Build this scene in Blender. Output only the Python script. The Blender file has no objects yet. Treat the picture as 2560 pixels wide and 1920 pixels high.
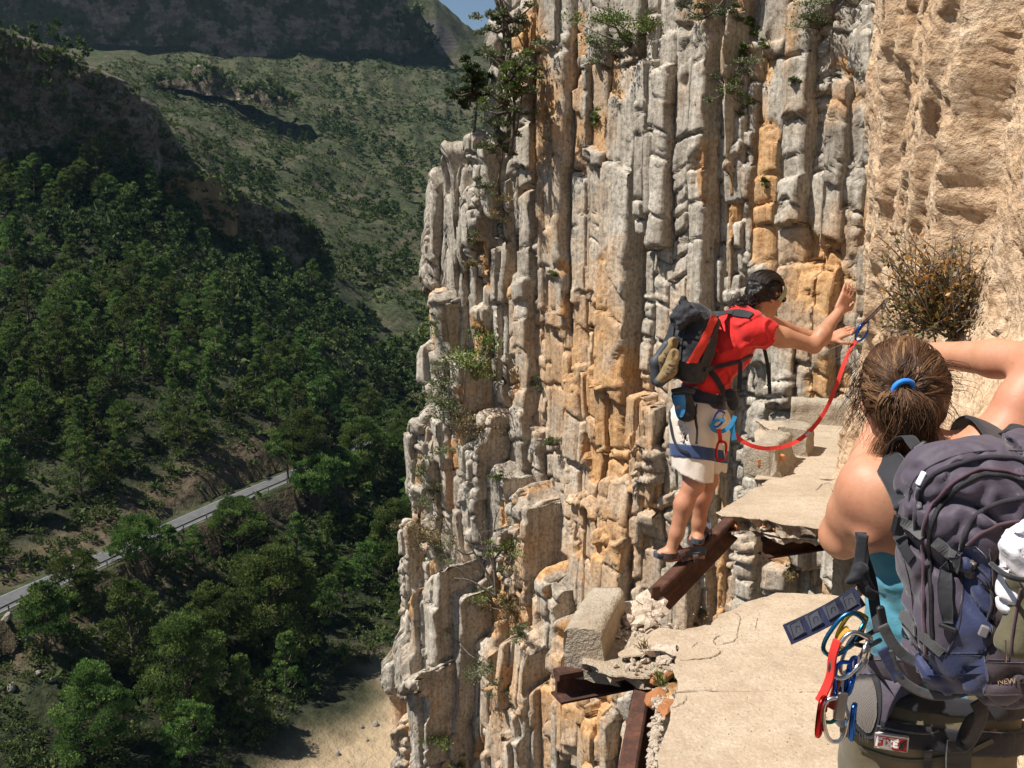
import bpy, math, random
import numpy as np
from mathutils import Vector, Matrix

SC = bpy.context.scene
COL = SC.collection
R = math.radians

# ---------------------------------------------------------------- camera
PITCH = R(10.13); FOC = 2490.0; CAMZ = 1.9
cam_d = bpy.data.cameras.new('camera'); cam = bpy.data.objects.new('camera', cam_d); COL.objects.link(cam)
cam_d.sensor_width = 36.0; cam_d.lens = 36.0 * FOC / 2560.0
cam_d.clip_start = 0.05; cam_d.clip_end = 6000
cam.location = (0, 0, CAMZ); cam.rotation_euler = (R(90) - PITCH, 0, 0)
SC.camera = cam

# ---------------------------------------------------------------- sky, sun, exposure
SUN = Vector((-0.52, -0.13, 0.83)).normalized()
world = bpy.data.worlds.new('World'); SC.world = world; world.use_nodes = True
wn = world.node_tree.nodes; wl = world.node_tree.links
sky = wn.new('ShaderNodeTexSky'); sky.sky_type = 'NISHITA'; sky.sun_disc = False
sky.sun_elevation = math.asin(SUN.z); sky.sun_rotation = math.atan2(SUN.x, SUN.y)
sky.air_density = 1.0; sky.dust_density = 0.4; sky.ozone_density = 1.5; sky.altitude = 300
wn['Background'].inputs['Strength'].default_value = 0.055
wl.new(sky.outputs[0], wn['Background'].inputs['Color'])
sun_d = bpy.data.lights.new('sun', 'SUN'); sun = bpy.data.objects.new('sun', sun_d); COL.objects.link(sun)
sun_d.energy = 4.9; sun_d.angle = R(0.55); sun_d.color = (1.0, 0.955, 0.88)
sun.rotation_euler = (-SUN).to_track_quat('-Z', 'Y').to_euler()
SC.view_settings.view_transform = 'Standard'; SC.view_settings.look = 'None'
SC.view_settings.exposure = 0.55; SC.view_settings.gamma = 1.0; SC.view_settings.use_curve_mapping = False
SC.render.engine = 'CYCLES'
SC.cycles.use_denoising = True
SC.cycles.max_bounces = 5; SC.cycles.diffuse_bounces = 3; SC.cycles.glossy_bounces = 2
SC.cycles.transmission_bounces = 4; SC.cycles.transparent_max_bounces = 6; SC.cycles.volume_bounces = 0
SC.cycles.sample_clamp_indirect = 4.0

# ---------------------------------------------------------------- helpers: view rays, noise, meshes
_cp, _sp = math.cos(PITCH), math.sin(PITCH)
def _ray(px, py):
    dx = (px - 1280) / FOC; dy = (960 - py) / FOC
    return dx, _cp + dy * _sp, -_sp + dy * _cp
def at(px, py, Y):
    d = _ray(px, py); t = Y / d[1]
    return Vector((d[0] * t, Y, CAMZ + d[2] * t))
def on(px, py, z):
    d = _ray(px, py); t = (z - CAMZ) / d[2]
    return Vector((d[0] * t, d[1] * t, z))

def _hash(i, j, k, s):
    with np.errstate(over='ignore'):
        h = (i.astype(np.uint32) * np.uint32(0x27d4eb2d)) ^ (j.astype(np.uint32) * np.uint32(0x165667b1)) ^ (k.astype(np.uint32) * np.uint32(0x9e3779b1))
        h = h + np.uint32((s * 0x85ebca6b) & 0xffffffff)
        h ^= h >> np.uint32(15); h *= np.uint32(0x2c1b3c6d); h ^= h >> np.uint32(12); h *= np.uint32(0x297a2d39); h ^= h >> np.uint32(15)
    return h.astype(np.float32) * np.float32(2.0 / 4294967296.0) - np.float32(1)
def noise(x, y, z=None, seed=0):
    x = np.asarray(x, np.float32); y = np.asarray(y, np.float32) + np.zeros_like(x)
    z = np.zeros_like(x) + (0 if z is None else np.asarray(z, np.float32))
    fx, fy, fz = np.floor(x), np.floor(y), np.floor(z)
    i, j, k = fx.astype(np.int64), fy.astype(np.int64), fz.astype(np.int64)
    u, v, w = x - fx, y - fy, z - fz
    u = u * u * (3 - 2 * u); v = v * v * (3 - 2 * v); w = w * w * (3 - 2 * w)
    def c(a, b, d): return _hash(i + a, j + b, k + d, seed)
    x00 = c(0,0,0) * (1-u) + c(1,0,0) * u; x10 = c(0,1,0) * (1-u) + c(1,1,0) * u
    x01 = c(0,0,1) * (1-u) + c(1,0,1) * u; x11 = c(0,1,1) * (1-u) + c(1,1,1) * u
    return (x00 * (1-v) + x10 * v) * (1-w) + (x01 * (1-v) + x11 * v) * w
def fbm(x, y, z=None, seed=0, octv=4, gain=0.5):
    t = 0; a = 1.0; f = 1.0; n = 0
    zz = 0 if z is None else z
    for o in range(octv):
        t = t + a * noise(x * f, y * f, zz * f if z is not None else None, seed + o * 17); n += a; a *= gain; f *= 2.03
    return t / n
def sstep(a, b, x):
    t = np.clip((x - a) / (b - a), 0, 1); return t * t * (3 - 2 * t)

def npmesh(name, V, F, attrs=None, smooth=True):
    """V (n,3), F (m,3) or (m,4) int array (or a list of both)"""
    me = bpy.data.meshes.new(name)
    Fs = F if isinstance(F, list) else [F]
    Fs = [np.asarray(f, np.int32) for f in Fs if len(f)]
    V = np.ascontiguousarray(V, np.float32)
    nl = sum(f.size for f in Fs); npoly = sum(len(f) for f in Fs)
    me.vertices.add(len(V)); me.vertices.foreach_set('co', V.ravel())
    me.loops.add(nl); me.loops.foreach_set('vertex_index', np.concatenate([f.ravel() for f in Fs]))
    st = []; o = 0
    for f in Fs:
        st.append(o + np.arange(len(f)) * f.shape[1]); o += f.size
    me.polygons.add(npoly); me.polygons.foreach_set('loop_start', np.concatenate(st).astype(np.int32))
    me.update(calc_edges=True)
    if smooth: me.polygons.foreach_set('use_smooth', np.ones(npoly, bool))
    for k, a in (attrs or {}).items():
        a = np.asarray(a, np.float32)
        if a.ndim == 1:
            me.attributes.new(k, 'FLOAT', 'POINT').data.foreach_set('value', np.ascontiguousarray(a))
        else:
            at_ = me.attributes.new(k, 'FLOAT_COLOR', 'POINT')
            at_.data.foreach_set('color', np.ascontiguousarray(np.concatenate([a, np.ones((len(a), 1), np.float32)], 1)).ravel())
    me.validate()
    return me
def grid_faces(nr, nc, off=0):
    a = (np.arange(nr - 1)[:, None] * nc + np.arange(nc - 1)[None, :]).ravel() + off
    return np.stack([a, a + 1, a + 1 + nc, a + nc], 1)

def tag(o, label=None, cat=None, group=None, kind=None):
    if label: o['label'] = label
    if cat: o['category'] = cat
    if group: o['group'] = group
    if kind: o['kind'] = kind
    return o
def link(name, me, m=None, parent=None, loc=None):
    o = bpy.data.objects.new(name, me); COL.objects.link(o)
    if m is not None and me is not None and hasattr(me, 'materials') and not len(me.materials): me.materials.append(m)
    if parent is not None: o.parent = parent
    if loc is not None: o.location = loc
    return o
def empty(name, loc=(0, 0, 0), label=None, cat=None, group=None, kind=None):
    o = bpy.data.objects.new(name, None); COL.objects.link(o); o.location = loc; o.empty_display_size = 0.1
    return tag(o, label, cat, group, kind)
def child(name, me, m, root):
    """part whose mesh is in world coordinates, parented to a thing standing at root.location"""
    o = link(name, me, m, root)
    p = root; off = Vector((0, 0, 0))
    while p is not None: off += p.location; p = p.parent
    o.location = -off
    return o

class MB:
    """collects simple solids into one mesh"""
    def __init__(s): s.V = []; s.F = []
    def add(s, vs, fs):
        o = len(s.V); s.V += [tuple(v) for v in vs]; s.F += [tuple(i + o for i in f) for f in fs]
    def box(s, c, size, M=None, bev=0.0):
        hx, hy, hz = size[0] / 2, size[1] / 2, size[2] / 2
        M = M or Matrix.Identity(3); c = Vector(c)
        b = min(bev, hx * .9, hy * .9, hz * .9)
        if b <= 0:
            vs = [c + M @ Vector((x, y, z)) for z in (-hz, hz) for y in (-hy, hy) for x in (-hx, hx)]
            s.add(vs, [(0,2,3,1), (4,5,7,6), (0,1,5,4), (2,6,7,3), (0,4,6,2), (1,3,7,5)]); return
        prof = []
        for (z, k) in ((-hz, b), (-hz + b, 0), (hz - b, 0), (hz, b)):
            for (sx, sy) in ((1,1), (-1,1), (-1,-1), (1,-1)):
                a = (sx * (hx - k), sy * (hy - k - b * .8)); d = (sx * (hx - k - b * .8), sy * (hy - k))
                prof += [(a[0], a[1], z), (d[0], d[1], z)] if sx * sy > 0 else [(d[0], d[1], z), (a[0], a[1], z)]
        vs = [c + M @ Vector(p) for p in prof]; fs = []
        for r in range(3):
            for i in range(8):
                j = (i + 1) % 8; fs.append((r*8+i, r*8+j, r*8+8+j, r*8+8+i))
        fs += [tuple(range(7, -1, -1)), tuple(range(24, 32))]
        s.add(vs, fs)
    def tube(s, pts, rad, n=8, cap=True, closed=False, flat=None, up=None):
        """tube along points; rad number or list; flat=(a,b) elliptical half sizes, a along 'side', b along 'up'"""
        P = [Vector(p) for p in pts]; N = len(P)
        rads = rad if isinstance(rad, (list, tuple)) else [rad] * N
        T = []
        for i in range(N):
            a = P[(i - 1) % N] if (closed or i > 0) else P[i]; b = P[(i + 1) % N] if (closed or i < N - 1) else P[i]
            t = (b - a); T.append(t.normalized() if t.length > 1e-9 else Vector((0, 0, 1)))
        u = Vector(up) if up is not None else (Vector((0, 0, 1)) if abs(T[0].z) < .9 else Vector((1, 0, 0)))
        base = len(s.V); rings = []
        for i in range(N):
            if up is not None: u = Vector(up)
            sd = T[i].cross(u)
            if sd.length < 1e-6: sd = T[i].orthogonal()
            sd.normalize(); u = sd.cross(T[i]).normalized()
            for k in range(n):
                an = 2 * math.pi * k / n
                a, b = (flat[0], flat[1]) if flat else (1, 1)
                s.V.append(tuple(P[i] + (sd * math.cos(an) * a + u * math.sin(an) * b) * rads[i]))
        m = N if closed else N - 1
        for i in range(m):
            j = (i + 1) % N
            for k in range(n):
                l = (k + 1) % n; s.F.append((base+i*n+k, base+i*n+l, base+j*n+l, base+j*n+k))
        if cap and not closed:
            s.F.append(tuple(base + k for k in range(n - 1, -1, -1))); s.F.append(tuple(base + (N-1)*n + k for k in range(n)))
    def prism(s, poly, A, B, up=(0, 0, 1)):
        """2D poly (side, up) swept from A to B"""
        A, B, up = Vector(A), Vector(B), Vector(up)
        t = (B - A).normalized(); sd = t.cross(up).normalized(); u = sd.cross(t)
        n = len(poly)
        vs = [A + sd * p[0] + u * p[1] for p in poly] + [B + sd * p[0] + u * p[1] for p in poly]
        fs = [(i, (i+1) % n, n + (i+1) % n, n + i) for i in range(n)] + [tuple(range(n - 1, -1, -1)), tuple(range(n, 2*n))]
        s.add(vs, fs)
    def mesh(s, name, smooth=False):
        me = bpy.data.meshes.new(name); me.from_pydata(s.V, [], s.F); me.update()
        if smooth: me.polygons.foreach_set('use_smooth', np.ones(len(me.polygons), bool))
        return me
def smooth_pts(pts, n=6, closed=False):
    """Catmull-Rom"""
    P = [Vector(p) for p in pts]; out = []; N = len(P)
    for i in range(N if closed else N - 1):
        g = (lambda k: P[k % N]) if closed else (lambda k: P[min(max(k, 0), N - 1)])
        a, b, c, d = g(i - 1), g(i), g(i + 1), g(i + 2)
        for k in range(n):
            t = k / n
            out.append(.5 * ((2*b) + (c - a) * t + (2*a - 5*b + 4*c - d) * t*t + (3*b - a - 3*c + d) * t**3))
    if not closed: out.append(P[-1])
    return out

# ---------------------------------------------------------------- materials
class NT:
    def __init__(s, name):
        s.m = bpy.data.materials.new(name); s.m.use_nodes = True
        s.t = s.m.node_tree; s.n = s.t.nodes; s.b = s.n['Principled BSDF']
        s._tc = None
    def N(s, typ, **kw):
        nd = s.n.new(typ)
        for k, v in kw.items(): setattr(nd, k, v)
        return nd
    def L(s, a, b): s.t.links.new(a, b)
    def tc(s):
        if s._tc is None: s._tc = s.N('ShaderNodeTexCoord')
        return s._tc.outputs['Object']
    def setin(s, nd, key, v):
        if hasattr(v, 'is_linked') or hasattr(v, 'links'): s.L(v, nd.inputs[key])
        else: nd.inputs[key].default_value = v
    def noise(s, scale, detail=4, rough=.55, vec=None, stretch=None, dist=0):
        t = s.N('ShaderNodeTexNoise'); t.inputs['Scale'].default_value = scale; t.inputs['Detail'].default_value = detail
        t.inputs['Roughness'].default_value = rough; t.inputs['Distortion'].default_value = dist
        v = vec or s.tc()
        if stretch:
            mp = s.N('ShaderNodeMapping'); mp.inputs['Scale'].default_value = stretch; s.L(v, mp.inputs[0]); v = mp.outputs[0]
        s.L(v, t.inputs['Vector']); return t.outputs['Fac']
    def voro(s, scale, feature='F1', vec=None, stretch=None, rnd=1.0):
        t = s.N('ShaderNodeTexVoronoi', feature=feature); t.inputs['Scale'].default_value = scale; t.inputs['Randomness'].default_value = rnd
        v = vec or s.tc()
        if stretch:
            mp = s.N('ShaderNodeMapping'); mp.inputs['Scale'].default_value = stretch; s.L(v, mp.inputs[0]); v = mp.outputs[0]
        s.L(v, t.inputs['Vector']); return t.outputs[0]
    def ramp(s, fac, stops):
        r = s.N('ShaderNodeValToRGB'); e = r.color_ramp.elements
        while len(e) < len(stops): e.new(.5)
        for el, (p, c) in zip(e, stops):
            el.position = p; el.color = (*c, 1) if not isinstance(c, (int, float)) else (c, c, c, 1)
        s.L(fac, r.inputs[0]); return r.outputs[0]
    def mix(s, fac, a, b, typ='MIX'):
        nd = s.N('ShaderNodeMixRGB', blend_type=typ)
        s.setin(nd, 0, fac)
        for k, v in ((1, a), (2, b)):
            s.setin(nd, k, (*v, 1) if isinstance(v, (tuple, list)) and len(v) == 3 else v)
        return nd.outputs[0]
    def math(s, op, a, b=0.0, clamp=False):
        nd = s.N('ShaderNodeMath', operation=op); nd.use_clamp = clamp
        s.setin(nd, 0, a); s.setin(nd, 1, b); return nd.outputs[0]
    def attr(s, name, out='Fac'):
        nd = s.N('ShaderNodeAttribute'); nd.attribute_name = name; return nd.outputs[out]
    def col(s, v): s.setin(s.b, 'Base Color', (*v, 1) if isinstance(v, (tuple, list)) else v)
    def rough(s, v): s.setin(s.b, 'Roughness', v)
    def set(s, **kw):
        for k, v in kw.items(): s.setin(s.b, k.replace('_', ' '), v)
    def bump(s, h, strength=.5, dist=.02, prev=None):
        nd = s.N('ShaderNodeBump'); nd.inputs['Strength'].default_value = strength; nd.inputs['Distance'].default_value = dist
        s.L(h, nd.inputs['Height'])
        if prev is not None: s.L(prev, nd.inputs['Normal'])
        s.L(nd.outputs[0], s.b.inputs['Normal']); return nd.outputs[0]
def plain(name, col, rough=.6, metal=0.0, spec=.5, var=.12, scale=30, bump=0.0, bdist=.002, sheen=0.0):
    t = NT(name); n = t.noise(scale, 4)
    lo = tuple(c * (1 - var) for c in col); hi = tuple(min(1, c * (1 + var)) for c in col)
    t.col(t.mix(t.ramp(n, [(.3, 0.), (.7, 1.)]), lo, hi)); t.rough(rough); t.set(Metallic=metal)
    t.b.inputs['Specular IOR Level'].default_value = spec
    if sheen: t.b.inputs['Sheen Weight'].default_value = sheen
    if bump: t.bump(t.noise(scale * 3, 5), bump, bdist)
    return t.m
# ================================================================ the valley
ROADZ = -36.0
_road_px = [(-260, 1640), (0, 1512), (200, 1424), (400, 1332), (600, 1243), (760, 1176), (900, 1120)]
ROAD = [on(a, b, ROADZ) for a, b in _road_px]
CP = []
def cp(px, py, Y): p = at(px, py, Y); CP.append((p.x, p.y, p.z))
for p in ROAD:
    CP.append((p.x, p.y, ROADZ))
    CP.append((p.x + 4.2, p.y - 1.5, ROADZ - .2)); CP.append((p.x - 3.6, p.y + 1.3, ROADZ))
# below the road, down to the dry river bed
for px, py, Y in [(-200,1800,78),(0,1650,88),(0,1800,80),(0,1920,75),(0,2100,69),(300,1500,102),(300,1650,92),(300,1800,84),(300,1920,78),(300,2200,66),
                  (520,1400,117),(520,1600,100),(520,1900,82),(700,1330,131),(700,1500,116),(700,1700,101),(700,1900,88),(720,2200,72),
                  (900,1350,140),(940,1500,121),(950,1650,108),(950,1800,95),(950,1920,88),(1000,2200,72),(1100,1700,104),(1300,1700,104),(1500,1700,104),(1400,1300,150),
                  (900,1230,162),(1000,1180,170),(950,1080,196),(1000,1000,215),(1100,1000,215),(1300,1000,215),(930,900,248),(1000,850,262),(1200,850,262),(1400,850,262)]: cp(px, py, Y)
# cut bank over the road, then the pine slope
for px, py, Y in [(-200,1450,92),(0,1385,103),(200,1300,111),(300,1245,116),(500,1140,128),(650,1075,140),(760,1050,153),(860,1000,172),
                  (0,1200,115),(0,1000,135),(0,800,160),(0,600,190),(0,470,208),(-250,900,140),(-250,600,185),(-300,470,205),
                  (200,1100,127),(200,900,149),(200,700,180),(200,520,208),(300,1000,140),(300,800,166),(300,600,197),(300,450,220),
                  (450,1000,142),(450,800,172),(450,620,208),(450,510,232),(600,950,158),(600,800,188),(600,680,222),(750,920,180),(750,800,214),(750,730,244),
                  (850,860,205),(880,780,240)]: cp(px, py, Y)
# bluff foot and spur crest
for px, py, Y in [(-200,400,212),(0,395,214),(163,365,220),(304,392,228),(418,461,238),(586,570,250),(680,668,255),(814,700,262)]: cp(px, py, Y)
for px, py, Y in [(-200,40,226),(-50,70,228),(70,103,230),(180,150,236),(271,195,242),(380,285,248),(428,347,252),(477,407,256),(542,455,262),(597,488,266),(678,535,272),(760,575,276),(825,652,280),(900,715,285)]: cp(px, py, Y)
# hidden back of the spur
for px, z, Y in [(-100,30,262),(100,24,270),(271,16,276),(428,6,284),(597,-4,292),(760,-16,298)]:
    CP.append(((px - 1280) / FOC * Y, Y, z))
# far slope
for px, py, Y in [(-150,300,380),(100,230,400),(300,260,380),(450,330,360),(600,440,345),(700,500,335),(800,565,325),(900,660,315),(1000,705,300),(1100,740,290),(1300,740,290),
                  (600,300,480),(760,420,430),(800,500,372),(900,540,372),(900,450,430),(1000,520,405),(1150,560,400),(1150,450,440),(1000,400,470),(300,190,470),(0,140,520),(-200,140,520),
                  (600,230,540),(800,330,500),(900,300,545),(1050,300,560),(1200,330,545),(1350,330,545),(300,130,580),(100,100,600),(600,150,630),(800,190,620),(950,190,640),(1100,180,650),(1250,200,650),(1400,200,650)]: cp(px, py, Y)
# the mountain's cliff foot and rim
for px, py, Y in [(-300,80,650),(0,72,660),(200,84,660),(400,78,665),(560,130,655),(650,104,668),(850,96,672),(1000,120,676),(1100,140,680)]: cp(px, py, Y)
for px, z, Y in [(-300,225,690),(0,215,690),(300,205,692),(560,200,690),(800,178,694),(950,165,698)]:
    CP.append(((px - 1280) / FOC * Y, Y, z)); CP.append(((px - 1280) / FOC * Y * 1.05, Y * 1.09, z + 14)); CP.append(((px - 1280) / FOC * Y * 1.2, Y * 1.3, z + 40))
for px, py, Y in [(1080,14,720),(1140,52,716),(1180,78,716),(1240,112,716),(1320,146,716),(1500,240,716)]:
    cp(px, py, Y); p = at(px, py, Y); CP.append((p.x * 1.2, p.y * 1.25, p.z - 6))
CP = np.array(CP, np.float64)
_S = 100.0
_d = np.sqrt(((CP[:, None, :2] - CP[None, :, :2]) ** 2).sum(-1)) / _S
_n = len(CP); _A = np.zeros((_n + 3, _n + 3)); _A[:_n, :_n] = -_d + np.eye(_n) * .04
_A[:_n, _n] = 1; _A[:_n, _n+1:] = CP[:, :2] / _S; _A[_n:, :_n] = _A[:_n, _n:].T
_W = np.linalg.solve(_A, np.concatenate([CP[:, 2], [0, 0, 0]]))
_rx = np.array([p.x for p in ROAD]); _ry = np.array([p.y for p in ROAD])
def road_x(y): return np.interp(y, _ry, _rx)
RDIR = (ROAD[-1] - ROAD[0]).normalized(); RPERP = Vector((RDIR.y, -RDIR.x, 0))   # towards the valley (right)
def terrain(x, y):
    x = np.asarray(x, np.float64).ravel(); y = np.asarray(y, np.float64).ravel()
    z = np.full_like(x, _W[_n]) + _W[_n+1] * x / _S + _W[_n+2] * y / _S
    for k in range(_n):
        z -= _W[k] * np.sqrt((x - CP[k, 0]) ** 2 + (y - CP[k, 1]) ** 2 + .5) / _S
    dr = (x - road_x(y)) * RPERP.x     # signed distance to the road axis
    far = sstep(100, 500, y)
    amp = .7 + 5.5 * far
    nz = fbm(x * .035, y * .035, seed=3, octv=4) * amp + fbm(x * .13, y * .13, seed=9, octv=3) * (.55 + 1.2 * far)
    gul = np.abs(noise(x * .055 + y * .012, y * .018, seed=21)) * (.5 + 6 * far)     # gullies running down the slope
    lev = sstep(2.6, 8.0, np.abs(dr)) + (y > 175) * 1.0
    lev = np.clip(lev, 0, 1)
    # rock bands standing out of the far slope
    for (bx, by, ln, hh, an) in BANDS:
        c, s_ = math.cos(an), math.sin(an)
        a = (x - bx) * c + (y - by) * s_; b = -(x - bx) * s_ + (y - by) * c
        b = b + 6 * noise(a * .05, a * 0, seed=33)
        z = z + hh * np.exp(-(a / ln) ** 4) * sstep(-5, 5, b) * (1 - sstep(6, 60, b)) * (.75 + .5 * noise(a * .04, b * 0 + 2, seed=31))
    z = z + (nz - gul * .5) * lev
    onroad = (np.abs(dr) < 3.4) & (y < 175) & (y > 60)
    return np.where(onroad, ROADZ + .02, z)
def band(px, py, Y, ln, hh, an): p = at(px, py, Y); return (p.x, p.y, ln, hh, an)
BANDS = [band(850, 480, 420, 17, 7, R(10)),
         band(900, 600, 345, 26, 6, R(4)), band(1000, 90, 690, 40, 14, R(-4)), band(830, 385, 470, 9, 7, R(0))]

def _axis(vals):
    out = []
    for (a, b, n) in vals: out += list(np.linspace(a, b, n, endpoint=False))
    return np.array(out + [vals[-1][1]])
gx = _axis([(-520, -190, 40), (-190, -70, 90), (-70, 14, 110), (14, 130, 16)])
gy = _axis([(50, 175, 160), (175, 300, 120), (300, 460, 80), (460, 740, 110), (740, 1100, 16)])
GX, GY = np.meshgrid(gx, gy)
GZ = terrain(GX, GY).reshape(GX.shape)
_V = np.stack([GX.ravel(), GY.ravel(), GZ.ravel()], 1)
_px = 1280 + FOC * GX / GY
sand = sstep(-5, 4, GX - (-22 + (GY - 88) * .3) + 7 * noise(GX * .1, GY * .1, seed=5)) * (1 - sstep(100, 112, GY + 8 * noise(GX * .07, GY * .07, seed=6))) * (GX > -45)
ochre = np.exp(-(((GX - at(520, 505, 250).x) / 16) ** 2 + ((GY - 251) / 13) ** 2) ** 2)
def bankmask():
    dr = (GX - road_x(GY)) * RPERP.x
    return sstep(-10, -7, dr) * (1 - sstep(-4, -2.2, dr)) * (GY < 165) + sstep(2.8, 3.4, dr) * (1 - sstep(4.5, 7.5, dr + noise(GX * .3, GY * .3, seed=8) * 1.5)) * (GY < 165)
grass = np.exp(-(((GX - at(930, 1500, 122).x) / 9) ** 2 + ((GY - 123) / 9) ** 2) ** 2)

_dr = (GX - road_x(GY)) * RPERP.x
shaded_litter = (1 - sstep(225, 275, GY)) * np.where(GY < 165, np.maximum(sstep(-7, -11, _dr), sstep(7, 12, _dr)), 1.0) * (1 - sand) * sstep(-.6, .1, fbm(GX * .05, GY * .05, seed=88, octv=3) + .35)  # forest floor mask: litter colour with the shade between the pines painted in
def mat_terrain():
    t = NT('hillside')
    geo = t.N('ShaderNodeNewGeometry'); sx = t.N('ShaderNodeSeparateXYZ'); t.L(geo.outputs['Normal'], sx.inputs[0])
    steep = t.math('SUBTRACT', 1.0, sx.outputs['Z'])
    n1 = t.noise(.06, 4, .6); n2 = t.noise(.9, 4, .65); n3 = t.noise(.25, 3)
    soil = t.ramp(n2, [(.25, (.050, .040, .026)), (.5, (.10, .082, .054)), (.8, (.17, .14, .10))])
    scrub = t.ramp(t.mix(.5, n2, t.noise(.34, 5, .75)), [(.36, (.016, .024, .009)), (.48, (.040, .050, .022)), (.58, (.072, .076, .038)), (.68, (.115, .108, .066))])
    base = t.mix(t.ramp(t.mix(.5, n1, n3), [(.36, 0.), (.50, 1.)]), soil, scrub)
    rock = t.ramp(t.noise(.5, 6, .6, stretch=(.4, .4, 3.0)), [(.3, (.055, .05, .046)), (.55, (.13, .115, .10)), (.8, (.20, .18, .16))])
    rockf = t.math('MULTIPLY', t.math('SUBTRACT', t.math('ADD', steep, t.math('MULTIPLY', n3, .12)), .50), 8.0, True)
    c = t.mix(rockf, base, rock)
    c = t.mix(t.attr('ochre'), c, t.ramp(n2, [(.3, (.13, .085, .042)), (.7, (.25, .17, .085))]))
    c = t.mix(t.math('MULTIPLY', t.attr('bank'), .85, True), c, t.ramp(n2, [(.3, (.05, .036, .022)), (.7, (.135, .10, .062))]))
    c = t.mix(t.attr('sand'), c, t.ramp(t.noise(.35, 6, .6), [(.3, (.24, .175, .105)), (.55, (.42, .31, .19)), (.75, (.32, .24, .155))]))
    c = t.mix(t.attr('grass'), c, t.ramp(n2, [(.3, (.02, .04, .010)), (.7, (.07, .105, .028))]))
    c = t.mix(t.math('MULTIPLY', t.attr('shaded_litter'), .85), c, t.ramp(n2, [(.3, (.010, .012, .006)), (.6, (.026, .028, .014)), (.8, (.055, .05, .027))]))
    t.col(c); t.rough(.95); t.b.inputs['Specular IOR Level'].default_value = .15
    t.bump(n2, 1.0, .5)
    return t.m
M_HILL = mat_terrain()
hill = link('hillside', npmesh('hillside', _V, grid_faces(*GX.shape), {'sand': sand.ravel(), 'ochre': ochre.ravel(), 'bank': np.clip(bankmask(), 0, 1).ravel(), 'grass': grass.ravel(), 'shaded_litter': shaded_litter.ravel()}), M_HILL)
tag(hill, kind='structure')

# ---------------------------------------------------------------- bare bluffs: overhanging rock faces turned from the sun
def mat_bluff(nm='bluff_rock', sc=.35, zs=1.6, veg=.5):
    t = NT(nm); n = t.noise(sc, 6, .68, stretch=(1, 1, zs)); n2 = t.noise(sc * 4.5, 5, .68)
    c = t.ramp(t.mix(.45, n, n2), [(.32, (.06, .046, .036)), (.46, (.15, .12, .092)), (.56, (.25, .20, .155)), (.68, (.36, .31, .26))]); c = t.mix(t.math('MULTIPLY', t.ramp(t.noise(sc * 1.3, 5, .7), [(veg, 0.), (veg + .05, 1.)]), .85), c, t.ramp(n2, [(.3, (.018, .026, .010)), (.7, (.075, .09, .035))])); t.col(c); t.rough(.95); t.b.inputs['Specular IOR Level'].default_value = .1
    t.bump(t.mix(.5, n, n2), .9, 1.0); return t.m
M_BLUFF = mat_bluff(); M_MOUNT = mat_bluff('mountain_rock', .055, 4.5, .46)
FACES = []
def curtain(name, pts, lean, rel, seed, label, outw=(.55, -.83), nv=36, step=2.0, roof=14.0, sc=1.0, m=None):
    pts = np.array(pts, float); px = np.arange(pts[0, 0], pts[-1, 0] + .1, step)
    pf = np.interp(px, pts[:, 0], pts[:, 1]) + 9 * fbm(px * .022, px * 0 + 4, seed=seed + 7, octv=4) * sc; pt = np.interp(px, pts[:, 0], pts[:, 2]) + 9 * fbm(px * .045, px * 0, seed=seed, octv=4) * sc; Y = np.interp(px, pts[:, 0], pts[:, 3])
    V = []
    for v in np.linspace(-.25, 1, nv):
        for i in range(len(px)):
            p = at(px[i], pf[i] + (pt[i] - pf[i]) * v, Y[i]); V.append((p.x, p.y, p.z))
    V = np.array(V).reshape(nv, len(px), 3); H = V[-1, :, 2] - V[0, :, 2]; fr = np.linspace(0, 1, nv)[:, None]
    L = np.concatenate([[0], np.cumsum(np.hypot(np.diff(V[0, :, 0]), np.diff(V[0, :, 1])))])[None, :]; Zz = V[:, :, 2]
    d = lean * H[None, :] * fr + rel * fbm(L * .07 / sc + 0 * Zz, Zz * .025 / sc, seed=seed + 1, octv=5) + rel * .35 * fbm(L * .16 / sc + 0 * Zz, Zz * .12 / sc, seed=seed + 2, octv=3) + rel * .18 * noise(L * 0 + Zz * .45 / sc, Zz * 0, seed=seed + 3)
    V[:, :, 0] += outw[0] * d; V[:, :, 1] += outw[1] * d
    top = [V[-1].copy()]
    for k in (.25, .6, 1.0): r_ = V[-1].copy(); r_[:, 0] -= outw[0] * roof * k * .4; r_[:, 1] += roof * k; r_[:, 2] += roof * k * (V[-1][:, 2] - CAMZ) / V[-1][:, 1] * .9 - .3 * k; top.append(r_)
    V = np.concatenate([V] + [t[None] for t in top[1:]], 0)
    o = link(name, npmesh(name, V.reshape(-1, 3), grid_faces(V.shape[0], V.shape[1])), m or M_BLUFF); FACES.append((px, pf, pt, Y)); return tag(o, label, 'cliff')
curtain('spur_bluff', [(-260,402,30,206),(-120,402,58,208),(0,400,78,211),(70,392,104,213),(163,370,140,216),(271,382,193,222),(304,392,220,225),(380,440,284,230),(418,463,336,234),(477,502,406,239),(542,532,453,245)], .06, 5.5, 401, 'dark eroded bluff under the grassy spur crest at left', roof=12)
curtain('spur_bluff', [(586,560,482,246),(620,600,502,248),(655,672,520,250),(678,680,533,252),(721,690,522,254),(760,694,555,256),(800,698,585,258),(826,702,655,260)], .06, 4.0, 403, 'dark lower bluff with a vertical cleft at the foot of the spur', roof=8)
M_OCHRE = plain('ochre_earth', (.24, .155, .075), .95, var=.35, scale=.4, bump=.8, bdist=.5)
curtain('ochre_scar', [(412,468,440,227),(440,488,431,228),(490,520,434,230),(540,548,446,233),(575,566,470,236),(596,578,520,238)], -.10, 1.6, 411, 'bare ochre earth scar between the two bluffs of the spur', roof=5, m=M_OCHRE)
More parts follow.
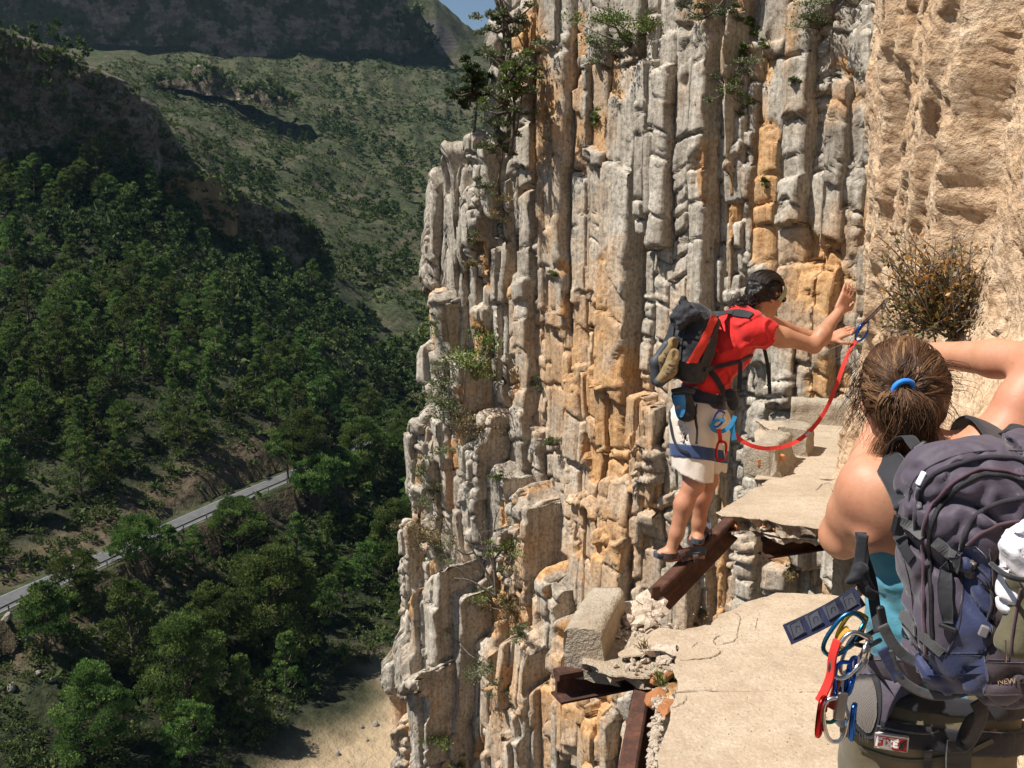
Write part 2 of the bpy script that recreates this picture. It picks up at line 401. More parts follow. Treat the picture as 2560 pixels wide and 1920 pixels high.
curtain('mountain_cliff', [(-320,84,-420,628),(0,72,-400,634),(200,84,-380,639),(380,78,-360,644),(480,82,-330,647),(560,126,-300,649),(640,106,-260,652),(760,97,-200,656),(850,92,-140,660),(930,104,-80,664),(1000,112,-20,668),(1050,118,34,672),(1088,108,92,676)], .12, 5.0, 405, 'high shaded cliff band of the mountain across the valley', outw=(.42, -.9), nv=60, roof=60, sc=3.0, m=M_MOUNT)
curtain('rock_band', [(366,206,198,505),(420,214,196,502),(461,219,196,500),(486,222,170,498),(512,226,163,496),(545,228,180,496),(570,230,196,496),(600,236,214,494)], .12, 2.5, 407, 'dark outcrop crowned by a boulder on the far grassy slope', roof=18)
curtain('rock_band', [(600,238,220,492),(630,246,230,490),(650,251,214,489),(670,256,206,488),(700,259,226,487),(734,262,250,486)], .12, 2.5, 409, 'lower dark outcrop right of the crowned one on the far slope', roof=18)
# ---------------------------------------------------------------- the road with its guard rail
def mat_asphalt():
    t = NT('asphalt'); n = t.noise(1.2, 5)
    t.col(t.ramp(n, [(.3, (.075, .075, .076)), (.7, (.115, .115, .113))])); t.rough(.9); t.bump(t.noise(30, 3), .3, .01); return t.m
def strip(name, a, b, m, dz, thick=None):
    ys = np.linspace(62, 158, 80); V = []; 
    for y in ys:
        x = float(road_x(y)); p = Vector((x, y, 0))
        for o in (a, b): q = p + RPERP * o; V.append((q.x, q.y, ROADZ + dz))
    return link(name, npmesh(name, np.array(V), grid_faces(len(ys), 2)[:, ::-1]), m)
road = tag(strip('road', -1.7, 1.7, mat_asphalt(), .06), kind='structure')
M_LINE = plain('road_paint', (.26, .26, .255), .7, var=.2, scale=2)
strip('edge_line', 1.48, 1.56, M_LINE, .066).parent = road
strip('edge_line', -1.56, -1.48, M_LINE, .066).parent = road
M_GALV = plain('galvanised_steel', (.17, .17, .17), .6, metal=.4, scale=3)
M_DARKPOST = plain('guard_post', (.16, .16, .165), .6, metal=.5, scale=4)
gr = empty('guard_rail', (float(road_x(100.)), 100, ROADZ), 'long galvanised guard rail along the valley side of the road', 'guard rail')
mb = MB(); pts = []
for y in np.linspace(64, 156, 64):
    q = Vector((float(road_x(y)), y, ROADZ)) + RPERP * 2.0; pts.append(q + Vector((0, 0, .68)))
mb.tube(pts, 1.0, n=6, flat=(.03, .11), up=(0, 0, 1)); child('rail_beam', mb.mesh('rail_beam'), M_GALV, gr)
pm = MB(); pm.box((0, 0, .36), (.1, .1, .72)); pmesh = pm.mesh('post'); pmesh.materials.append(M_DARKPOST)
for y in np.arange(66, 156, 4.0):
    q = Vector((float(road_x(y)), float(y), ROADZ)) + RPERP * 2.1
    o = link('post', pmesh, None, gr); o.location = q - gr.location

# ---------------------------------------------------------------- pines, bushes
def leaf_cloud(centres, radii, n_per, size, rng, flat=.75, up=.35, jit=.45):
    """small rhombus leaves / needle tufts on the shells of many clumps; returns V, F, shade attr"""
    V = []; cl = []
    for c, r, n in zip(centres, radii, n_per):
        d = rng.normal(size=(n, 3)); d /= np.linalg.norm(d, axis=1)[:, None]
        d[:, 2] = np.where(d[:, 2] < -.25, -d[:, 2] * .6, d[:, 2])
        rad = r * (1 - jit * rng.random(n) ** 1.6)
        p = np.array(c) + d * rad[:, None] * np.array([1, 1, flat])
        ax = d + np.array([0, 0, up]) + rng.normal(size=(n, 3)) * .45
        ax /= np.linalg.norm(ax, axis=1)[:, None]
        sd = np.cross(ax, rng.normal(size=(n, 3))); sd /= np.linalg.norm(sd, axis=1)[:, None]
        s = size * (.6 + .8 * rng.random(n))[:, None]
        V.append(np.stack([p - ax * s * .5, p + sd * s * .33, p + ax * s * .7, p - sd * s * .33], 1).reshape(-1, 3))
        cl.append(np.repeat(rng.random() * .6 + .4 * rng.random(n), 4))
    V = np.concatenate(V); return V, np.arange(len(V)).reshape(-1, 4), np.concatenate(cl)
def mat_leaf(name, c0, c1, c2, trans=.25, obj=True):
    t = NT(name); f = t.attr('tint')
    c = t.ramp(f, [(.1, c0), (.5, c1), (.95, c2)])
    if obj:
        oi = t.N('ShaderNodeObjectInfo'); hs = t.N('ShaderNodeHueSaturation')
        t.L(c, hs.inputs['Color']); t.L(t.math('MULTIPLY_ADD', oi.outputs['Random'], .045), hs.inputs['Hue'])
        t.n[-1].inputs[2].default_value = .478
        v = t.N('ShaderNodeMath', operation='MULTIPLY_ADD'); t.L(oi.outputs['Random'], v.inputs[0]); v.inputs[1].default_value = .7; v.inputs[2].default_value = .62
        t.L(v.outputs[0], hs.inputs['Value']); c = hs.outputs[0]
    t.col(c); t.rough(.75); t.b.inputs['Specular IOR Level'].default_value = .25
    tr = t.N('ShaderNodeBsdfTranslucent'); t.L(c, tr.inputs[0]); mx = t.N('ShaderNodeMixShader'); mx.inputs[0].default_value = trans
    t.L(t.b.outputs[0], mx.inputs[1]); t.L(tr.outputs[0], mx.inputs[2]); t.L(mx.outputs[0], t.n['Material Output'].inputs[0])
    return t.m
M_PINE = mat_leaf('pine_needles', (.030, .060, .014), (.092, .148, .033), (.20, .26, .065), .45)
M_BARK = plain('pine_bark', (.10, .075, .055), .95, var=.4, scale=6, bump=.6, bdist=.03)
M_SHRUB = mat_leaf('shrub_leaves', (.026, .040, .012), (.060, .082, .026), (.115, .130, .045))
def pine_mesh(seed, h=7.0, w=2.0, clumps=60, n=70, base=.12, leaf=.24, dome=.0):
    """Aleppo pine: uneven tapering crown of needle clumps (dome=1: round umbrella)"""
    rng = np.random.default_rng(seed); C = []; RR = []; Ns = []
    lean = rng.normal(size=2) * .25; ph = rng.random(4) * 6.28
    for k in range(clumps):
        t = rng.random() ** (.95 if dome < .5 else .75); z = h * (base + (.97 - base) * t)
        cone = (1 - t) ** .62 * (.35 + .65 * min(1, t * 6 + .25)); dm = math.sin((.15 + .83 * t) * math.pi) ** .6
        a = rng.random() * 6.283
        prof = w * (cone * (1 - dome) + dm * dome + .06) * (1 + .28 * math.sin(2 * a + ph[0] + t * 5) + .18 * math.sin(3 * a + ph[1] - t * 7))
        rr = prof * (.45 + .55 * rng.random() ** .4)
        C.append((lean[0] * t * t + math.cos(a) * rr, lean[1] * t * t + math.sin(a) * rr, z + rng.normal() * .12)); RR.append(w * (.18 + .16 * rng.random()) * (1.0 - .25 * t * (1 - dome))); Ns.append(n)
    V, F, T = leaf_cloud(C, RR, Ns, leaf, rng, .85, .7)
    crown = npmesh('pine_crown', V, F, {'tint': T}, smooth=False); crown.materials.append(M_PINE)
    mb = MB(); bend = lean
    tp = [(bend[0] * t * t, bend[1] * t * t, h * .92 * t - .5) for t in np.linspace(0, 1, 7)]
    mb.tube(tp, [.17 * (1 - .8 * t) * h / 7 for t in np.linspace(0, 1, 7)], 7)
    for k in range(0, clumps, 3):
        c = Vector(C[k]); t = max(.12, c.z / h - .14); b = Vector((bend[0] * t * t, bend[1] * t * t, h * .92 * t - .5))
        m = (b + c) / 2 + Vector((0, 0, -.12)); mb.tube([b, m, c], [.07, .05, .02], 5)
    tr = mb.mesh('pine_trunk', True); tr.materials.append(M_BARK)
    return crown, tr
PINES = [pine_mesh(11, 7.6, 2.0), pine_mesh(12, 8.8, 2.1, 66), pine_mesh(13, 6.4, 2.1, 54, dome=.45), pine_mesh(14, 9.4, 2.4, 72, dome=.25), pine_mesh(15, 5.4, 1.7, 44), pine_mesh(16, 7.6, 2.5, 64, base=.22, dome=.6)]
BIGPINES = [pine_mesh(21, 9.5, 3.0, 95, 170, .38, .20, .9), pine_mesh(22, 11.5, 3.6, 120, 190, .10, .21, .55), pine_mesh(23, 8.2, 2.8, 80, 170, .42, .19, 1.0)]
def put_pine(pair, loc, s, rz, label, group=None):
    r = empty('pine_tree', loc, label, 'tree', group); r.rotation_euler = (0, 0, rz); r.scale = (s, s, s)
    link('crown', pair[0], None, r); link('trunk', pair[1], None, r)
    return r
rng = np.random.default_rng(77)
def ground_at(px, py, y0=60, y1=760):
    """first terrain hit of the view ray: a place on the real slope"""
    d = _ray(px, py); ys = np.concatenate([np.linspace(y0, 300, 480), np.linspace(300, y1, 400)])
    x = d[0] / d[1] * ys; z = CAMZ + d[2] / d[1] * ys; h = terrain(x, ys)
    k = np.nonzero(h >= z)[0]
    if not len(k): return None
    return Vector((x[k[0]], ys[k[0]], h[k[0]]))
# pines one can single out, each described
BIG = [(345, 1470, 0, .86, 'tall umbrella pine whose crown overlaps the road bend, left of the road gap'),
       (205, 1530, 2, .78, 'leaning pine with bare trunk standing on the verge at far left of the road'),
       (470, 1800, 1, .95, 'broad green pine in the lower left, below the dark hollow'),
       (690, 1640, 1, 1.15, 'large dense pine at the centre of the valley bottom'),
       (600, 1420, 0, .95, 'bushy pine hiding part of the road beside the guard rail'),
       (985, 1440, 1, .95, 'pine half hidden behind the left edge of the rock fin'),
       (800, 1300, 2, 1.15, 'dark round pine right of the upper road end'),
       (720, 1200, 0, .85, 'pine standing over the far end of the visible road'),
       (900, 1220, 1, .95, 'dark pine beside the cliff below the loose boulder'),
       (560, 1640, 2, .9, 'low spreading pine between the two largest valley pines'),
       (770, 1215, 1, .9, 'green pine closing off the far end of the visible road'),
       (850, 1265, 0, .95, 'round pine between the road end and the rock fin'),
       (250, 1900, 1, .8, 'pine at the bottom of the frame below the boulder slope'),
       (120, 1640, 2, .7, 'small pine on the slope just below the left end of the road'),
       (1000, 1180, 0, .9, 'shaded pine touching the cliff edge at mid height')]
for (px, py, k, s, lab) in BIG:
    g = ground_at(px, py)
    if g: put_pine(BIGPINES[k], g - Vector((0, 0, .3)), s, rng.random() * 6.28, lab)
# the wood on the slope: candidates thrown over the ground, nearest 290 kept as single trees, the rest as one mass
cand = []
tx = rng.uniform(-190, 12, 9000); ty = rng.uniform(78, 700, 9000)
tz = terrain(tx, ty)
tpx = 1280 + FOC * tx / ty
horizon = 515 - (tz - CAMZ) / ty * FOC
dr = (tx - road_x(ty)) * RPERP.x
dens = np.where(ty < 235, 1.0, np.where(ty < 330, .42, .20))
dens *= np.where((ty < 160) & (dr > -8) & (dr < 4.5), 0, 1)
dens *= np.where((ty < 130) & (dr >= 4.5), .42, 1)
dens *= np.where((ty < 114) & (tx > -24 + (ty - 88) * .3), 0, 1)
# bluffs stay bare
e = 2.0; slope = np.hypot(terrain(tx + e, ty) - tz, terrain(tx, ty + e) - tz) / e
dens *= np.where(slope > 1.15, .05, 1)
n_l = fbm(tx * .03, ty * .03, seed=51, octv=3)
dens *= np.where(ty < 240, sstep(-.95, -.45, n_l), sstep(-.15, .25, n_l + .10 * (tpx > 850)))
dens *= np.where((ty > 330) & (tpx < 820) & (horizon < 330), .12, 1)
dens *= np.where(ty > 655, .2, 1)
keep = rng.random(9000) < dens
inview = (tpx > -120) & (tpx < 1330) & (horizon > -60)
idx = [i for i in np.nonzero(keep & inview)[0]]
idx.sort(key=lambda i: ty[i])
sel = []; G = {}
for i in idx:
    dmin = 2.7 if ty[i] < 240 else 4.0
    kx, ky = int(tx[i] // 5), int(ty[i] // 5)
    ok = True
    for a in (-1, 0, 1):
        for b in (-1, 0, 1):
            for j in G.get((kx + a, ky + b), ()):
                if (tx[i] - tx[j]) ** 2 + (ty[i] - ty[j]) ** 2 < dmin ** 2: ok = False
    if ok: sel.append(i); G.setdefault((kx, ky), []).append(i)
SINGLE = 236
for i in sel[:SINGLE]:
    k = int(rng.integers(0, 6)); s = (.62 + .5 * rng.random())
    put_pine(PINES[k], (tx[i], ty[i], tz[i] - .2), s, rng.random() * 6.28, 'dark green pine in the dense wood on the slope above the road', 'pines of the wooded slope')
for q in (0, 1):                                       # pines standing before the foot of the bluffs
    px_, pf_, pt_, Y_ = FACES[q]
    for p0 in np.arange(max(px_[0], -40), px_[-1], 17):
        j = int(np.argmin(np.abs(px_ - p0))); Yt = Y_[j] - rng.uniform(4, 16); g_ = at(p0 + rng.normal() * 6, pf_[j], Yt); zt = float(terrain(np.array([g_.x]), np.array([Yt]))[0])
        put_pine(PINES[int(rng.integers(0, 6))], (g_.x, Yt, zt - .3), .75 + .45 * rng.random(), rng.random() * 6.28, 'pine standing at the foot of the dark bluffs below the spur crest', 'pines at the foot of the bluffs')
crest = []
for q in range(len(FACES)):
    px_, pf_, pt_, Y_ = FACES[q]
    for k in range(260 if q < 2 else 420 if len(px_) > 600 else 60):
        j = int(rng.integers(0, len(px_))); big = q > 2; f0 = rng.random() ** 3 if k % 3 else rng.random()
        p_ = at(px_[j], pt_[j] + (pf_[j] - pt_[j]) * f0 * .9 - 1, Y_[j] - (2.5 if not big else 12) * (1 - f0) * .8 - .5); crest.append((p_.x, p_.y, p_.z - .4, (1.0 + 1.3 * rng.random()) * (2.2 if big else 1), rng.random() * 6.28, int(rng.integers(0, 4))))
rest = sel[SINGLE:]
def mass(name, proto_list, places, label, m):
    Vs = []; Fs = []; Ts = []; off = 0
    for (x, y, z, s, a, k) in places:
        V, F, T = proto_list[k]
        c, sn = math.cos(a), math.sin(a)
        W = np.stack([V[:, 0] * c - V[:, 1] * sn, V[:, 0] * sn + V[:, 1] * c, V[:, 2]], 1) * s + np.array([x, y, z])
        Vs.append(W); Fs.append(F + off); off += len(V); Ts.append(T * .7 + .3 * rng.random())
    o = link(name, npmesh(name, np.concatenate(Vs), np.concatenate(Fs), {'tint': np.concatenate(Ts)}, smooth=False), m)
    return tag(o, label, 'trees' if 'wood' in name else 'bushes', kind='stuff')
def small_tree(seed, h, w, clumps, n, leaf):
    r = np.random.default_rng(seed); C = []; RR = []
    for k in range(clumps):
        t = r.random(); a = r.random() * 6.28; rr = w * math.sin((.2 + .75 * t) * math.pi) * r.random() ** .5
        C.append((math.cos(a) * rr, math.sin(a) * rr, h * (.15 + .8 * t))); RR.append(w * .38)
    return leaf_cloud(C, RR, [n] * clumps, leaf, r, .8, .5)
FT = [small_tree(31 + k, 5.5 + k * .6, 2.0, 14, 16, .75) for k in range(4)]
M_PINE_FAR = mat_leaf('far_pine_needles', (.022, .044, .012), (.055, .090, .024), (.11, .15, .044), .3, False)
mass('distant_wood', FT, [(tx[i], ty[i], tz[i] - .3, .55 + .6 * rng.random(), rng.random() * 6.28, int(rng.integers(0, 4))) for i in rest],
     'scattered dark pines far up the valley side beyond the spur', M_PINE_FAR)
# scrub on every slope
FB = [leaf_cloud([(0, 0, .35), (.45, .2, .3), (-.3, .35, .25), (.1, -.4, .3)], [.55, .4, .42, .38], [7, 5, 5, 5], .42, np.random.default_rng(60 + k), .8, .3) for k in range(4)]
sx_ = rng.uniform(-210, 14, 26000); sy_ = 76 + (700 - 76) * rng.random(26000) ** 1.5; sz_ = terrain(sx_, sy_)
spx = 1280 + FOC * sx_ / sy_; sdr = (sx_ - road_x(sy_)) * RPERP.x
sn = fbm(sx_ * .06, sy_ * .06, seed=71, octv=3)
ssl = np.hypot(terrain(sx_ + e, sy_) - sz_, terrain(sx_, sy_ + e) - sz_) / e
sand_ = (sx_ > -22 + (sy_ - 88) * .3 - 2) & (sy_ < 106)
ok = (spx > -150) & (spx < 1300) & ~((np.abs(sdr) < 4.2) & (sy_ < 175)) & (sn > np.where(sy_ < 175, -.55, -.28)) & (ssl < 1.5) & ~sand_ & (rng.random(26000) < np.where(sy_ > 300, .85, .95))
ii = np.nonzero(ok)[0]
NB = [leaf_cloud([(0, 0, .35), (.45, .2, .3), (-.3, .35, .25), (.1, -.4, .3)], [.55, .4, .42, .38], [26, 18, 18, 18], .17, np.random.default_rng(90 + k), .8, .3, .6) for k in range(4)]
near_i = [i for i in ii if sy_[i] < 150]; far_i = [i for i in ii if sy_[i] >= 150]
M_SCRUB = mat_leaf('scrub_leaves', (.024, .042, .010), (.068, .098, .026), (.15, .17, .052), .3, False)
mass('roadside_scrub', NB, [(sx_[i], sy_[i], sz_[i] - .05, .7 + 1.1 * rng.random() ** 2, rng.random() * 6.28, int(rng.integers(0, 4))) for i in near_i], 'leafy green scrub covering the ground round the road', M_SCRUB)
FB2 = [leaf_cloud([(0, 0, .3), (.3, .2, .25)], [.5, .42], [5, 4], .58, np.random.default_rng(60 + k), .8, .3) for k in range(4)]
fx_ = rng.uniform(-215, 14, 8500); fy_ = rng.uniform(285, 660, 8500); fz_ = terrain(fx_, fy_); fp_ = 1280 + FOC * fx_ / fy_; fnn = fbm(fx_ * .045, fy_ * .045, seed=73, octv=4)
extra = [(fx_[i], fy_[i], fz_[i] - .1, .8 + 1.2 * rng.random() ** 2, rng.random() * 6.28, int(rng.integers(0, 4))) for i in range(8500) if -150 < fp_[i] < 1260 and fnn[i] > -.22]
ux_ = rng.uniform(-120, 5, 5600); uy_ = rng.uniform(84, 245, 5600); uz_ = terrain(ux_, uy_); up_ = 1280 + FOC * ux_ / uy_; ud_ = (ux_ - road_x(uy_)) * RPERP.x
under = [(ux_[i], uy_[i], uz_[i] - .1, .9 + 1.1 * rng.random() ** 2, rng.random() * 6.28, int(rng.integers(0, 4))) for i in range(5600) if -150 < up_[i] < 1100 and not (uy_[i] < 170 and -3.2 < ud_[i] < 3) and not (uy_[i] < 106 and ux_[i] > -24 + (uy_[i] - 88) * .3)]
FB3 = [leaf_cloud([(0, 0, .35), (.4, .2, .3), (-.3, .3, .25)], [.55, .42, .42], [8, 7, 7], .34, np.random.default_rng(160 + k), .8, .3, .5) for k in range(4)]
mass('wood_undergrowth', FB3, under, 'dark green undergrowth between the pines of the slope', M_SCRUB)
mass('slope_scrub', FB2, [(sx_[i], sy_[i], sz_[i] - .05, (.7 + 1.1 * rng.random() ** 2) * 1.2, rng.random() * 6.28, int(rng.integers(0, 4))) for i in far_i] + crest + extra,
     'low green scrub covering the far valley slopes', M_SCRUB)
# ================================================================ the rock fin of upright beds
FO = np.array([3.6, 9.3]); FU = np.array([-6.2, 7.7]); FLEN = float(np.hypot(*FU)); FU = FU / FLEN; FN = np.array([FU[1] * -1, FU[0]])
if FN[1] > 0: FN = -FN
def face_u(px, d=0.0):
    """distance along the face line where the view column px meets it (d metres in front of it)"""
    s = (px - 1280) / FOC / _cp      # X/Y for the horizontal ray
    o = FO + FN * d
    return (o[0] - s * o[1]) / (s * FU[1] - FU[0])
def face_Y(px, d=0.0): return FO[1] + FN[1] * d + FU[1] * face_u(px, d)
def fz(px, py, d=0.0): return at(px, py, face_Y(px, d)).z
# ochre stains: (px, py, rx, ry, strength)
STAINS = [(1345,130,38,130,1.1),(1410,280,70,140,.75),(1480,330,60,70,.6),(1500,480,60,160,.5),(1400,560,80,120,.45),(1345,760,110,200,.40),(1480,800,110,240,.80),(1430,930,160,250,.80),
          (1560,1050,120,170,1.0),(1540,1330,140,180,.95),(1410,1150,90,120,.6),(1390,1620,90,260,.9),(1560,1700,110,170,.85),(1690,900,60,200,.5),(1690,1250,70,120,.6),(1130,1260,20,90,.4),
          (1010,1500,18,60,1.2),(1850,470,70,200,.45),(1780,150,40,260,.35),(2040,760,100,170,1.05),(2065,250,45,60,.9),(1955,100,22,130,.7),(2060,620,110,120,.6),(1215,1330,60,100,.35),
          (1290,880,30,200,.5),(1170,1720,60,60,.6),(1200,1180,30,60,.4),(1090,700,20,50,.8),(1760,1500,120,120,.7),(1640,640,40,100,.15),(1960,1420,120,90,.35)]
_ST = [(face_u(a), fz(a, b), abs(face_u(a + c) - face_u(a)), c and abs(fz(a, b + d) - fz(a, b)), s) for a, b, c, d, s in STAINS]
def stain_at(u, z):
    t = np.zeros_like(u)
    for (a, b, ru, rz, s) in _ST: t = np.maximum(t, s * np.exp(-(((u - a) / (ru * 1.1)) ** 2 + ((z - b) / (rz * 1.1)) ** 2)))
    return t

def bed_cuts(w, lam, rng):
    n_c = max(1, int(round(w / lam)))
    cuts = np.sort(np.concatenate([[0], (np.arange(1, n_c) + rng.uniform(-.42, .42, n_c - 1)) / n_c, [1]])) * w
    return cuts, .002 + .009 * rng.random(n_c + 1) ** 2.2, rng.random(n_c + 1) ** 1.8
def block_relief(S, T, cuts, cw, cst, rng, joint, amp, col_amp=.45):
    """upright laminae between open cracks, split by cross joints; returns relief (m), a per-block random tone and a mask of fallen blocks"""
    sd = int(rng.integers(1, 9999)); n_c = len(cuts) - 1
    ci = np.clip(np.searchsorted(cuts, S) - 1, 0, n_c - 1)
    rel = np.zeros_like(S); tone = np.zeros_like(S); gone = np.zeros_like(S)
    z0, z1 = T.min() - 1, T.max() + 1; ph = rng.random() * 50
    shared = np.cumsum(rng.exponential(joint * 3.4, 200) + joint * 1.3) + z0
    crack = lambda d, st: st * (np.maximum(0, 1 - d / .012) ** 2 * .010 + .11 * np.exp(-(d / .015) ** 2))
    for c in range(n_c):
        js = [z0]
        while js[-1] < z1 + 1:
            zn = float(noise(np.array([js[-1] * .55 + ph]), np.array([c * .13]), seed=sd + 5)[0])
            js.append(js[-1] + (joint * (2.9 if zn > -.02 else .6)) * (.45 + rng.exponential(.75)) + .05)
        js = np.sort(np.concatenate([np.array(js), shared[shared < z1] + rng.normal() * .02]))
        m = ci == c
        if not m.any(): continue
        tilt = rng.normal() * .22
        Tt = T[m] + tilt * (S[m] - cuts[c]) + .010 * noise(S[m] * 12, T[m] * 8, seed=sd + 3)
        k = np.clip(np.searchsorted(js, Tt), 1, len(js) - 1)
        a, b = js[k - 1], js[k]
        jst = rng.random(len(js)) ** 1.2; n = len(js) + 1
        bo = rng.normal(size=n) * amp * np.where(rng.random(n) < .25, 1.6, .6); bt = rng.random(n); r_ = rng.random(n)
        miss = r_ < .06; bo = np.where(miss, bo - .08 - .10 * rng.random(n), np.where(r_ > .96, bo + .04, bo))
        lean = rng.normal(size=n) * amp * .5; lns = rng.normal(size=n) * .11
        fr = (Tt - a) / np.maximum(b - a, .02)
        rel[m] = bo[k] + rng.normal() * amp * col_amp + lean[k] * (fr - .5) + lns[k] * (S[m] - (cuts[c] + cuts[c + 1]) / 2) - crack(Tt - a, .1 + jst[k - 1]) - crack(b - Tt, .1 + jst[k])
        tone[m] = bt[k]; gone[m] = miss[k]
    for c in range(1, n_c):
        op = .35 + .65 * sstep(-.35, .25, noise(T * .8, T * 0 + c, seed=sd + 9)); rel -= (.02 + .16 * cst[c]) * op * sstep(cw[c] + .008, cw[c], np.abs(S - cuts[c]))
    return rel, tone, gone
def facets(u, t, cell, seed, slope=.35, step=.02, ay=.5):
    """broken rock: each Voronoi cell is its own tilted flat face"""
    x = u / cell; y = t / cell * ay; i0 = np.floor(x); j0 = np.floor(y); best = np.full(x.shape, 9.0, np.float32); val = np.zeros(x.shape, np.float32); z0 = np.zeros_like(i0)
    for a in (-1, 0, 1):
        for b in (-1, 0, 1):
            i, j = (i0 + a).astype(np.int64), (j0 + b).astype(np.int64); k = np.zeros_like(i)
            cx = i + .5 + .48 * _hash(i, j, k, seed); cy = j + .5 + .48 * _hash(i, j, k, seed + 1)
            d = (x - cx) ** 2 + (y - cy) ** 2
            v = slope * cell * ((x - cx) * _hash(i, j, k, seed + 2) + (y - cy) / ay * .7 * _hash(i, j, k, seed + 3)) + step * _hash(i, j, k, seed + 4)
            m = d < best; best = np.where(m, d, best); val = np.where(m, v, val)
    return val
def bed_mesh(u0, u1, z0, z1, off, rng, lam=.16, joint=.35, amp=.035, res=.026, depth=1.6, prof=None, topvar=.15, rough=1.0, smoothness=0.0, edge=.013, lean=0.0, zhi=None, slant=0.0, wide=True, tier=.062, peak=.10):
    w = u1 - u0; cuts, cw, cst = bed_cuts(w, lam * 1.55, rng)
    zlo = max(z0, -11.0) if zhi is None else z0
    nt = max(8, int((z1 - z0) / (res * 1.08)) + 1)
    s = np.concatenate([np.linspace(0, w, max(5, int(w / (res * 1.9)) + 1))] + [np.array([cuts[c] + q * (cw[c] + e_) for c in range(1, len(cuts) - 1) for q in (-1, 1) for e_ in (0, .008)])])
    s = np.unique(np.round(np.clip(s, 0, w), 4)); s = s[np.concatenate([[True], np.diff(s) > .0015])]; s[-1] = w; ns = len(s); t = np.linspace(z0, z1, nt)
    S, T = np.meshgrid(s, t); sd = int(rng.integers(1, 9999))
    topz = z1 + topvar * (fbm(s * 4 + 3, s * 0 + 1.5, seed=sd, octv=3) - .3 * np.abs(2 * s / w - 1)) + slant * (s - w / 2) - peak * np.abs(2 * s / w - 1) ** 1.3
    T = z0 + (T - z0) * ((topz - z0) / (z1 - z0))[None, :]
    rel, tone, gone = block_relief(S, T, cuts, cw, cst, rng, joint, amp)
    tap = np.clip(np.minimum(S, w - S) / .05, 0, 1); U = u0 + S + tap * (.022 * fbm(T * .8, S * .5, seed=sd + 70, octv=2) + .006 * noise(T * 7, S * 2, seed=sd + 71))
    D = off + rel * (1 - smoothness)
    if prof is not None: D = D + np.interp(T, prof[0], prof[1])
    D = D + lean * (T - (z0 + z1) / 2)
    # great steps: the bed breaks into tall tiers that stand out or hang over
    tz_ = [z0 - 1]
    while tz_[-1] < z1: tz_.append(tz_[-1] + rng.uniform(.7, 2.4))
    tz_ = np.array(tz_); to_ = rng.normal(size=len(tz_) + 1) * tier; Tj = T + .10 * facets(U, T * 0, .16, sd + 50, 0, 1.0, 1) + .03 * noise(U * 20, T * 4, seed=sd + 51)
    ti = np.searchsorted(tz_, Tj); D = D + to_[ti]
    td_ = np.min(np.abs(Tj[..., None] - tz_[None, None, :]), -1) if False else np.minimum(np.abs(Tj - tz_[np.clip(ti - 1, 0, len(tz_) - 1)]), np.abs(Tj - tz_[np.clip(ti, 0, len(tz_) - 1)]))
    D = D - .05 * np.exp(-(td_ / .014) ** 2)
    D = D + .030 * fbm(U * 1.1, T * .8, seed=sd + 1, octv=2) + rough * (.005 * fbm(U * 6, T * 4, seed=sd + 2, octv=3) + .007 * (.5 - np.abs(noise(U * 26, T * 1.6, seed=sd + 3))) * sstep(-.5, .3, noise(U * 2, T * 1.1, seed=sd + 17)) - .016 * sstep(.07, 0, np.abs(noise(U * 11 + .15 * noise(T * 2, U * 3, seed=sd + 18), T * .35, seed=sd + 19))) + .003 * noise(U * 34, T * 28, seed=sd + 4))
    wu = U + .02 * noise(U * 5, T * 4, seed=sd + 14)
    D = D + rough * (facets(wu, T, .42, sd + 20, .09, .012, .35) + facets(wu, T, .15, sd + 30, .09, .003, .4))
    # fallen-out scars show fresh ochre rock
    sc = fbm(U * 1.3 + 7, T * .85, seed=sd + 5, octv=4)
    scar = sstep(.30, .36, sc)
    D = D - .10 * scar * (.6 + .4 * noise(U * 2, T * 2, seed=sd + 6))
    # solution pockets
    pk = noise(U * 5.5, T * 4, seed=sd + 7) * noise(U * 2.1 + 4, T * 1.7, seed=sd + 8)
    D = D - .06 * sstep(.42, .5, pk) * sstep(.2, .5, stain_at(U, T))
    # rounded vertical edges and top
    eg = np.minimum(S, w - S); D = D - np.maximum(0, 1 - eg / edge) ** 2 * edge * .9
    et = topz[None, :] - T; D = D - np.maximum(0, 1 - et / .05) ** 2 * .035
    st = stain_at(U, T) + .55 * scar * (stain_at(U, T) > .05) + .25 * scar + .5 * gone + .42 * (fbm(U * .8, T * .45, seed=sd + 9, octv=4) - .15)
    gap = .006 + .028 * np.clip(fbm(T * 1.3, S * 0, seed=sd + 10, octv=3) + .1, 0, 1) * (np.abs(2 * S / w - 1) ** 6)
    Us = U + gap * np.sign(w / 2 - S)
    # wrap sides and top backwards
    backs = np.array([.05, .16, .5, depth])
    def colblk(k, sg):
        jig = [.012, .02, .02, .0]
        return [(Us[:, k] + sg * (jig[q] * noise(T[:, k] * 6, T[:, k] * 0 + q, seed=sd + 11)), D[:, k] - b + .02 * noise(T[:, k] * 5, T[:, k] * 0 + q, seed=sd + 12), T[:, k], st[:, k], tone[:, k]) for q, b in enumerate(backs)]
    def sideblk(k, sg, n=6):
        bk = depth * np.linspace(.12, 1, n) ** 1.6; o_ = []
        for q, b in enumerate(bk):
            w_ = .030 * fbm(T[:, k] * 2.2, T[:, k] * 0 + b * 3, seed=sd + 15, octv=3) + facets(T[:, k] * 0 + b, T[:, k], .22, sd + 40, .25, .016, .5)
            o_.append((Us[:, k] + sg * np.minimum(w_, .02), D[:, k] * np.exp(-b * 5) + (off + (np.interp(T[:, k], prof[0], prof[1]) if prof is not None else 0)) * (1 - np.exp(-b * 5)) - b, T[:, k], .35 * st[:, k] + .4 * fbm(T[:, k] * 1.2, T[:, k] * 0 + b * 2, seed=sd + 16, octv=3), tone[:, k] * .5 + .3))
        return o_
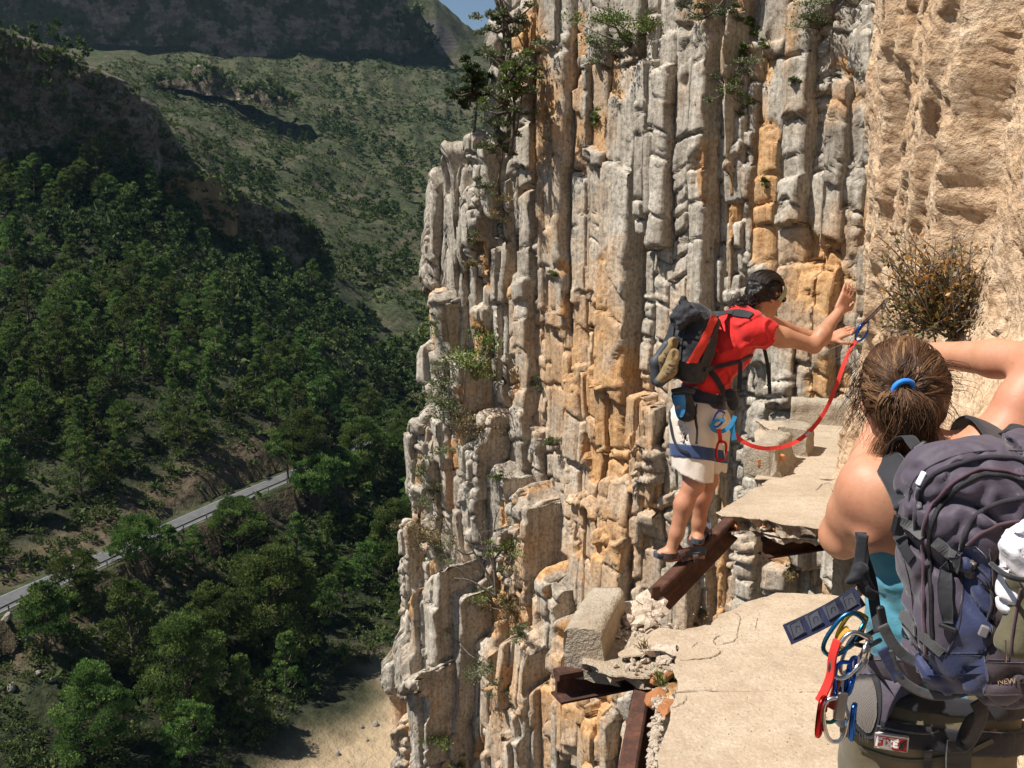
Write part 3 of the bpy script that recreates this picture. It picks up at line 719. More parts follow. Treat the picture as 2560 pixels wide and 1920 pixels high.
    L = (sideblk(0, -1) if wide else colblk(0, -1))[::-1]; Rr = colblk(-1, 1)
    cols = L + [(Us[:, i], D[:, i], T[:, i], st[:, i], tone[:, i]) for i in range(ns)] + Rr
    A = [np.stack([c[q] for c in cols], 1) for q in range(5)]
    dmax = A[1][-1].copy()
    for b in (.03, .08, .15, .25, .38, .55, .8, depth):
        row = [A[0][-1], np.minimum(A[1][-1], dmax - b), (topz.mean() * 0 + A[2][nt - 1]) + .05 * np.sqrt(b) + .035 * noise(A[0][-1] * 11, A[0][-1] * 0 + b * 13, seed=sd + 13) + facets(A[0][-1], A[0][-1] * 0 + b, .14, sd + 60, .35, .02, 1), A[3][-1], A[4][-1]]
        A = [np.concatenate([A[q], row[q][None, :]], 0) for q in range(5)]
    Uf, Df, Zf = A[0], A[1], A[2]
    V = np.stack([FO[0] + FU[0] * Uf + FN[0] * Df, FO[1] + FU[1] * Uf + FN[1] * Df, Zf], -1).reshape(-1, 3)
    nr, nc = Uf.shape
    return npmesh('rock_bed', V, grid_faces(nr, nc)[:, ::-1], {'stain': A[3].ravel(), 'tone': A[4].ravel()}, smooth=False)

def mat_rock(name='limestone', warm=0.0):
    t = NT(name); st = t.attr('stain'); tone = t.attr('tone')
    nb = t.noise(1.7, 4, .65); nf = t.noise(21, 5, .72); nv = t.noise(4.2, 5, .70, stretch=(4.2, 4.2, .22))
    g0, g1, g2, g3 = (.20, .165, .125), (.42, .365, .29), (.62, .565, .485), (.77, .725, .65)
    grey = t.ramp(t.mix(.55, nv, nf), [(.30, g0), (.46, g1), (.58, g2), (.72, g3)])
    grey = t.mix(t.math('MULTIPLY', tone, .75), grey, t.mix(1.0, grey, (.58, .56, .55), 'MULTIPLY'))
    och = t.ramp(t.mix(.5, nv, nf), [(.28, (.25, .10, .035)), (.44, (.50, .25, .095)), (.58, (.64, .40, .19)), (.74, (.72, .54, .34))])
    f = t.math('SUBTRACT', t.math('ADD', t.math('MULTIPLY', st, .80), t.math('MULTIPLY', t.mix(.6, nv, nb), 2.0)), 1.01)
    c = t.mix(t.ramp(f, [(.12, 0.), (.70, .9)]), grey, och)
    c = t.mix(t.math('MULTIPLY', t.ramp(nb, [(.55, 0.), (.66, 1.)]), .26), c, (.22, .195, .17))
    c = t.mix(t.math('MULTIPLY', t.ramp(nf, [(.33, 1.), (.45, 0.)]), .5), c, t.mix(1.0, c, (.45, .41, .38), 'MULTIPLY'))
    t.col(c); t.rough(.93); t.b.inputs['Specular IOR Level'].default_value = .18
    t.bump(t.mix(.6, nf, nv), .9, .035)
    return t.m
M_ROCK = mat_rock()
FIN = empty('rock_fin', (0.0, 14.0, -11.0), 'tall fin of upright grey and orange limestone beds behind the man', 'cliff')
rc = np.random.default_rng(5)
# px_left, px_right, py_top, py_bottom, offset, lamina, joint, amp, extra
BEDS = [
 # right of the great crack: gully wall behind the walkway
 (2150, 2420, -620, 1750, .10, .50, 1.1, .03, dict(smoothness=.3)),
 (2068, 2150, -620, 1750, .02, .16, .42, .05, dict()),
 (1985, 2068, -620, 1750, .06, .13, .30, .06, dict()),
 (1928, 1985, -620, 1750, .12, .14, .50, .06, dict(edge=.03)),
 (1864, 1912, -620, 1950, .02, .15, .20, .06, dict()),
 (1806, 1862, -620, 1950, -.13, .10, .34, .05, dict()),
 (1796, 1804, -620, 1950, .03, .20, .9, .015, dict(edge=.01)),
 (1744, 1794, -620, 1950, -.15, .11, .4, .05, dict()),
 (1732, 1741, -620, 1950, .07, .20, .9, .015, dict(edge=.01)),
 (1655, 1729, -620, 2000, .17, .14, .40, .04, dict()),
 (1586, 1655, -620, 2000, .15, .12, .36, .045, dict()),
 (1500, 1568, -620, 2050, .10, .14, .55, .05, dict()),
 (1418, 1500, -620, 2100, .10, .16, .6, .055, dict(smoothness=.2)),
 (1352, 1418, -560, 2100, .06, .13, .45, .05, dict()),
 (1308, 1352, -420, 2100, .02, .11, .40, .05, dict(smoothness=.2)),
 (1262, 1308, -230, 2150, .12, .13, .32, .055, dict()),
 (1236, 1262, -60, 2150, .06, .11, .26, .05, dict()),
 (1212, 1236, 45, 2150, .14, .12, .30, .05, dict()),
 (1186, 1212, 320, 2150, .18, .10, .24, .06, dict()),
 (1166, 1186, 455, 2150, .20, .10, .22, .06, dict()),
 (1150, 1166, 640, 2150, -.08, .10, .28, .06, dict()),
 # the free-standing pinnacle
 (1128, 1150, 410, 2150, .34, .10, .45, .03, dict(slant=-1.2, peak=.55)),
 (1098, 1128, 352, 2150, .42, .12, .40, .035, dict(slant=.5, peak=.75)),
 (1070, 1098, 420, 2150, .40, .10, .34, .04, dict(slant=-.3, peak=.25)),
 (1040, 1092, 722, 950, .72, .22, .5, .05, dict(edge=.16)),
 (1052, 1080, 868, 2200, .60, .09, .20, .05, dict()),
 (1030, 1056, 1040, 2200, .66, .09, .22, .05, dict()),
 (1012, 1034, 1060, 2200, .70, .10, .30, .05, dict()),
 (996, 1016, 1290, 2200, .80, .09, .24, .05, dict()),
 (980, 1000, 1400, 2250, .84, .09, .26, .05, dict()),
 # overlapping lower steps in front of the fin's foot
 (1094, 1160, 890, 2250, .52, .09, .22, .055, dict()),
 (1160, 1216, 1020, 2250, .50, .08, .24, .055, dict()),
 (1216, 1262, 1180, 2250, .48, .09, .24, .05, dict()),
 (1262, 1325, 1230, 2250, .46, .09, .22, .055, dict()),
 (1325, 1385, 1440, 2250, .55, .12, .30, .05, dict()),
 (1385, 1420, 1560, 2250, .62, .13, .40, .05, dict()),
 (1420, 1500, 1240, 2250, .22, .15, .50, .04, dict(smoothness=.3)),
 (1500, 1575, 1180, 2250, .24, .18, .55, .04, dict(smoothness=.35)),
 (1575, 1640, 1105, 2250, .30, .14, .30, .05, dict()),
 # great leaning slabs at the lower left
 (1090, 1132, 1480, 2300, 1.10, .12, .6, .035, dict(slant=-.5)),
 (1026, 1090, 1440, 1860, 1.25, .13, .8, .025, dict(slant=-1.0)),
 (976, 1026, 1530, 1830, 1.35, .16, .9, .022, dict(slant=-1.9)),
 (958, 974, 1590, 1830, 1.36, .2, .9, .02, dict(slant=-2.0)),
 (1000, 1060, 1700, 2350, 1.50, .08, .26, .05, dict(slant=-1.2)),
 (956, 1000, 1800, 2350, 1.52, .09, .26, .05, dict(slant=-1.6)),
 (1132, 1200, 1600, 2300, .95, .09, .30, .05, dict()),
 (1200, 1262, 1720, 2300, .90, .08, .34, .05, dict()),
 (1262, 1318, 1600, 2300, .86, .08, .36, .05, dict()),
 # below the walkway
 (1318, 1400, 1720, 2300, .80, .14, .5, .04, dict(smoothness=.3)),
 (1400, 1480, 1700, 2300, .78, .12, .4, .045, dict()),
 (1480, 1560, 1690, 2300, .80, .11, .4, .045, dict()),
 (1560, 1660, 1730, 2300, .84, .14, .4, .045, dict(smoothness=.2)),
]
for (pl, pr, pt, pb, off, lam, joint, amp, kw) in BEDS:
    u0, u1 = face_u(pr, off), face_u(pl, off)
    zt = fz((pl + pr) / 2, pt, off); zb = fz((pl + pr) / 2, pb, off)
    prof = (np.linspace(zb, zt, 12), np.interp(np.linspace(0, 1, 12), np.linspace(0, 1, 7), rc.normal(size=7) * .04))
    res = .0205 if pl > 1400 else .028
    pt = max(pt, -130); pb = min(pb, 2040)
    amp = amp * (.6 if pl > 1400 else .85)
    if pl < 1330: kw = dict(kw, depth=.8)
    o = child('rock_bed', bed_mesh(u0 - .012, u1 + .012, zb, zt, off, rc, lam, joint, amp, res, prof=prof, **kw), M_ROCK, FIN)
# the solid rock behind the beds
mb = MB()
def fpt(u, d, z): q = FO + FU * u + FN * d; return Vector((q[0], q[1], z))
tops = [(-4.5, 12), (2.8, 12), (4.6, 9), (5.6, 7.0), (6.3, 4.6), (6.9, 3.2), (7.4, .6), (7.9, -1.8), (8.4, -3.6), (8.8, -5.6)]
for (ua, za), (ub, zb) in zip(tops[:-1], tops[1:]):
    c = (za + zb) / 2
    vs = [fpt(ua, -1.3, -50), fpt(ub, -1.3, -50), fpt(ub, -1.3, c), fpt(ua, -1.3, c), fpt(ua, -5, -50), fpt(ub, -5, -50), fpt(ub, -5, c), fpt(ua, -5, c)]
    mb.add(vs, [(0,1,2,3), (3,2,6,7), (1,5,6,2), (0,3,7,4)])
child('cliff_core', mb.mesh('cliff_core'), M_ROCK, FIN)
# foot of the fin far below the frame
mb = MB(); mb.add([fpt(-3, .4, -50), fpt(9.0, 1.2, -50), fpt(8.8, .2, -8.5), fpt(-3, .1, -8.5), fpt(9.0, -5, -50), fpt(8.8, -5, -8.5)], [(0,1,2,3), (1,4,5,2)])
child('cliff_foot', mb.mesh('cliff_foot'), M_ROCK, FIN)

# ================================================================ the near wall the walkway hangs on
def mat_wall():
    t = NT('pitted_limestone')
    nb = t.noise(1.5, 4, .62); nf = t.noise(20, 5, .7); nm = t.noise(5, 3, .6)
    c = t.ramp(t.mix(.5, nb, nm), [(.30, (.45, .27, .15)), (.46, (.62, .43, .27)), (.60, (.73, .56, .39)), (.74, (.66, .54, .43))])
    c = t.mix(t.math('MULTIPLY', t.ramp(nf, [(.36, 1.), (.50, 0.)]), .7), c, (.27, .165, .10))
    c = t.mix(t.math('MULTIPLY', t.ramp(nb, [(.50, 0.), (.64, 1.)]), .6), c, (.54, .335, .185))
    t.col(c); t.rough(.95); t.b.inputs['Specular IOR Level'].default_value = .15
    t.bump(t.mix(.35, nf, nm), 1.0, .05)
    return t.m
M_WALL = mat_wall()
WP = [(1.56, .6), (1.60, 2.4), (1.70, 3.5), (1.92, 4.4), (2.18, 5.3), (2.45, 6.2), (2.60, 6.75), (2.78, 7.1), (3.02, 7.45), (3.6, 7.7), (4.6, 7.9)]
WPs = smooth_pts([Vector((a, b, 0)) for a, b in WP], 14)
wl_ = [0.0]
for a, b in zip(WPs[:-1], WPs[1:]): wl_.append(wl_[-1] + (b - a).length)
wl_ = np.array(wl_); wx = np.array([p.x for p in WPs]); wy = np.array([p.y for p in WPs])
ss = np.concatenate([np.linspace(0, 2.6, 30, endpoint=False), np.linspace(2.6, 7.3, 240, endpoint=False), np.linspace(7.3, wl_[-1], 30)])
zz = np.concatenate([np.linspace(-9, -2.0, 40, endpoint=False), np.linspace(-2.0, 3.4, 280, endpoint=False), np.linspace(3.4, 9, 40)])
SS, ZZ = np.meshgrid(ss, zz)
X0 = np.interp(SS, wl_, wx); Y0 = np.interp(SS, wl_, wy)
tx_ = np.gradient(wx, wl_); ty_ = np.gradient(wy, wl_)
TX = np.interp(SS, wl_, tx_); TY = np.interp(SS, wl_, ty_); q = np.hypot(TX, TY); NX, NY = -TY / q, TX / q
# outward offset: the foot stands out over the path, the upper wall leans back and is cut by a slanting corner
off = .22 * sstep(1.0, -.5, ZZ) + .07 * fbm(SS * .9, ZZ * .7, seed=101, octv=4)
cl = SS - (4.12 - (ZZ - 2.0) * .40); wob = .14 * fbm(ZZ * 1.4, SS * .8, seed=103, octv=4)
off = off + .22 * (sstep(-.12, .05, cl + wob) - 1) * sstep(.95, 1.5, ZZ)
for (a0, b0, sl, hh, sd) in ((5.6, 1.9, -.35, .07, 111), (4.75, 1.6, -.6, .06, 112), (5.1, 2.9, -.5, .07, 113)):
    c2 = SS - (a0 + (ZZ - b0) * sl) + .1 * fbm(ZZ * 2, SS * 2, seed=sd, octv=3); off = off + hh * sstep(-.04, .03, c2)
rid = SS * .8 + ZZ * .35; off = off + .035 * fbm(SS * 2.6 + .8 * ZZ, ZZ * 1.6 - .5 * SS, seed=105, octv=5) + .05 * (np.abs(noise(rid * 2.1, ZZ * .7, seed=131)) - .3) + .022 * np.abs(noise(rid * 6.5, ZZ * 1.9, seed=132)) - .06 * sstep(.05, 0, np.abs(noise(rid * 1.6 + .2 * noise(ZZ * 3, SS * 3, seed=134), ZZ * .45, seed=133))) + facets(SS + .3 * ZZ, ZZ, .16, 135, .16, .004, .6) + .010 * fbm(SS * 11, ZZ * 8, seed=106, octv=3) + .008 * noise(SS * 40, ZZ * 34, seed=107)
pit = noise(SS * 9 + .4 * ZZ, ZZ * 6, seed=108); off = off - .05 * sstep(.62, .85, pit) * sstep(-.2, .3, noise(SS * 1.5, ZZ * 1.5, seed=110)); pit2 = noise(SS * 22 + 3, ZZ * 15, seed=109); off = off - .018 * sstep(.45, .8, pit2)
V = np.stack([X0 + NX * off, Y0 + NY * off, ZZ], -1).reshape(-1, 3)
wall = link('near_cliff_wall', npmesh('near_cliff_wall', V, grid_faces(*SS.shape)), M_WALL)
tag(wall, 'pinkish pitted limestone wall rising on the right beside the walkway', 'cliff')
def wall_pt(px, py):
    """point of the near wall under the view ray (uses the smooth wall line)"""
    d = _ray(px, py); best = None
    for k in range(len(WPs)):
        X, Y = WPs[k].x, WPs[k].y; e_ = abs(X / Y - d[0] / d[1])
        if Y > 1 and (best is None or e_ < best[0]): best = (e_, Y)
    return at(px, py, best[1])
# ================================================================ the broken concrete walkway
def mat_concrete(name, c0, c1, c2, b=.5):
    t = NT(name); n1 = t.noise(3, 5, .62); n2 = t.noise(64, 3, .7); n3 = t.noise(16, 4, .6)
    c = t.ramp(t.mix(.45, n1, n3), [(.32, c0), (.5, c1), (.68, c2)])
    c = t.mix(t.math('MULTIPLY', t.ramp(n2, [(.55, 0.), (.64, 1.)]), .55), c, (.26, .20, .145))
    c = t.mix(t.math('MULTIPLY', t.ramp(n2, [(.34, 1.), (.46, 0.)]), .35), c, (.70, .60, .48))
    c = t.mix(t.math('MULTIPLY', t.ramp(t.noise(1.4, 6, .7), [(.48, 0.), (.62, 1.)]), .40), c, (.36, .27, .185))
    c = t.mix(t.math('MULTIPLY', t.ramp(t.noise(7, 6, .75), [(.56, 0.), (.64, 1.)]), .32), c, (.27, .22, .17))
    t.col(c); t.rough(.93); t.b.inputs['Specular IOR Level'].default_value = .2
    t.bump(t.mix(.6, n3, n2), b, .02); return t.m
M_CONC = mat_concrete('worn_concrete', (.32, .245, .17), (.43, .342, .248), (.51, .42, .315))
M_CONC_OLD = mat_concrete('grey_concrete', (.26, .21, .155), (.38, .32, .24), (.48, .42, .33), 1.0)
M_RUST = None
def mat_rust():
    t = NT('rusty_steel'); n = t.noise(11, 5, .65); n2 = t.noise(70, 3)
    c = t.ramp(t.mix(.3, n, n2), [(.30, (.040, .020, .016)), (.5, (.085, .038, .026)), (.64, (.15, .062, .035)), (.75, (.26, .115, .055))])
    t.col(c); t.rough(.78); t.set(Metallic=.25); t.bump(n2, .5, .004); return t.m
M_RUST = mat_rust()
M_BRICK = plain('orange_brick', (.46, .19, .075), .92, var=.35, scale=22, bump=.7, bdist=.006)
M_RUBBLE = mat_concrete('pale_rubble', (.42, .33, .25), (.60, .50, .40), (.74, .66, .57), .9)
M_CRACK = plain('dirt_in_crack', (.17, .12, .08), 1.0, var=.4, scale=60)

def slab_mesh(name, outline, ztop, th, seed, jag=.012, step=.03, jag_mask=None, under=.05):
    rs = np.random.default_rng(seed); P = []
    n = len(outline)
    for i in range(n):
        a = Vector(outline[i][:2]); b = Vector(outline[(i+1) % n][:2]); k = max(1, int((b - a).length / step))
        j = jag if jag_mask is None else jag * jag_mask[i]
        nrm = Vector((-(b - a).y, (b - a).x)).normalized() if (b - a).length > 0 else Vector((0, 0))
        for q in range(k):
            p = a.lerp(b, q / k); o = (j * 2.2 * float(noise(np.array([p.x * 9.]), np.array([p.y * 9.]), seed=seed)[0]) + j * rs.normal() * .15) if q else 0
            P.append(p + nrm * o)
    P = [Vector((p.x, p.y)) for p in P]; N = len(P); c = sum(P, Vector((0, 0))) / N
    rows = [(0.0, 0.0), (-.006, .006), (-.25 * th, .5), (-.6 * th, .5), (-th, .5)]
    V = []; ar = sum(P[i].x * P[(i+1) % N].y - P[(i+1) % N].x * P[i].y for i in range(N)); sg = 1 if ar > 0 else -1
    for r, (dz, f) in enumerate(rows):
        for i in range(N):
            t = (P[(i+1) % N] - P[i-1]).normalized(); nin = Vector((-t.y, t.x)) * sg
            if f == 0: o = 0
            elif f == .006: o = -.004
            else: o = (abs(float(noise(np.array([i * .31]), np.array([r * 1.7]), seed=seed + 5)[0])) * under + (rs.random() - .5) * .02 * (jag > .004)) * (1 if r < 4 else 1.6)
            p = P[i] + nin * o; V.append((p.x, p.y, ztop + dz + ((rs.random() - .5) * .02 if (r in (2, 3, 4) and jag > .004) else 0)))
    F = []
    for r in range(len(rows) - 1):
        for i in range(N):
            j = (i + 1) % N; q = (r*N+i, (r+1)*N+i, (r+1)*N+j, r*N+j); F.append(q if sg > 0 else q[::-1])
    F.append(tuple(range(N)) if sg > 0 else tuple(range(N-1, -1, -1)))
    bt = tuple((len(rows)-1)*N + i for i in range(N)); F.append(bt[::-1] if sg > 0 else bt)
    me = bpy.data.meshes.new(name); me.from_pydata(V, [], F); me.update(); return me
def O(px, py, z=0.0): p = on(px, py, z); return (p.x, p.y)
W1 = empty('walkway_slab', (1.1, 3.6, 0), 'wide cracked concrete walkway slab in the foreground under the woman', 'walkway')
ncrack = [O(1692, 1733), O(1760, 1727), O(1840, 1730), O(1930, 1727), O(2050, 1731), (1.75, 4.02)]
near_poly = [(-.62, .5), (-.42, 1.1), (-.1, 2.0), (.24, 2.85), O(1650, 1914), O(1657, 1866), O(1674, 1809), O(1677, 1765)] + ncrack[:-1] + [(1.72, 4.02), (1.66, 3.0), (1.6, .5)]
def shift(pts, d): return [(x, y + d) for x, y in pts]
far_poly = shift(ncrack, .006)[:-1] + [(1.75, 4.026), (2.02, 5.0), O(2150, 1492), O(2035, 1487), O(1985, 1483), O(1941, 1482), O(1900, 1495), O(1866, 1505), O(1833, 1525), O(1812, 1532), O(1779, 1563), O(1745, 1568), O(1718, 1572),
            O(1690, 1590), O(1700, 1617), O(1694, 1657), O(1690, 1690)]
child('slab_piece', slab_mesh('slab_piece', near_poly, 0, .13, 3, .006), M_CONC, W1)
child('slab_piece', slab_mesh('slab_piece', far_poly[::-1], 0.001, .13, 4, .008), M_CONC, W1)
def crack_strip(pts, w, z, seed, parent):
    rs = np.random.default_rng(seed); mb = MB(); P = smooth_pts([Vector((*p, z)) for p in pts], 9); V = []
    for i, p in enumerate(P):
        t = (P[min(i+1, len(P)-1)] - P[max(i-1, 0)]).normalized(); nn = Vector((-t.y, t.x, 0)); j = nn * rs.normal() * .0025
        ww = w * .5 * (.3 + .9 * rs.random()) * min(1, .25 + min(i, len(P)-1-i) * .3); V += [p + j - nn * ww, p + j + nn * ww]
    mb.add(V, [(2*i, 2*i+1, 2*i+3, 2*i+2) for i in range(len(P)-1)]); return child('crack', mb.mesh('crack'), M_CRACK, parent)
for k, (pts, w) in enumerate([([(1838, 1533), (1850, 1545), (1845, 1575), (1835, 1603), (1795, 1614)], .004), ([(1800, 1590), (1783, 1602), (1790, 1614)], .006),
                              ([(1803, 1628), (1790, 1640), (1760, 1648), (1700, 1652)], .007), ([(1718, 1742), (1708, 1758), (1678, 1772)], .004), ([(1893, 1545), (1887, 1580)], .0025), ([(1745, 1606), (1728, 1622)], .003)]):
    crack_strip([O(*p) for p in pts], w, .0045, 40 + k, W1)
# thin worn-off screed along the broken edge, and rubble
W2 = empty('broken_walkway_edge', (.5, 4.4, 0), 'crumbled pale concrete ledge carrying the parapet stump over the steel bracket', 'walkway')
edge_poly = [O(1450, 1650, -.05), O(1460, 1600, -.05), O(1500, 1545, -.05), O(1600, 1545, -.05), O(1650, 1565, -.05), O(1700, 1574, -.05), O(1704, 1620, -.05), O(1690, 1655, -.05), O(1630, 1675, -.05), O(1560, 1682, -.05), O(1500, 1672, -.05)]
child('ledge', slab_mesh('ledge', edge_poly, -.06, .055, 9, .022, .022), M_CONC_OLD, W2)
child('screed', slab_mesh('screed', [O(1548, 1640, -.03), O(1600, 1598, -.03), O(1655, 1572, -.03), O(1716, 1574, -.03), O(1705, 1618, -.03), O(1640, 1625, -.03), O(1600, 1640, -.03)], -.024, .025, 10, .014, .02), M_CONC, W2)
child('screed', slab_mesh('screed', [O(1602, 1636, -.02), O(1640, 1616, -.02), O(1696, 1618, -.02), O(1692, 1646, -.02), O(1650, 1632, -.02)], -.004, .03, 11, .010, .02), M_RUBBLE, W2)
def stone_mesh(seed, sub=1, sharp=.35):
    rs = np.random.default_rng(seed)
    import bmesh
    bm = bmesh.new(); bmesh.ops.create_icosphere(bm, subdivisions=sub, radius=1.0)
    a = rs.uniform(.7, 1.2, 3)
    for v in bm.verts:
        v.co = Vector((v.co.x * a[0], v.co.y * a[1], v.co.z * a[2])) * (1 + rs.normal() * sharp * .45)
    me = bpy.data.meshes.new('stone'); bm.to_mesh(me); bm.free(); return me
STONES = [stone_mesh(s) for s in range(5)]
M_STONE = plain('cream_rubble', (.60, .49, .38), .95, var=.3, scale=1.5, bump=.6, bdist=.05)
for s in STONES: s.materials.append(M_STONE)
BSTONES = [s.copy() for s in STONES[:2]]
for s in BSTONES: s.materials.clear(); s.materials.append(M_BRICK)
rk = np.random.default_rng(8)
def stone(p, r, parent, me=None, name='stone', flat=.7):
    o = link(name, me or STONES[int(rk.integers(0, 5))], None, parent); o.location = Vector(p) - parent.location
    o.scale = (r, r * rk.uniform(.7, 1.1), r * flat); o.rotation_euler = (rk.random(), rk.random(), rk.random() * 6); return o
for k in range(110):
    px = rk.uniform(1535, 1700); py = rk.uniform(1560, 1685); stone(on(px, py, -.05), rk.uniform(.006, .024), W2)
for k in range(10): stone(on(rk.uniform(1570, 1650), rk.uniform(1520, 1562), -.02), rk.uniform(.02, .05), W2)
for (px, py, r, fl) in [(1590, 1532, .085, .35), (1640, 1525, .07, .4), (1612, 1508, .06, .5), (1650, 1512, .05, .6), (1600, 1552, .07, .3)]: stone(on(px, py, -.02), r, W2, flat=fl)
# crumbling masonry along the left edge of the slab: orange bricks and pale mortar over the edge rail
for (px, py, r) in [(1660, 1695, .055), (1640, 1700, .05), (1668, 1755, .04), (1655, 1790, .05), (1672, 1772, .05), (1640, 1745, .045), (1690, 1660, .035)]: stone(on(px, py, -.07), r, W1, BSTONES[int(rk.integers(0, 2))], 'brick', .5)
for k in range(130):
    py = rk.uniform(1720, 1925); px = 1652 - (py - 1720) * .09 + rk.normal() * 9; stone(on(px, py, -.07), rk.uniform(.006, .022), W1)

for k in range(120):                                   # grit lying on the slab
    px = rk.uniform(1690, 2150); py = rk.uniform(1500, 1900); stone(on(px, py, .002), rk.uniform(.002, .0055), W1, name='pebble')
# ---------------------------------------------------------------- parapet stumps
def extrude_block(name, prof, A, B, seed, jag=.006, m=None, root=None, ups=(0, 0, 1), sub=.025):
    """profile (side, up) swept from A to B with broken, slightly rough faces"""
    A, B = Vector(A), Vector(B); t = (B - A); Ln = t.length; t.normalize(); up = Vector(ups); sd = t.cross(up).normalized()
    pr = []
    for i in range(len(prof)):
        a = Vector(prof[i]); b = Vector(prof[(i+1) % len(prof)]); k = max(1, int((b - a).length / sub)); pr += [a.lerp(b, q / k) for q in range(k)]
    n = len(pr); m_ = max(3, int(Ln / sub)); V = []
    for r in range(m_ + 1):
        for p in pr:
            q = A + t * (Ln * r / m_) + sd * p.x + up * p.y; V.append(q)
    V = np.array(V); c = np.array((A + B) / 2)
    dsp = jag * np.stack([noise(V[:, 0] * 22, V[:, 1] * 22, V[:, 2] * 22, seed + k) + .6 * noise(V[:, 0] * 55, V[:, 1] * 55, V[:, 2] * 55, seed + 9 + k) for k in range(3)], 1)
    V = V + dsp; F = []
    for r in range(m_):
        for i in range(n): j = (i+1) % n; F.append((r*n+i, r*n+j, (r+1)*n+j, (r+1)*n+i))
    me = bpy.data.meshes.new(name); me.from_pydata([tuple(v) for v in V], [], F + [tuple(range(n-1, -1, -1)), tuple(m_*n + i for i in range(n))]); me.update(); me.polygons.foreach_set('use_smooth', np.array([len(p.vertices) == 4 for p in me.polygons]))
    return me
B1 = tag(link('parapet_stump', extrude_block('parapet_stump', [(-.115, -.13), (.145, -.13), (.095, -.09), (.070, -.03), (.064, .04), (.055, .105), (.03, .12), (-.10, .105), (-.115, .09)], (.335, 4.10, -.035), (.49, 4.56, -.03), 5, .007), M_CONC_OLD),
         'weathered grey concrete parapet stump at the broken edge of the near slab', 'parapet')
B2 = tag(link('parapet_stump', extrude_block('parapet_stump', [(-.14, -.03), (.15, -.03), (.10, .05), (.07, .20), (-.08, .22), (-.14, .12)], (1.80, 6.92, 0), (2.06, 7.42, .0), 15, .014), M_CONC_OLD),
         'low broken parapet stump with exposed brick on the far slab, nearer one', 'parapet')
B3 = tag(link('parapet_stump', extrude_block('parapet_stump', [(-.12, -.03), (.13, -.03), (.11, .20), (-.10, .22)], (2.16, 7.52, 0), (2.30, 7.78, .0), 25, .012), M_CONC_OLD),
         'small square parapet stump on the far slab, behind the broken one', 'parapet')
B4 = tag(link('parapet_wall', extrude_block('parapet_wall', [(-.08, -.05), (.08, -.05), (.075, .20), (.04, .235), (-.04, .235), (-.075, .20)], (2.50, 8.75, -.02), (3.6, 8.45, -.02), 35, .008), M_CONC_OLD),
         'rounded concrete parapet wall closing the far end of the walkway', 'parapet')
mbk = MB()
for (c, s) in [((1.86, 6.97, .03), (.13, .05, .05)), ((1.80, 6.95, .09), (.09, .06, .05)), ((1.90, 6.96, .12), (.12, .05, .045))]: mbk.box(c, s, None, .006)
o = link('brick_course', mbk.mesh('brick_course'), M_BRICK, B2)
# ---------------------------------------------------------------- far slabs
W3 = tag(link('walkway_slab', slab_mesh('walkway_slab', [O(1798, 1284), O(1815, 1266), O(1837, 1247), O(1862, 1236), O(1886, 1222), O(1905, 1208), O(1929, 1198.5), O(2090, 1199), (2.35, 6.95), (2.30, 5.75), O(2070, 1323), O(2049, 1320), O(1975, 1311), O(1907, 1299), O(1855, 1290)], 0, .09, 13, .016, .022, under=.07), M_CONC),
         'broken concrete slab beyond the gap, reached by the rusty rail', 'walkway')
crack_strip([O(2075, 1207), (O(2055, 1212)), O(2045, 1222), O(2038, 1226)], .006, .0045, 61, W3)
child('brick', slab_mesh('brick', [O(1805, 1296, -.06), O(1838, 1302, -.06), O(1842, 1322, -.06), O(1812, 1306, -.06)], -.045, .05, 71, .004), M_BRICK, W3)
for k in range(26):
    px = rk.uniform(1815, 2060); py = 1290 + (px - 1798) * .125; stone(on(px, py + rk.uniform(2, 14), -.06), rk.uniform(.015, .04), W3, BSTONES[0] if rk.random() < .25 else None, 'brick' if False else 'stone')
child('underside', slab_mesh('underside', [O(1832, 1300, -.09), O(1905, 1285, -.09), O(2080, 1290, -.09), (2.25, 5.85), O(2049, 1350, -.09), O(1969, 1343, -.09), O(1900, 1325, -.09)], -.088, .05, 14, .02, .025), M_RUBBLE, W3)
W4 = tag(link('walkway_slab', slab_mesh('walkway_slab', [O(1886, 1194), O(1905, 1178), O(1960, 1135), O(2000, 1112), (2.2, 8.8), (3.6, 8.7), (3.4, 7.6), (2.75, 7.05), O(2095, 1196.5)], -.004, .12, 23, .010, .03), M_CONC),
         'farthest walkway slab with parapet stumps along its left side', 'walkway')
# ---------------------------------------------------------------- old rails used as brackets
RAIL = [(-.055, 0), (.055, 0), (.055, .010), (.016, .026), (.010, .036), (.010, .088), (.030, .098), (.034, .106), (.034, .128), (.026, .136), (-.026, .136), (-.034, .128), (-.034, .106), (-.030, .098), (-.010, .088), (-.010, .036), (-.016, .026), (-.055, .010)]
def rail(A, B, label):
    mb = MB(); up = Vector((0, 0, 1)); mb.prism([(x, y - .136) for x, y in RAIL], A, B)
    return tag(link('steel_rail', mb.mesh('steel_rail'), M_RUST), label, 'rail')
rail((.195, 4.10, -.115), (1.9, 4.78, -.115), 'rusty rail bracket jutting out left under the parapet stump')
rail((.36, 3.05, -.125), (.64, 4.36, -.125), 'rusty rail running along under the left edge of the near slab')
RC_A = Vector((.62, 4.60, -.012)); RC_B = Vector((1.36, 5.98, -.012)); rail(RC_A, RC_B, 'rusty rail bridging the gap, with the man in red standing on it')
rail((1.58, 5.98, -.135), (2.6, 6.38, -.135), 'rusty rail end under the edge of the broken slab beyond the gap')
mb = MB(); mb.box((.70, 4.62, .0), (.045, .012, .15), Matrix.Rotation(R(20), 3, 'Z') @ Matrix.Rotation(R(8), 3, 'X'), .003)
tag(link('steel_plate', mb.mesh('steel_plate'), M_RUST), 'short upright rusty steel plate at the near end of the bridging rail', 'steel plate')
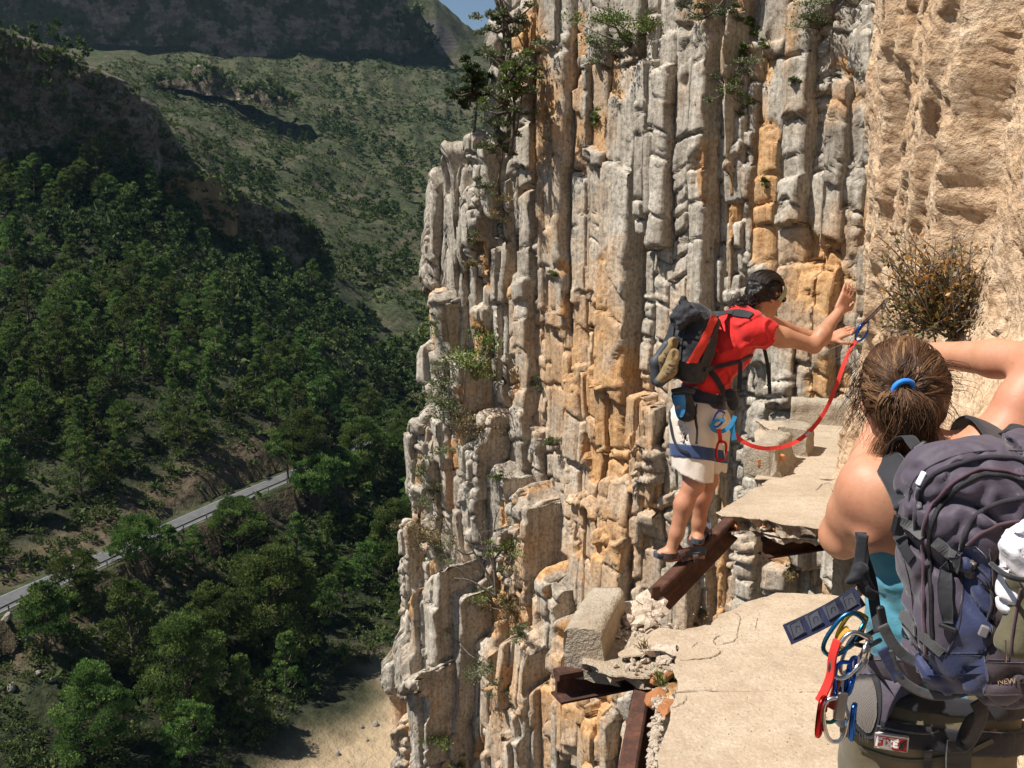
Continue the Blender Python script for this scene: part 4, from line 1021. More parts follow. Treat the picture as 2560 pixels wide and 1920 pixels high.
# ================================================================ soft-body modelling: blended solids -> one continuous surface
from mathutils.bvhtree import BVHTree
def smin(a, b, k):
    if k <= 0: return np.minimum(a, b)
    h = np.clip(.5 + .5 * (b - a) / k, 0, 1); return b * (1 - h) + a * h - k * h * (1 - h)
class Cone:
    def __init__(s, a, ra, b, rb, k=.02, sub=False, grp=''): s.a, s.b = np.array(a, np.float32), np.array(b, np.float32); s.ra, s.rb, s.k, s.sub, s.grp = ra, rb, k, sub, grp
    def box(s, o): m = max(s.ra, s.rb) + o; return np.minimum(s.a, s.b) - m, np.maximum(s.a, s.b) + m
    def d(s, X, Y, Z, o):
        ab = s.b - s.a; L = float(ab @ ab) + 1e-9
        t = np.clip(((X - s.a[0]) * ab[0] + (Y - s.a[1]) * ab[1] + (Z - s.a[2]) * ab[2]) / L, 0, 1)
        return np.sqrt((X - s.a[0] - t * ab[0]) ** 2 + (Y - s.a[1] - t * ab[1]) ** 2 + (Z - s.a[2] - t * ab[2]) ** 2) - (s.ra + (s.rb - s.ra) * t) - o
class Ell:
    def __init__(s, c, r, M=None, k=.03, sub=False, grp=''): s.c = np.array(c, np.float32); s.r = np.array(r, np.float32); s.M = np.array(M or Matrix.Identity(3), np.float32); s.k, s.sub, s.grp = k, sub, grp
    def box(s, o): m = float(s.r.max()) + o; return s.c - m, s.c + m
    def d(s, X, Y, Z, o):
        P = [X - s.c[0], Y - s.c[1], Z - s.c[2]]; r = s.r + o
        L = [P[0] * s.M[0, i] + P[1] * s.M[1, i] + P[2] * s.M[2, i] for i in range(3)]
        k0 = np.sqrt(sum((L[i] / r[i]) ** 2 for i in range(3))); k1 = np.sqrt(sum((L[i] / r[i] ** 2) ** 2 for i in range(3)))
        return k0 * (k0 - 1) / np.maximum(k1, 1e-6)
class RBox:
    def __init__(s, c, half, rnd, M=None, k=.02, sub=False, grp=''): s.c = np.array(c, np.float32); s.h = np.array(half, np.float32); s.rnd = rnd; s.M = np.array(M or Matrix.Identity(3), np.float32); s.k, s.sub, s.grp = k, sub, grp
    def box(s, o): m = float(np.linalg.norm(s.h)) + o; return s.c - m, s.c + m
    def d(s, X, Y, Z, o):
        P = [X - s.c[0], Y - s.c[1], Z - s.c[2]]
        Q = [np.abs(P[0] * s.M[0, i] + P[1] * s.M[1, i] + P[2] * s.M[2, i]) - (s.h[i] - s.rnd) for i in range(3)]
        return np.sqrt(sum(np.maximum(q, 0) ** 2 for q in Q)) + np.minimum(np.maximum(np.maximum(Q[0], Q[1]), Q[2]), 0) - s.rnd - o
def sdf_mesh(name, prims, h, off=0.0, cuts=(), inner=None, wrinkle=None, smooth=2, warp=None, keep=False):
    """cuts: (point, normal) half spaces removed on the normal's side; inner: offset of the hollow; wrinkle(X,Y,Z) added to the field"""
    pad = off + .03
    lo = np.min([p.box(pad)[0] for p in prims if not p.sub], 0); hi = np.max([p.box(pad)[1] for p in prims if not p.sub], 0)
    n = np.ceil((hi - lo) / h).astype(int) + 1
    ax = [lo[i] + h * np.arange(n[i], dtype=np.float32) for i in range(3)]
    def field(o):
        G = np.full(n, .5, np.float32)
        for p in prims:
            b0, b1 = p.box(o + p.k + 3 * h); i0 = np.clip(np.floor((b0 - lo) / h).astype(int), 0, n); i1 = np.clip(np.ceil((b1 - lo) / h).astype(int) + 1, 0, n)
            if (i1 <= i0).any(): continue
            sl = tuple(slice(i0[i], i1[i]) for i in range(3))
            X, Y, Z = np.meshgrid(ax[0][sl[0]], ax[1][sl[1]], ax[2][sl[2]], indexing='ij', sparse=True)
            d = p.d(X, Y, Z, -o if p.sub else o)
            G[sl] = -smin(-G[sl], d, p.k) if p.sub else smin(G[sl], d, p.k)
        return G
    G = field(off)
    if inner is not None: G = np.maximum(G, -field(inner))
    X, Y, Z = np.meshgrid(*ax, indexing='ij', sparse=True)
    for (q, nn) in cuts:
        nn = Vector(nn).normalized(); w = (X - q[0]) * nn[0] + (Y - q[1]) * nn[1] + (Z - q[2]) * nn[2]; G = np.maximum(G, w.astype(np.float32))
    if wrinkle is not None:
        nb = np.nonzero(np.abs(G) < .05); G[nb] += wrinkle(ax[0][nb[0]], ax[1][nb[1]], ax[2][nb[2]]).astype(np.float32)
    G[0] = G[-1] = .5; G[:, 0] = G[:, -1] = .5; G[:, :, 0] = G[:, :, -1] = .5
    In = G < 0
    c8 = [In[a:n[0]-1+a, b:n[1]-1+b, c:n[2]-1+c] for a in (0, 1) for b in (0, 1) for c in (0, 1)]
    allv = c8[0].copy(); anyv = c8[0].copy()
    for c in c8[1:]: allv &= c; anyv |= c
    act = np.nonzero(anyv & ~allv); m = len(act[0])
    idx = np.full(n - 1, -1, np.int32); idx[act] = np.arange(m)
    vals = {(a, b, c): G[act[0] + a, act[1] + b, act[2] + c] for a in (0, 1) for b in (0, 1) for c in (0, 1)}
    S = np.zeros((m, 3), np.float32); C = np.zeros(m, np.float32)
    ks = list(vals)
    for i in range(8):
        for j in range(i + 1, 8):
            A, B = ks[i], ks[j]
            if sum(abs(A[q] - B[q]) for q in range(3)) != 1: continue
            va, vb = vals[A], vals[B]; cr = (va < 0) != (vb < 0); t = np.where(cr, va / np.where(cr, va - vb, 1), 0)
            for q in range(3): S[:, q] += np.where(cr, A[q] + (B[q] - A[q]) * t, 0)
            C += cr
    V = (S / np.maximum(C, 1)[:, None] + np.stack(act, 1)) * h + lo
    F = []
    for axn in range(3):
        o1, o2 = (axn + 1) % 3, (axn + 2) % 3
        s0 = [slice(1, -1)] * 3; s0[axn] = slice(0, -1); s1 = list(s0); s1[axn] = slice(1, None)
        a, b = In[tuple(s0)], In[tuple(s1)]
        for flip in (False, True):
            e = np.stack(np.nonzero((a & ~b) if not flip else (~a & b)), 1)
            if not len(e): continue
            e = e + np.array([0 if q == axn else 1 for q in range(3)])
            d1 = np.zeros(3, int); d1[o1] = 1; d2 = np.zeros(3, int); d2[o2] = 1
            quad = [e - d1 - d2, e - d2, e, e - d1]
            q = np.stack([idx[tuple(x.T)] for x in quad], 1)
            F.append(q[:, ::-1] if flip else q)
    F = np.concatenate(F); F = F[(F >= 0).all(1)]
    for it in range(smooth):
        acc = np.zeros_like(V); cnt = np.zeros(len(V), np.float32)
        for q in range(4):
            i, j = F[:, q], F[:, (q + 1) % 4]
            for k in range(3):
                acc[:, k] += np.bincount(i, V[j, k], len(V)) + np.bincount(j, V[i, k], len(V))
            cnt += np.bincount(i, minlength=len(V)) + np.bincount(j, minlength=len(V))
        V = V * .45 + .55 * acc / np.maximum(cnt, 1)[:, None]
    me = npmesh(name, V, F)
    if keep: return me, V, F
    return me
def bvh_of(*meshes):
    V = []; F = []
    for me in meshes:
        o = len(V); V += [v.co.copy() for v in me.vertices]; F += [tuple(i + o for i in p.vertices) for p in me.polygons]
    return BVHTree.FromPolygons(V, F)
CAMP = Vector((0, 0, CAMZ))
def hit(bvh, px, py, lift=0.0, Y=None):
    d = Vector(_ray(px, py)).normalized(); loc, nrm, i, dist = bvh.ray_cast(CAMP, d)
    if loc is None:
        if Y is None: return None, None
        return at(px, py, Y), Vector((0, -1, 0))
    if nrm.dot(d) > 0: nrm = -nrm
    return loc + nrm * lift, nrm
def ribbon(path, normals, w, th=.003, taper=None):
    """flat strap with thickness; returns MB"""
    mb = MB(); N = len(path); V = []
    for i in range(N):
        t = (Vector(path[min(i+1, N-1)]) - Vector(path[max(i-1, 0)])).normalized(); nn = Vector(normals[i]).normalized(); sd = t.cross(nn).normalized()
        ww = w * (taper[i] if taper else 1) / 2; p = Vector(path[i])
        V += [p - sd * ww, p + sd * ww, p + sd * ww + nn * th, p - sd * ww + nn * th]
    F = []
    for i in range(N - 1):
        for k in range(4): l = (k + 1) % 4; F.append((4*i+k, 4*i+l, 4*i+4+l, 4*i+4+k))
    F += [(3, 2, 1, 0), (4*N-4, 4*N-3, 4*N-2, 4*N-1)]; mb.add(V, F); return mb
def strap(name, bvh, pts, w, m, root, lift=.002, th=.003, n=5, Y=None, sm=True):
    """strap laid on a surface along image points"""
    P = []; Ns = []
    for p in smooth_pts([Vector((a, b, 0)) for a, b in pts], n):
        l, nr = hit(bvh, p.x, p.y, lift, Y)
        if l is not None: P.append(l); Ns.append(nr)
    # even out jumps
    for it in range(2):
        Q = P[:]; NN = Ns[:]
        for i in range(1, len(P) - 1): Q[i] = (P[i-1] + P[i] * 2 + P[i+1]) / 4; NN[i] = (Ns[i-1] + Ns[i] + Ns[i+1]).normalized()
        P, Ns = Q, NN
    if len(P) < 2: return None
    mb = ribbon(P, Ns, w, th); return child(name, mb.mesh(name), m, root)
def cord(name, bvh, pts, r, m, root, lift=.003, n=6, Y=None, sides=6):
    P = []
    for p in smooth_pts([Vector((a, b, 0)) for a, b in pts], n):
        l, nr = hit(bvh, p.x, p.y, lift, Y)
        if l is not None: P.append(l)
    for it in range(2):
        Q = P[:]
        for i in range(1, len(P) - 1): Q[i] = (P[i-1] + P[i] * 2 + P[i+1]) / 4
        P = Q
    if len(P) < 2: return None
    mb = MB(); mb.tube(P, r, sides); return child(name, mb.mesh(name, True), m, root)
def patch(name, bvh, rows, m, root, lift=.004, nu=14, nv=14, Y=None):
    """panel lying on a surface; rows = [(py, px_left, px_right)] or [((xl,yl),(xr,yr))]"""
    R_ = [((r[1], r[0]), (r[2], r[0])) if len(r) == 3 else r for r in rows]
    Lp = smooth_pts([Vector((*a, 0)) for a, b in R_], max(1, nv // (len(R_) - 1))); Rp = smooth_pts([Vector((*b, 0)) for a, b in R_], max(1, nv // (len(R_) - 1)))
    V = []; ok = True
    G = []
    for a, b in zip(Lp, Rp):
        row = []
        for k in range(nu + 1):
            q = a.lerp(b, k / nu); l, nr = hit(bvh, q.x, q.y, lift, Y); row.append((l, nr))
        G.append(row)
    nr_, nc_ = len(G), nu + 1
    P = np.array([[tuple(g[0]) if g[0] is not None else (np.nan,) * 3 for g in row] for row in G]); Nn = np.array([[tuple(g[1]) if g[1] is not None else (0, -1, 0) for g in row] for row in G])
    if np.isnan(P).any():
        fl = P.reshape(-1, 3); good = ~np.isnan(fl[:, 0])
        if not good.any(): return None
        for i in np.nonzero(~good)[0]:
            j = np.nonzero(good)[0][np.argmin(np.abs(np.nonzero(good)[0] - i))]; fl[i] = fl[j]
        P = fl.reshape(P.shape)
    top = P.reshape(-1, 3); bot = (P - Nn * (lift + .002)).reshape(-1, 3)
    F = [tuple(f) for f in grid_faces(nr_, nc_)]; n0 = nr_ * nc_
    ring = [i for i in range(nc_)] + [r * nc_ + nc_ - 1 for r in range(1, nr_)] + [(nr_-1) * nc_ + c for c in range(nc_-2, -1, -1)] + [r * nc_ for r in range(nr_-2, 0, -1)]
    F += [(ring[i], ring[(i+1) % len(ring)], ring[(i+1) % len(ring)] + n0, ring[i] + n0) for i in range(len(ring))]
    me = bpy.data.meshes.new(name); me.from_pydata([tuple(v) for v in np.concatenate([top, bot])], [], F); me.update()
    me.polygons.foreach_set('use_smooth', np.ones(len(me.polygons), bool))
    return child(name, me, m, root)
def text_mesh(body, size, name='lettering', depth=.0006, bold=0.0):
    cu = bpy.data.curves.new(name, 'FONT'); cu.body = body; cu.size = size; cu.extrude = depth; cu.offset = bold; cu.align_x = 'CENTER'; cu.align_y = 'CENTER'
    o = bpy.data.objects.new(name, cu); COL.objects.link(o); dg = bpy.context.evaluated_depsgraph_get()
    me = bpy.data.meshes.new_from_object(o.evaluated_get(dg)); bpy.data.objects.remove(o); bpy.data.curves.remove(cu); return me
def oval(c, ex, ez, a, b, n=20, pw=2.0, egg=0.0):
    """closed rounded path: a along ex, b along ez"""
    out = []
    for k in range(n):
        t = 2 * math.pi * k / n; cx, sz = math.cos(t), math.sin(t)
        x = math.copysign(abs(cx) ** (2 / pw), cx) * a; z = math.copysign(abs(sz) ** (2 / pw), sz) * b
        out.append(Vector(c) + Vector(ex) * x * (1 + egg * z / b) + Vector(ez) * z)
    return out
def carabiner(loc, ex, ez, m, label, m2=None, L=.052, W=.028, r=.0055, gate=True, group=None, gate_m=None):
    """pear-shaped ring with a straight gate; loc = centre"""
    root = empty('carabiner', loc, label, 'carabiner', group)
    ex, ez = Vector(ex).normalized(), Vector(ez).normalized()
    path = oval(loc, ex, ez, W, L, 26, 2.7, .18)
    body = path[5:] + path[:1]            # leave the gate side open
    mb = MB(); mb.tube(body, r, 8); child('frame', mb.mesh('frame', True), m, root)
    mb = MB(); g0, g1 = path[0], path[5]; mb.tube([g0, g0.lerp(g1, .5), g1], r * .8, 7); child('gate', mb.mesh('gate', True), gate_m or m2 or m, root)
    if gate: mb = MB(); mb.tube([g0.lerp(g1, .2), g0.lerp(g1, .75)], r * 1.35, 10); child('screw_sleeve', mb.mesh('screw_sleeve', True), m2 or m, root)
    return root
# ---------------------------------------------------------------- shared people materials
def mat_skin(name, c0, c1, red=(.55, .20, .13)):
    t = NT(name); n = t.noise(9, 4, .6); n2 = t.noise(160, 3)
    c = t.ramp(n, [(.3, c0), (.7, c1)]); c = t.mix(t.math('MULTIPLY', t.ramp(t.noise(5, 3), [(.42, 0.), (.66, 1.)]), .34), c, red); c = t.mix(t.math('MULTIPLY', t.ramp(t.noise(38, 5, .7), [(.42, 0.), (.62, 1.)]), .25), c, t.mix(1.0, c, (.70, .58, .50), 'MULTIPLY'))
    c = t.mix(t.math('MULTIPLY', t.ramp(t.noise(70, 2), [(.68, 0.), (.74, 1.)]), .35), c, (.26, .11, .06))
    t.col(c); t.rough(.52); t.b.inputs['Specular IOR Level'].default_value = .4
    t.b.inputs['Subsurface Weight'].default_value = .12; t.b.inputs['Subsurface Radius'].default_value = (.010, .004, .002); t.b.inputs['Subsurface Scale'].default_value = .6
    t.bump(t.mix(.5, n2, t.noise(55, 4, .6)), .22, .003); return t.m
M_SKIN_W = mat_skin('sunned_skin', (.50, .235, .135), (.60, .30, .18))
M_SKIN_M = mat_skin('tanned_skin', (.42, .20, .115), (.52, .26, .15))
def fabric(name, col, rough=.85, var=.18, weave=420, bump=.35, fold=14, sheen=.15):
    t = NT(name); n = t.noise(fold, 4, .6); w = t.noise(weave, 2)
    c = t.mix(t.ramp(n, [(.3, 0.), (.7, 1.)]), tuple(x * (1 - var) for x in col), tuple(min(1, x * (1 + var)) for x in col))
    t.col(c); t.rough(rough); t.b.inputs['Specular IOR Level'].default_value = .3; t.b.inputs['Sheen Weight'].default_value = sheen
    b = t.bump(t.noise(fold * 1.2, 4, .6), .4, .012); t.bump(w, bump, .0012, b); return t.m
M_BLACKWEB = fabric('black_webbing', (.020, .020, .024), .7, .2, 500)
M_BLACKCLOTH = fabric('black_cloth', (.018, .018, .023), .75, .25, 350)
M_BLACKPLASTIC = plain('black_plastic', (.018, .018, .020), .35, var=.1)
def metal(name, col, rough=.3): return plain(name, col, rough, metal=1.0, var=.08, scale=60)
M_BLUEMETAL = metal('blue_anodised', (.03, .13, .55)); M_REDMETAL = metal('red_anodised', (.42, .02, .02)); M_STEEL = metal('bare_aluminium', (.62, .62, .63), .28)
M_REDSLING = fabric('red_sling', (.62, .030, .022), .7, .15, 500)
def hair_mat(name, c0, c1, c2):
    t = NT(name); f = t.attr('tint'); t.col(t.ramp(f, [(0, c0), (.6, c1), (1, c2)])); t.rough(.5); t.b.inputs['Specular IOR Level'].default_value = .3; return t.m
def strands(paths, r, tints, name, root, m, sides=3):
    """many hair strands as one mesh; paths: list of (n,3) arrays"""
    Vs, Fs, Ts = [], [], []; o = 0
    for P, tn in zip(paths, tints):
        P = np.asarray(P, np.float32); n = len(P); T = np.gradient(P, axis=0); T /= np.linalg.norm(T, axis=1)[:, None] + 1e-9
        a = np.cross(T, np.array([.3, .2, 1.])); a /= np.linalg.norm(a, axis=1)[:, None] + 1e-9; b = np.cross(T, a)
        tp = np.linspace(1, .35, n) * r
        for i in range(sides):
            an = 2 * math.pi * i / sides; Vs.append(P + (a * math.cos(an) + b * math.sin(an)) * tp[:, None])
        for i in range(sides):
            j = (i + 1) % sides; k = np.arange(n - 1); Fs.append(np.stack([o + i*n + k, o + j*n + k, o + j*n + k + 1, o + i*n + k + 1], 1))
        Ts.append(np.full(n * sides, tn)); o += n * sides
    me = npmesh(name, np.concatenate(Vs), np.concatenate(Fs), {'tint': np.concatenate(Ts)}); return child(name, me, m, root)
# ================================================================ the man on the rail
def frame3(fwd, up):
    f = Vector(fwd).normalized(); l = f.cross(Vector(up)).normalized(); u = l.cross(f).normalized()
    return l, f, u                                   # right-hand side, forward, up
def cols(a, b, c): return Matrix((a, b, c)).transposed()
def head_prims(c, fwd, up, s=1.0, k=.02):
    l, f, u = frame3(fwd, up); c = Vector(c); M = cols(l, f, u); q = lambda a, b, d: c + l * a * s + f * b * s + u * d * s
    return [Ell(q(0, -.012, .022), (.074*s, .094*s, .092*s), M, k), Ell(q(0, .035, -.045), (.055*s, .058*s, .062*s), M, .03), Ell(q(0, .070, -.092), (.026*s, .022*s, .020*s), M, .025),
            Cone(q(0, .088, .018), .008*s, q(0, .108, -.022), .013*s, .012), Ell(q(0, .074, .034), (.052*s, .018*s, .012*s), M, .015),
            Ell(q(0, .086, -.058), (.024*s, .012*s, .010*s), M, .01), Ell(q(.074, -.006, -.008), (.009*s, .019*s, .030*s), M, .006), Ell(q(-.074, -.006, -.008), (.009*s, .019*s, .030*s), M, .006),
            Ell(q(.038, .055, -.02), (.026*s, .026*s, .026*s), M, .02), Ell(q(-.038, .055, -.02), (.026*s, .026*s, .026*s), M, .02)]
def hand_prims(w, d, pn, s=1.0, curl=.25, thumb=1, spread=.08, k=.008):
    """w wrist, d towards the fingers, pn back-of-hand normal; thumb=+1/-1 side"""
    w = Vector(w); d = Vector(d).normalized(); pn = Vector(pn); pn = (pn - d * pn.dot(d)).normalized(); sd = d.cross(pn).normalized() * thumb
    out = [RBox(w + d * .052*s, (.040*s, .013*s, .050*s), .013*s, cols(sd, pn, d), .015)]
    for i, (o, L) in enumerate(((.030, .070), (.010, .078), (-.011, .073), (-.031, .058))):
        a = w + d * .098*s + sd * o*s - pn * .002; dd = (d + sd * spread * (1.5 - i) * .8).normalized(); r = .0088*s
        for seg, (fr, c) in enumerate(((.45, .5), (.30, 1.2), (.25, 1.9))):
            v = (dd * math.cos(curl * c) - pn * math.sin(curl * c)).normalized(); b = a + v * L*s * fr
            out.append(Cone(a, r, b, r * .93, k if seg == 0 else .004)); a = b; r *= .93
    a = w + d * .022*s + sd * .030*s
    for v, L, r in (((d * .62 + sd * .75 - pn * .2), .042, .0125), ((d * .88 + sd * .38 - pn * .35), .034, .0105), ((d * .95 + sd * .15 - pn * .4), .026, .009)):
        b = a + v.normalized() * L*s; out.append(Cone(a, r*s, b, r * .92*s, .010)); a = b
    return out
MAN = empty('person', (1.0, 5.25, -.01), 'man in red sleeveless shirt and pale shorts balancing on the rusty rail', 'person')
mp = lambda px, py, Y: at(px, py, Y)
pelv = mp(1748, 1035, 5.31); waist = mp(1768, 955, 5.31); chest = mp(1822, 862, 5.32); neckb = mp(1878, 790, 5.34); headc = mp(1915, 737, 5.37)
shN = mp(1888, 822, 5.17); shF = mp(1900, 800, 5.49)
elN = mp(2034, 864, 5.22); wrN = mp(2099, 778, 5.32); elF = mp(2000, 836, 5.58); wrF = mp(2072, 848, 5.58)
hipN = mp(1732, 1055, 5.24); hipF = mp(1768, 1055, 5.40); knN = mp(1733, 1210, 5.16); knF = mp(1768, 1200, 5.40)
anN = mp(1674, 1386, 5.15); anF = mp(1739, 1352, 5.44)
spine = (neckb - pelv).normalized(); latN = Vector((-.12, -1, 0)).normalized()
fwdM = latN.cross(spine); fwdM = -fwdM if fwdM.x < 0 else fwdM
Mt = cols(latN, fwdM.normalized(), spine)
torso = [Ell(pelv, (.155, .115, .12), Mt, .05), Ell(waist, (.135, .10, .13), Mt, .06), Ell(chest, (.165, .115, .17), Mt, .06), Ell(mp(1856, 815, 5.33), (.155, .09, .09), Mt, .05),
         Cone(shN, .062, shF, .062, .05)]
rail_z = -.012
legs = [Cone(hipN, .088, knN, .054, .05), Cone(hipF, .088, knF, .054, .05)]
calf = [Ell(knN + Vector((.026, -.01, .0)), (.030, .034, .040), None, .03), Ell(knF + Vector((.026, -.01, 0)), (.030, .034, .040), None, .03)]
for kn, an, sg in ((knN, anN, 1), (knF, anF, -1)):
    m_ = kn.lerp(an, .30) - fwdM * .014; calf += [Cone(kn, .049, m_, .050, .03), Cone(m_, .050, kn.lerp(an, .7), .036, .03), Cone(kn.lerp(an, .7), .036, an, .031, .03)]
heelN = Vector((anN.x - .045, anN.y - .005, rail_z + .055)); toeN = Vector((anN.x + .165, anN.y + .035, rail_z + .040))
heelF = Vector((anF.x - .0, anF.y - .055, rail_z + .055)); toeF = Vector((anF.x + .075, anF.y + .16, rail_z + .040))
feet = []
for an, he, to in ((anN, heelN, toeN), (anF, heelF, toeF)):
    feet += [Cone(an, .034, he.lerp(to, .12), .032, .02), Cone(he, .030, to, .026, .02), Cone(an, .030, he.lerp(to, .62), .026, .03)]
    dd = (to - he).normalized(); sd = dd.cross(Vector((0, 0, 1)))
    for k, o in enumerate((-.028, -.014, 0, .014, .027)): feet.append(Cone(to + sd * o * .9, .013, to + dd * (.030 - .003 * k) + sd * o - Vector((0, 0, .008)), .010, .006))
arms = [Ell(shN.lerp(elN, .12) + Vector((0, -.012, .008)), (.062, .050, .055), None, .04), Ell(shN.lerp(elN, .5) + Vector((0, 0, -.016)), (.075, .036, .034), None, .03), Ell(elN + Vector((.01, -.004, -.014)), (.022, .02, .02), None, .02), Ell(elN.lerp(wrN, .28) + Vector((.010, -.006, -.008)), (.04, .034, .05), None, .03), Cone(shN, .058, shN.lerp(elN, .45), .050, .04), Cone(shN.lerp(elN, .45), .050, elN, .038, .02), Cone(elN, .040, elN.lerp(wrN, .35), .042, .02), Cone(elN.lerp(wrN, .35), .042, wrN, .027, .02),
        Cone(shF, .056, elF, .037, .03), Cone(elF, .039, wrF, .027, .02)]
hands = hand_prims(wrN, mp(2124, 722, 5.36) - wrN, Vector((.35, -1, .1)), .98, .12, 1, .05) + hand_prims(wrF, mp(2130, 822, 5.58) - wrF, Vector((-.2, -.5, .9)), .98, .22, 1, .05)
hf = Vector((.86, .42, -.30)); hu = Vector((.30, .05, 1))
headp = head_prims(headc, hf, hu, 1.0)
neck = [Cone(neckb, .058, headc - Vector((.02, 0, .05)), .054, .03)]
body = torso + legs + calf + feet + arms + hands + neck + headp
man_body = child('body', sdf_mesh('body', body, .0062, smooth=2), M_SKIN_M, MAN)
# --- shirt
def wr(scale, amp, seed, st=(1, 1, 1)):
    return lambda X, Y, Z: amp * fbm(X * scale * st[0], Y * scale * st[1], Z * scale * st[2], seed, 3)
hemc = mp(1770, 1018, 5.3); slv = shN.lerp(elN, .22)
shirt_p = torso[1:] + [Ell(pelv, (.158, .118, .12), Mt, .05), Cone(shN, .066, shN.lerp(elN, .5), .066, .03), Cone(shF, .066, shF.lerp(elF, .5), .062, .03)]
shirt_me = sdf_mesh('shirt', shirt_p, .0065, .016, [(hemc, Vector((.25, 0, -1))), (slv, (elN - shN)), (shF.lerp(elF, .25), (elF - shF)), (neckb + spine * .018, spine + Vector((.25, 0, 0)))], None, lambda X, Y, Z: .009 * fbm(X * 16, Y * 12, Z * 8, 5, 3) - .011 * sstep(.3, 0, np.abs(noise(X * 17 + Z * 9, Y * 9, Z * 11 - X * 9, 7))), 1)
M_SHIRT = fabric('red_cotton', (.60, .022, .020), .85, .14, 300, .3, 12)
child('shirt', shirt_me, M_SHIRT, MAN)
# --- shorts
hem_pt = mp(1735, 1188, 5.16)
shorts_p = [Ell(pelv, (.165, .125, .12), Mt, .05), Cone(hipN, .115, knN, .088, .04), Cone(hipF, .112, knF, .086, .04), Ell(waist, (.138, .105, .10), Mt, .05)]
shorts_me = sdf_mesh('shorts', shorts_p, .0075, .014, [(hem_pt, Vector((-.30, .10, -1))), (mp(1760, 975, 5.3), Vector((-.15, 0, 1)))], -.004, wr(12, .014, 15, (1.2, 1.2, .25)), 1)
child('shorts', shorts_me, fabric('pale_canvas', (.66, .58, .50), .9, .1, 300, .3, 10), MAN)
# --- hair, headband, sunglasses
l_, f_, u_ = frame3(hf, hu)
hc = headc + u_ * .03 - f_ * .022
hair_me = sdf_mesh('hair', [Ell(hc, (.086, .098, .092), cols(l_, f_, u_), .02), Ell(headc - f_ * .075 - u_ * .02, (.062, .045, .055), cols(l_, f_, u_), .03),
                            Ell(mp(1860, 768, 5.32), (.050, .045, .050), None, .03), Ell(mp(1872, 786, 5.30), (.036, .034, .040), None, .02), Ell(mp(1852, 760, 5.32), (.032, .03, .034), None, .02)], .005, 0,
                   [(headc + f_ * .045 + u_ * .03, f_ + u_ * -.25)], None, wr(34, .020, 21), 1)
M_DHAIR = hair_mat('dark_brown_hair', (.012, .008, .007), (.028, .017, .013), (.075, .045, .032))
ho = child('hair', hair_me, M_DHAIR, MAN)
rg = np.random.default_rng(4); PT = []; TT = []
for k in range(300):                                  # curls of the ponytail
    c = np.array(mp(1862, 768, 5.31)) + rg.normal(size=3) * np.array([.028, .025, .028]); r = .006 + .010 * rg.random(); dv = rg.normal(size=3); dv[2] -= .8; dv /= np.linalg.norm(dv); L = .03 + .04 * rg.random()
    a = np.cross(dv, rg.normal(size=3)); a /= np.linalg.norm(a); b = np.cross(dv, a); t = np.linspace(0, 1, 14); PT.append(c + dv * (t * L)[:, None] + r * (np.cos(t * 11)[:, None] * a + np.sin(t * 11)[:, None] * b)); TT.append(rg.random())
for k in range(420):                                  # combed-back strands over the head
    th = rg.uniform(-1.15, 1.15); ph0 = rg.uniform(.2, .9); t = np.linspace(0, 1, 10)
    ang = -.5 + t * (2.3 - ph0 * .3)
    P = np.array(hc)[None] + (np.sin(th) * .089 * np.cos(ang * .35 - .2))[:, None] * np.array(l_) + (-np.sin(ang - .35) * .103 * np.cos(th * .8))[:, None] * np.array(f_) + (np.cos(ang - .35) * .098 * np.cos(th * .8))[:, None] * np.array(u_)
    PT.append(P + rg.normal(size=3) * .002); TT.append(rg.random())
strands(PT, .0016, TT, 'hair_strands', ho, M_DHAIR)
hb = MB(); ring = []; bd = (u_ * .90 + f_ * .44).normalized(); bw = (f_ * .90 - u_ * .44).normalized(); bc = headc + f_ * .040 + u_ * .008
V = []; F = []; nb_ = 22
for k in range(nb_):
    a = R(-105) + R(210) * k / (nb_ - 1); o = l_ * math.sin(a) * .90 + bd * math.cos(a) * .95; p = bc + o * .090
    V += [p - bw * .016, p + bw * .014 - o * .004, p + bw * .014 + o * .002, p - bw * .016 + o * .006]
for k in range(nb_ - 1):
    for q in range(4): r_ = (q + 1) % 4; F.append((4*k+q, 4*k+r_, 4*k+4+r_, 4*k+4+q))
hb.add(V, F); child('headband', hb.mesh('headband', True), fabric('pale_green_cloth', (.36, .37, .22), .9), MAN)
sg = MB()
for s_ in (-1, 1):
    c = headc + f_ * .094 + u_ * .006 + l_ * .032 * s_; sg.tube(oval(c, l_, u_, .020, .013, 12), .006, 6, closed=True); sg.add([c + l_ * .02 * math.cos(t) + u_ * .014 * math.sin(t) + f_ * .004 for t in np.linspace(0, 2*math.pi, 13)[:-1]], [tuple(range(12))])
    sg.tube([c + l_ * s_ * .02, headc + l_ * s_ * .079 + f_ * .06 + u_ * .008, headc + l_ * s_ * .080 - f_ * .004 + u_ * .010], .003, 6)
child('sunglasses', sg.mesh('sunglasses'), M_BLACKPLASTIC, MAN)
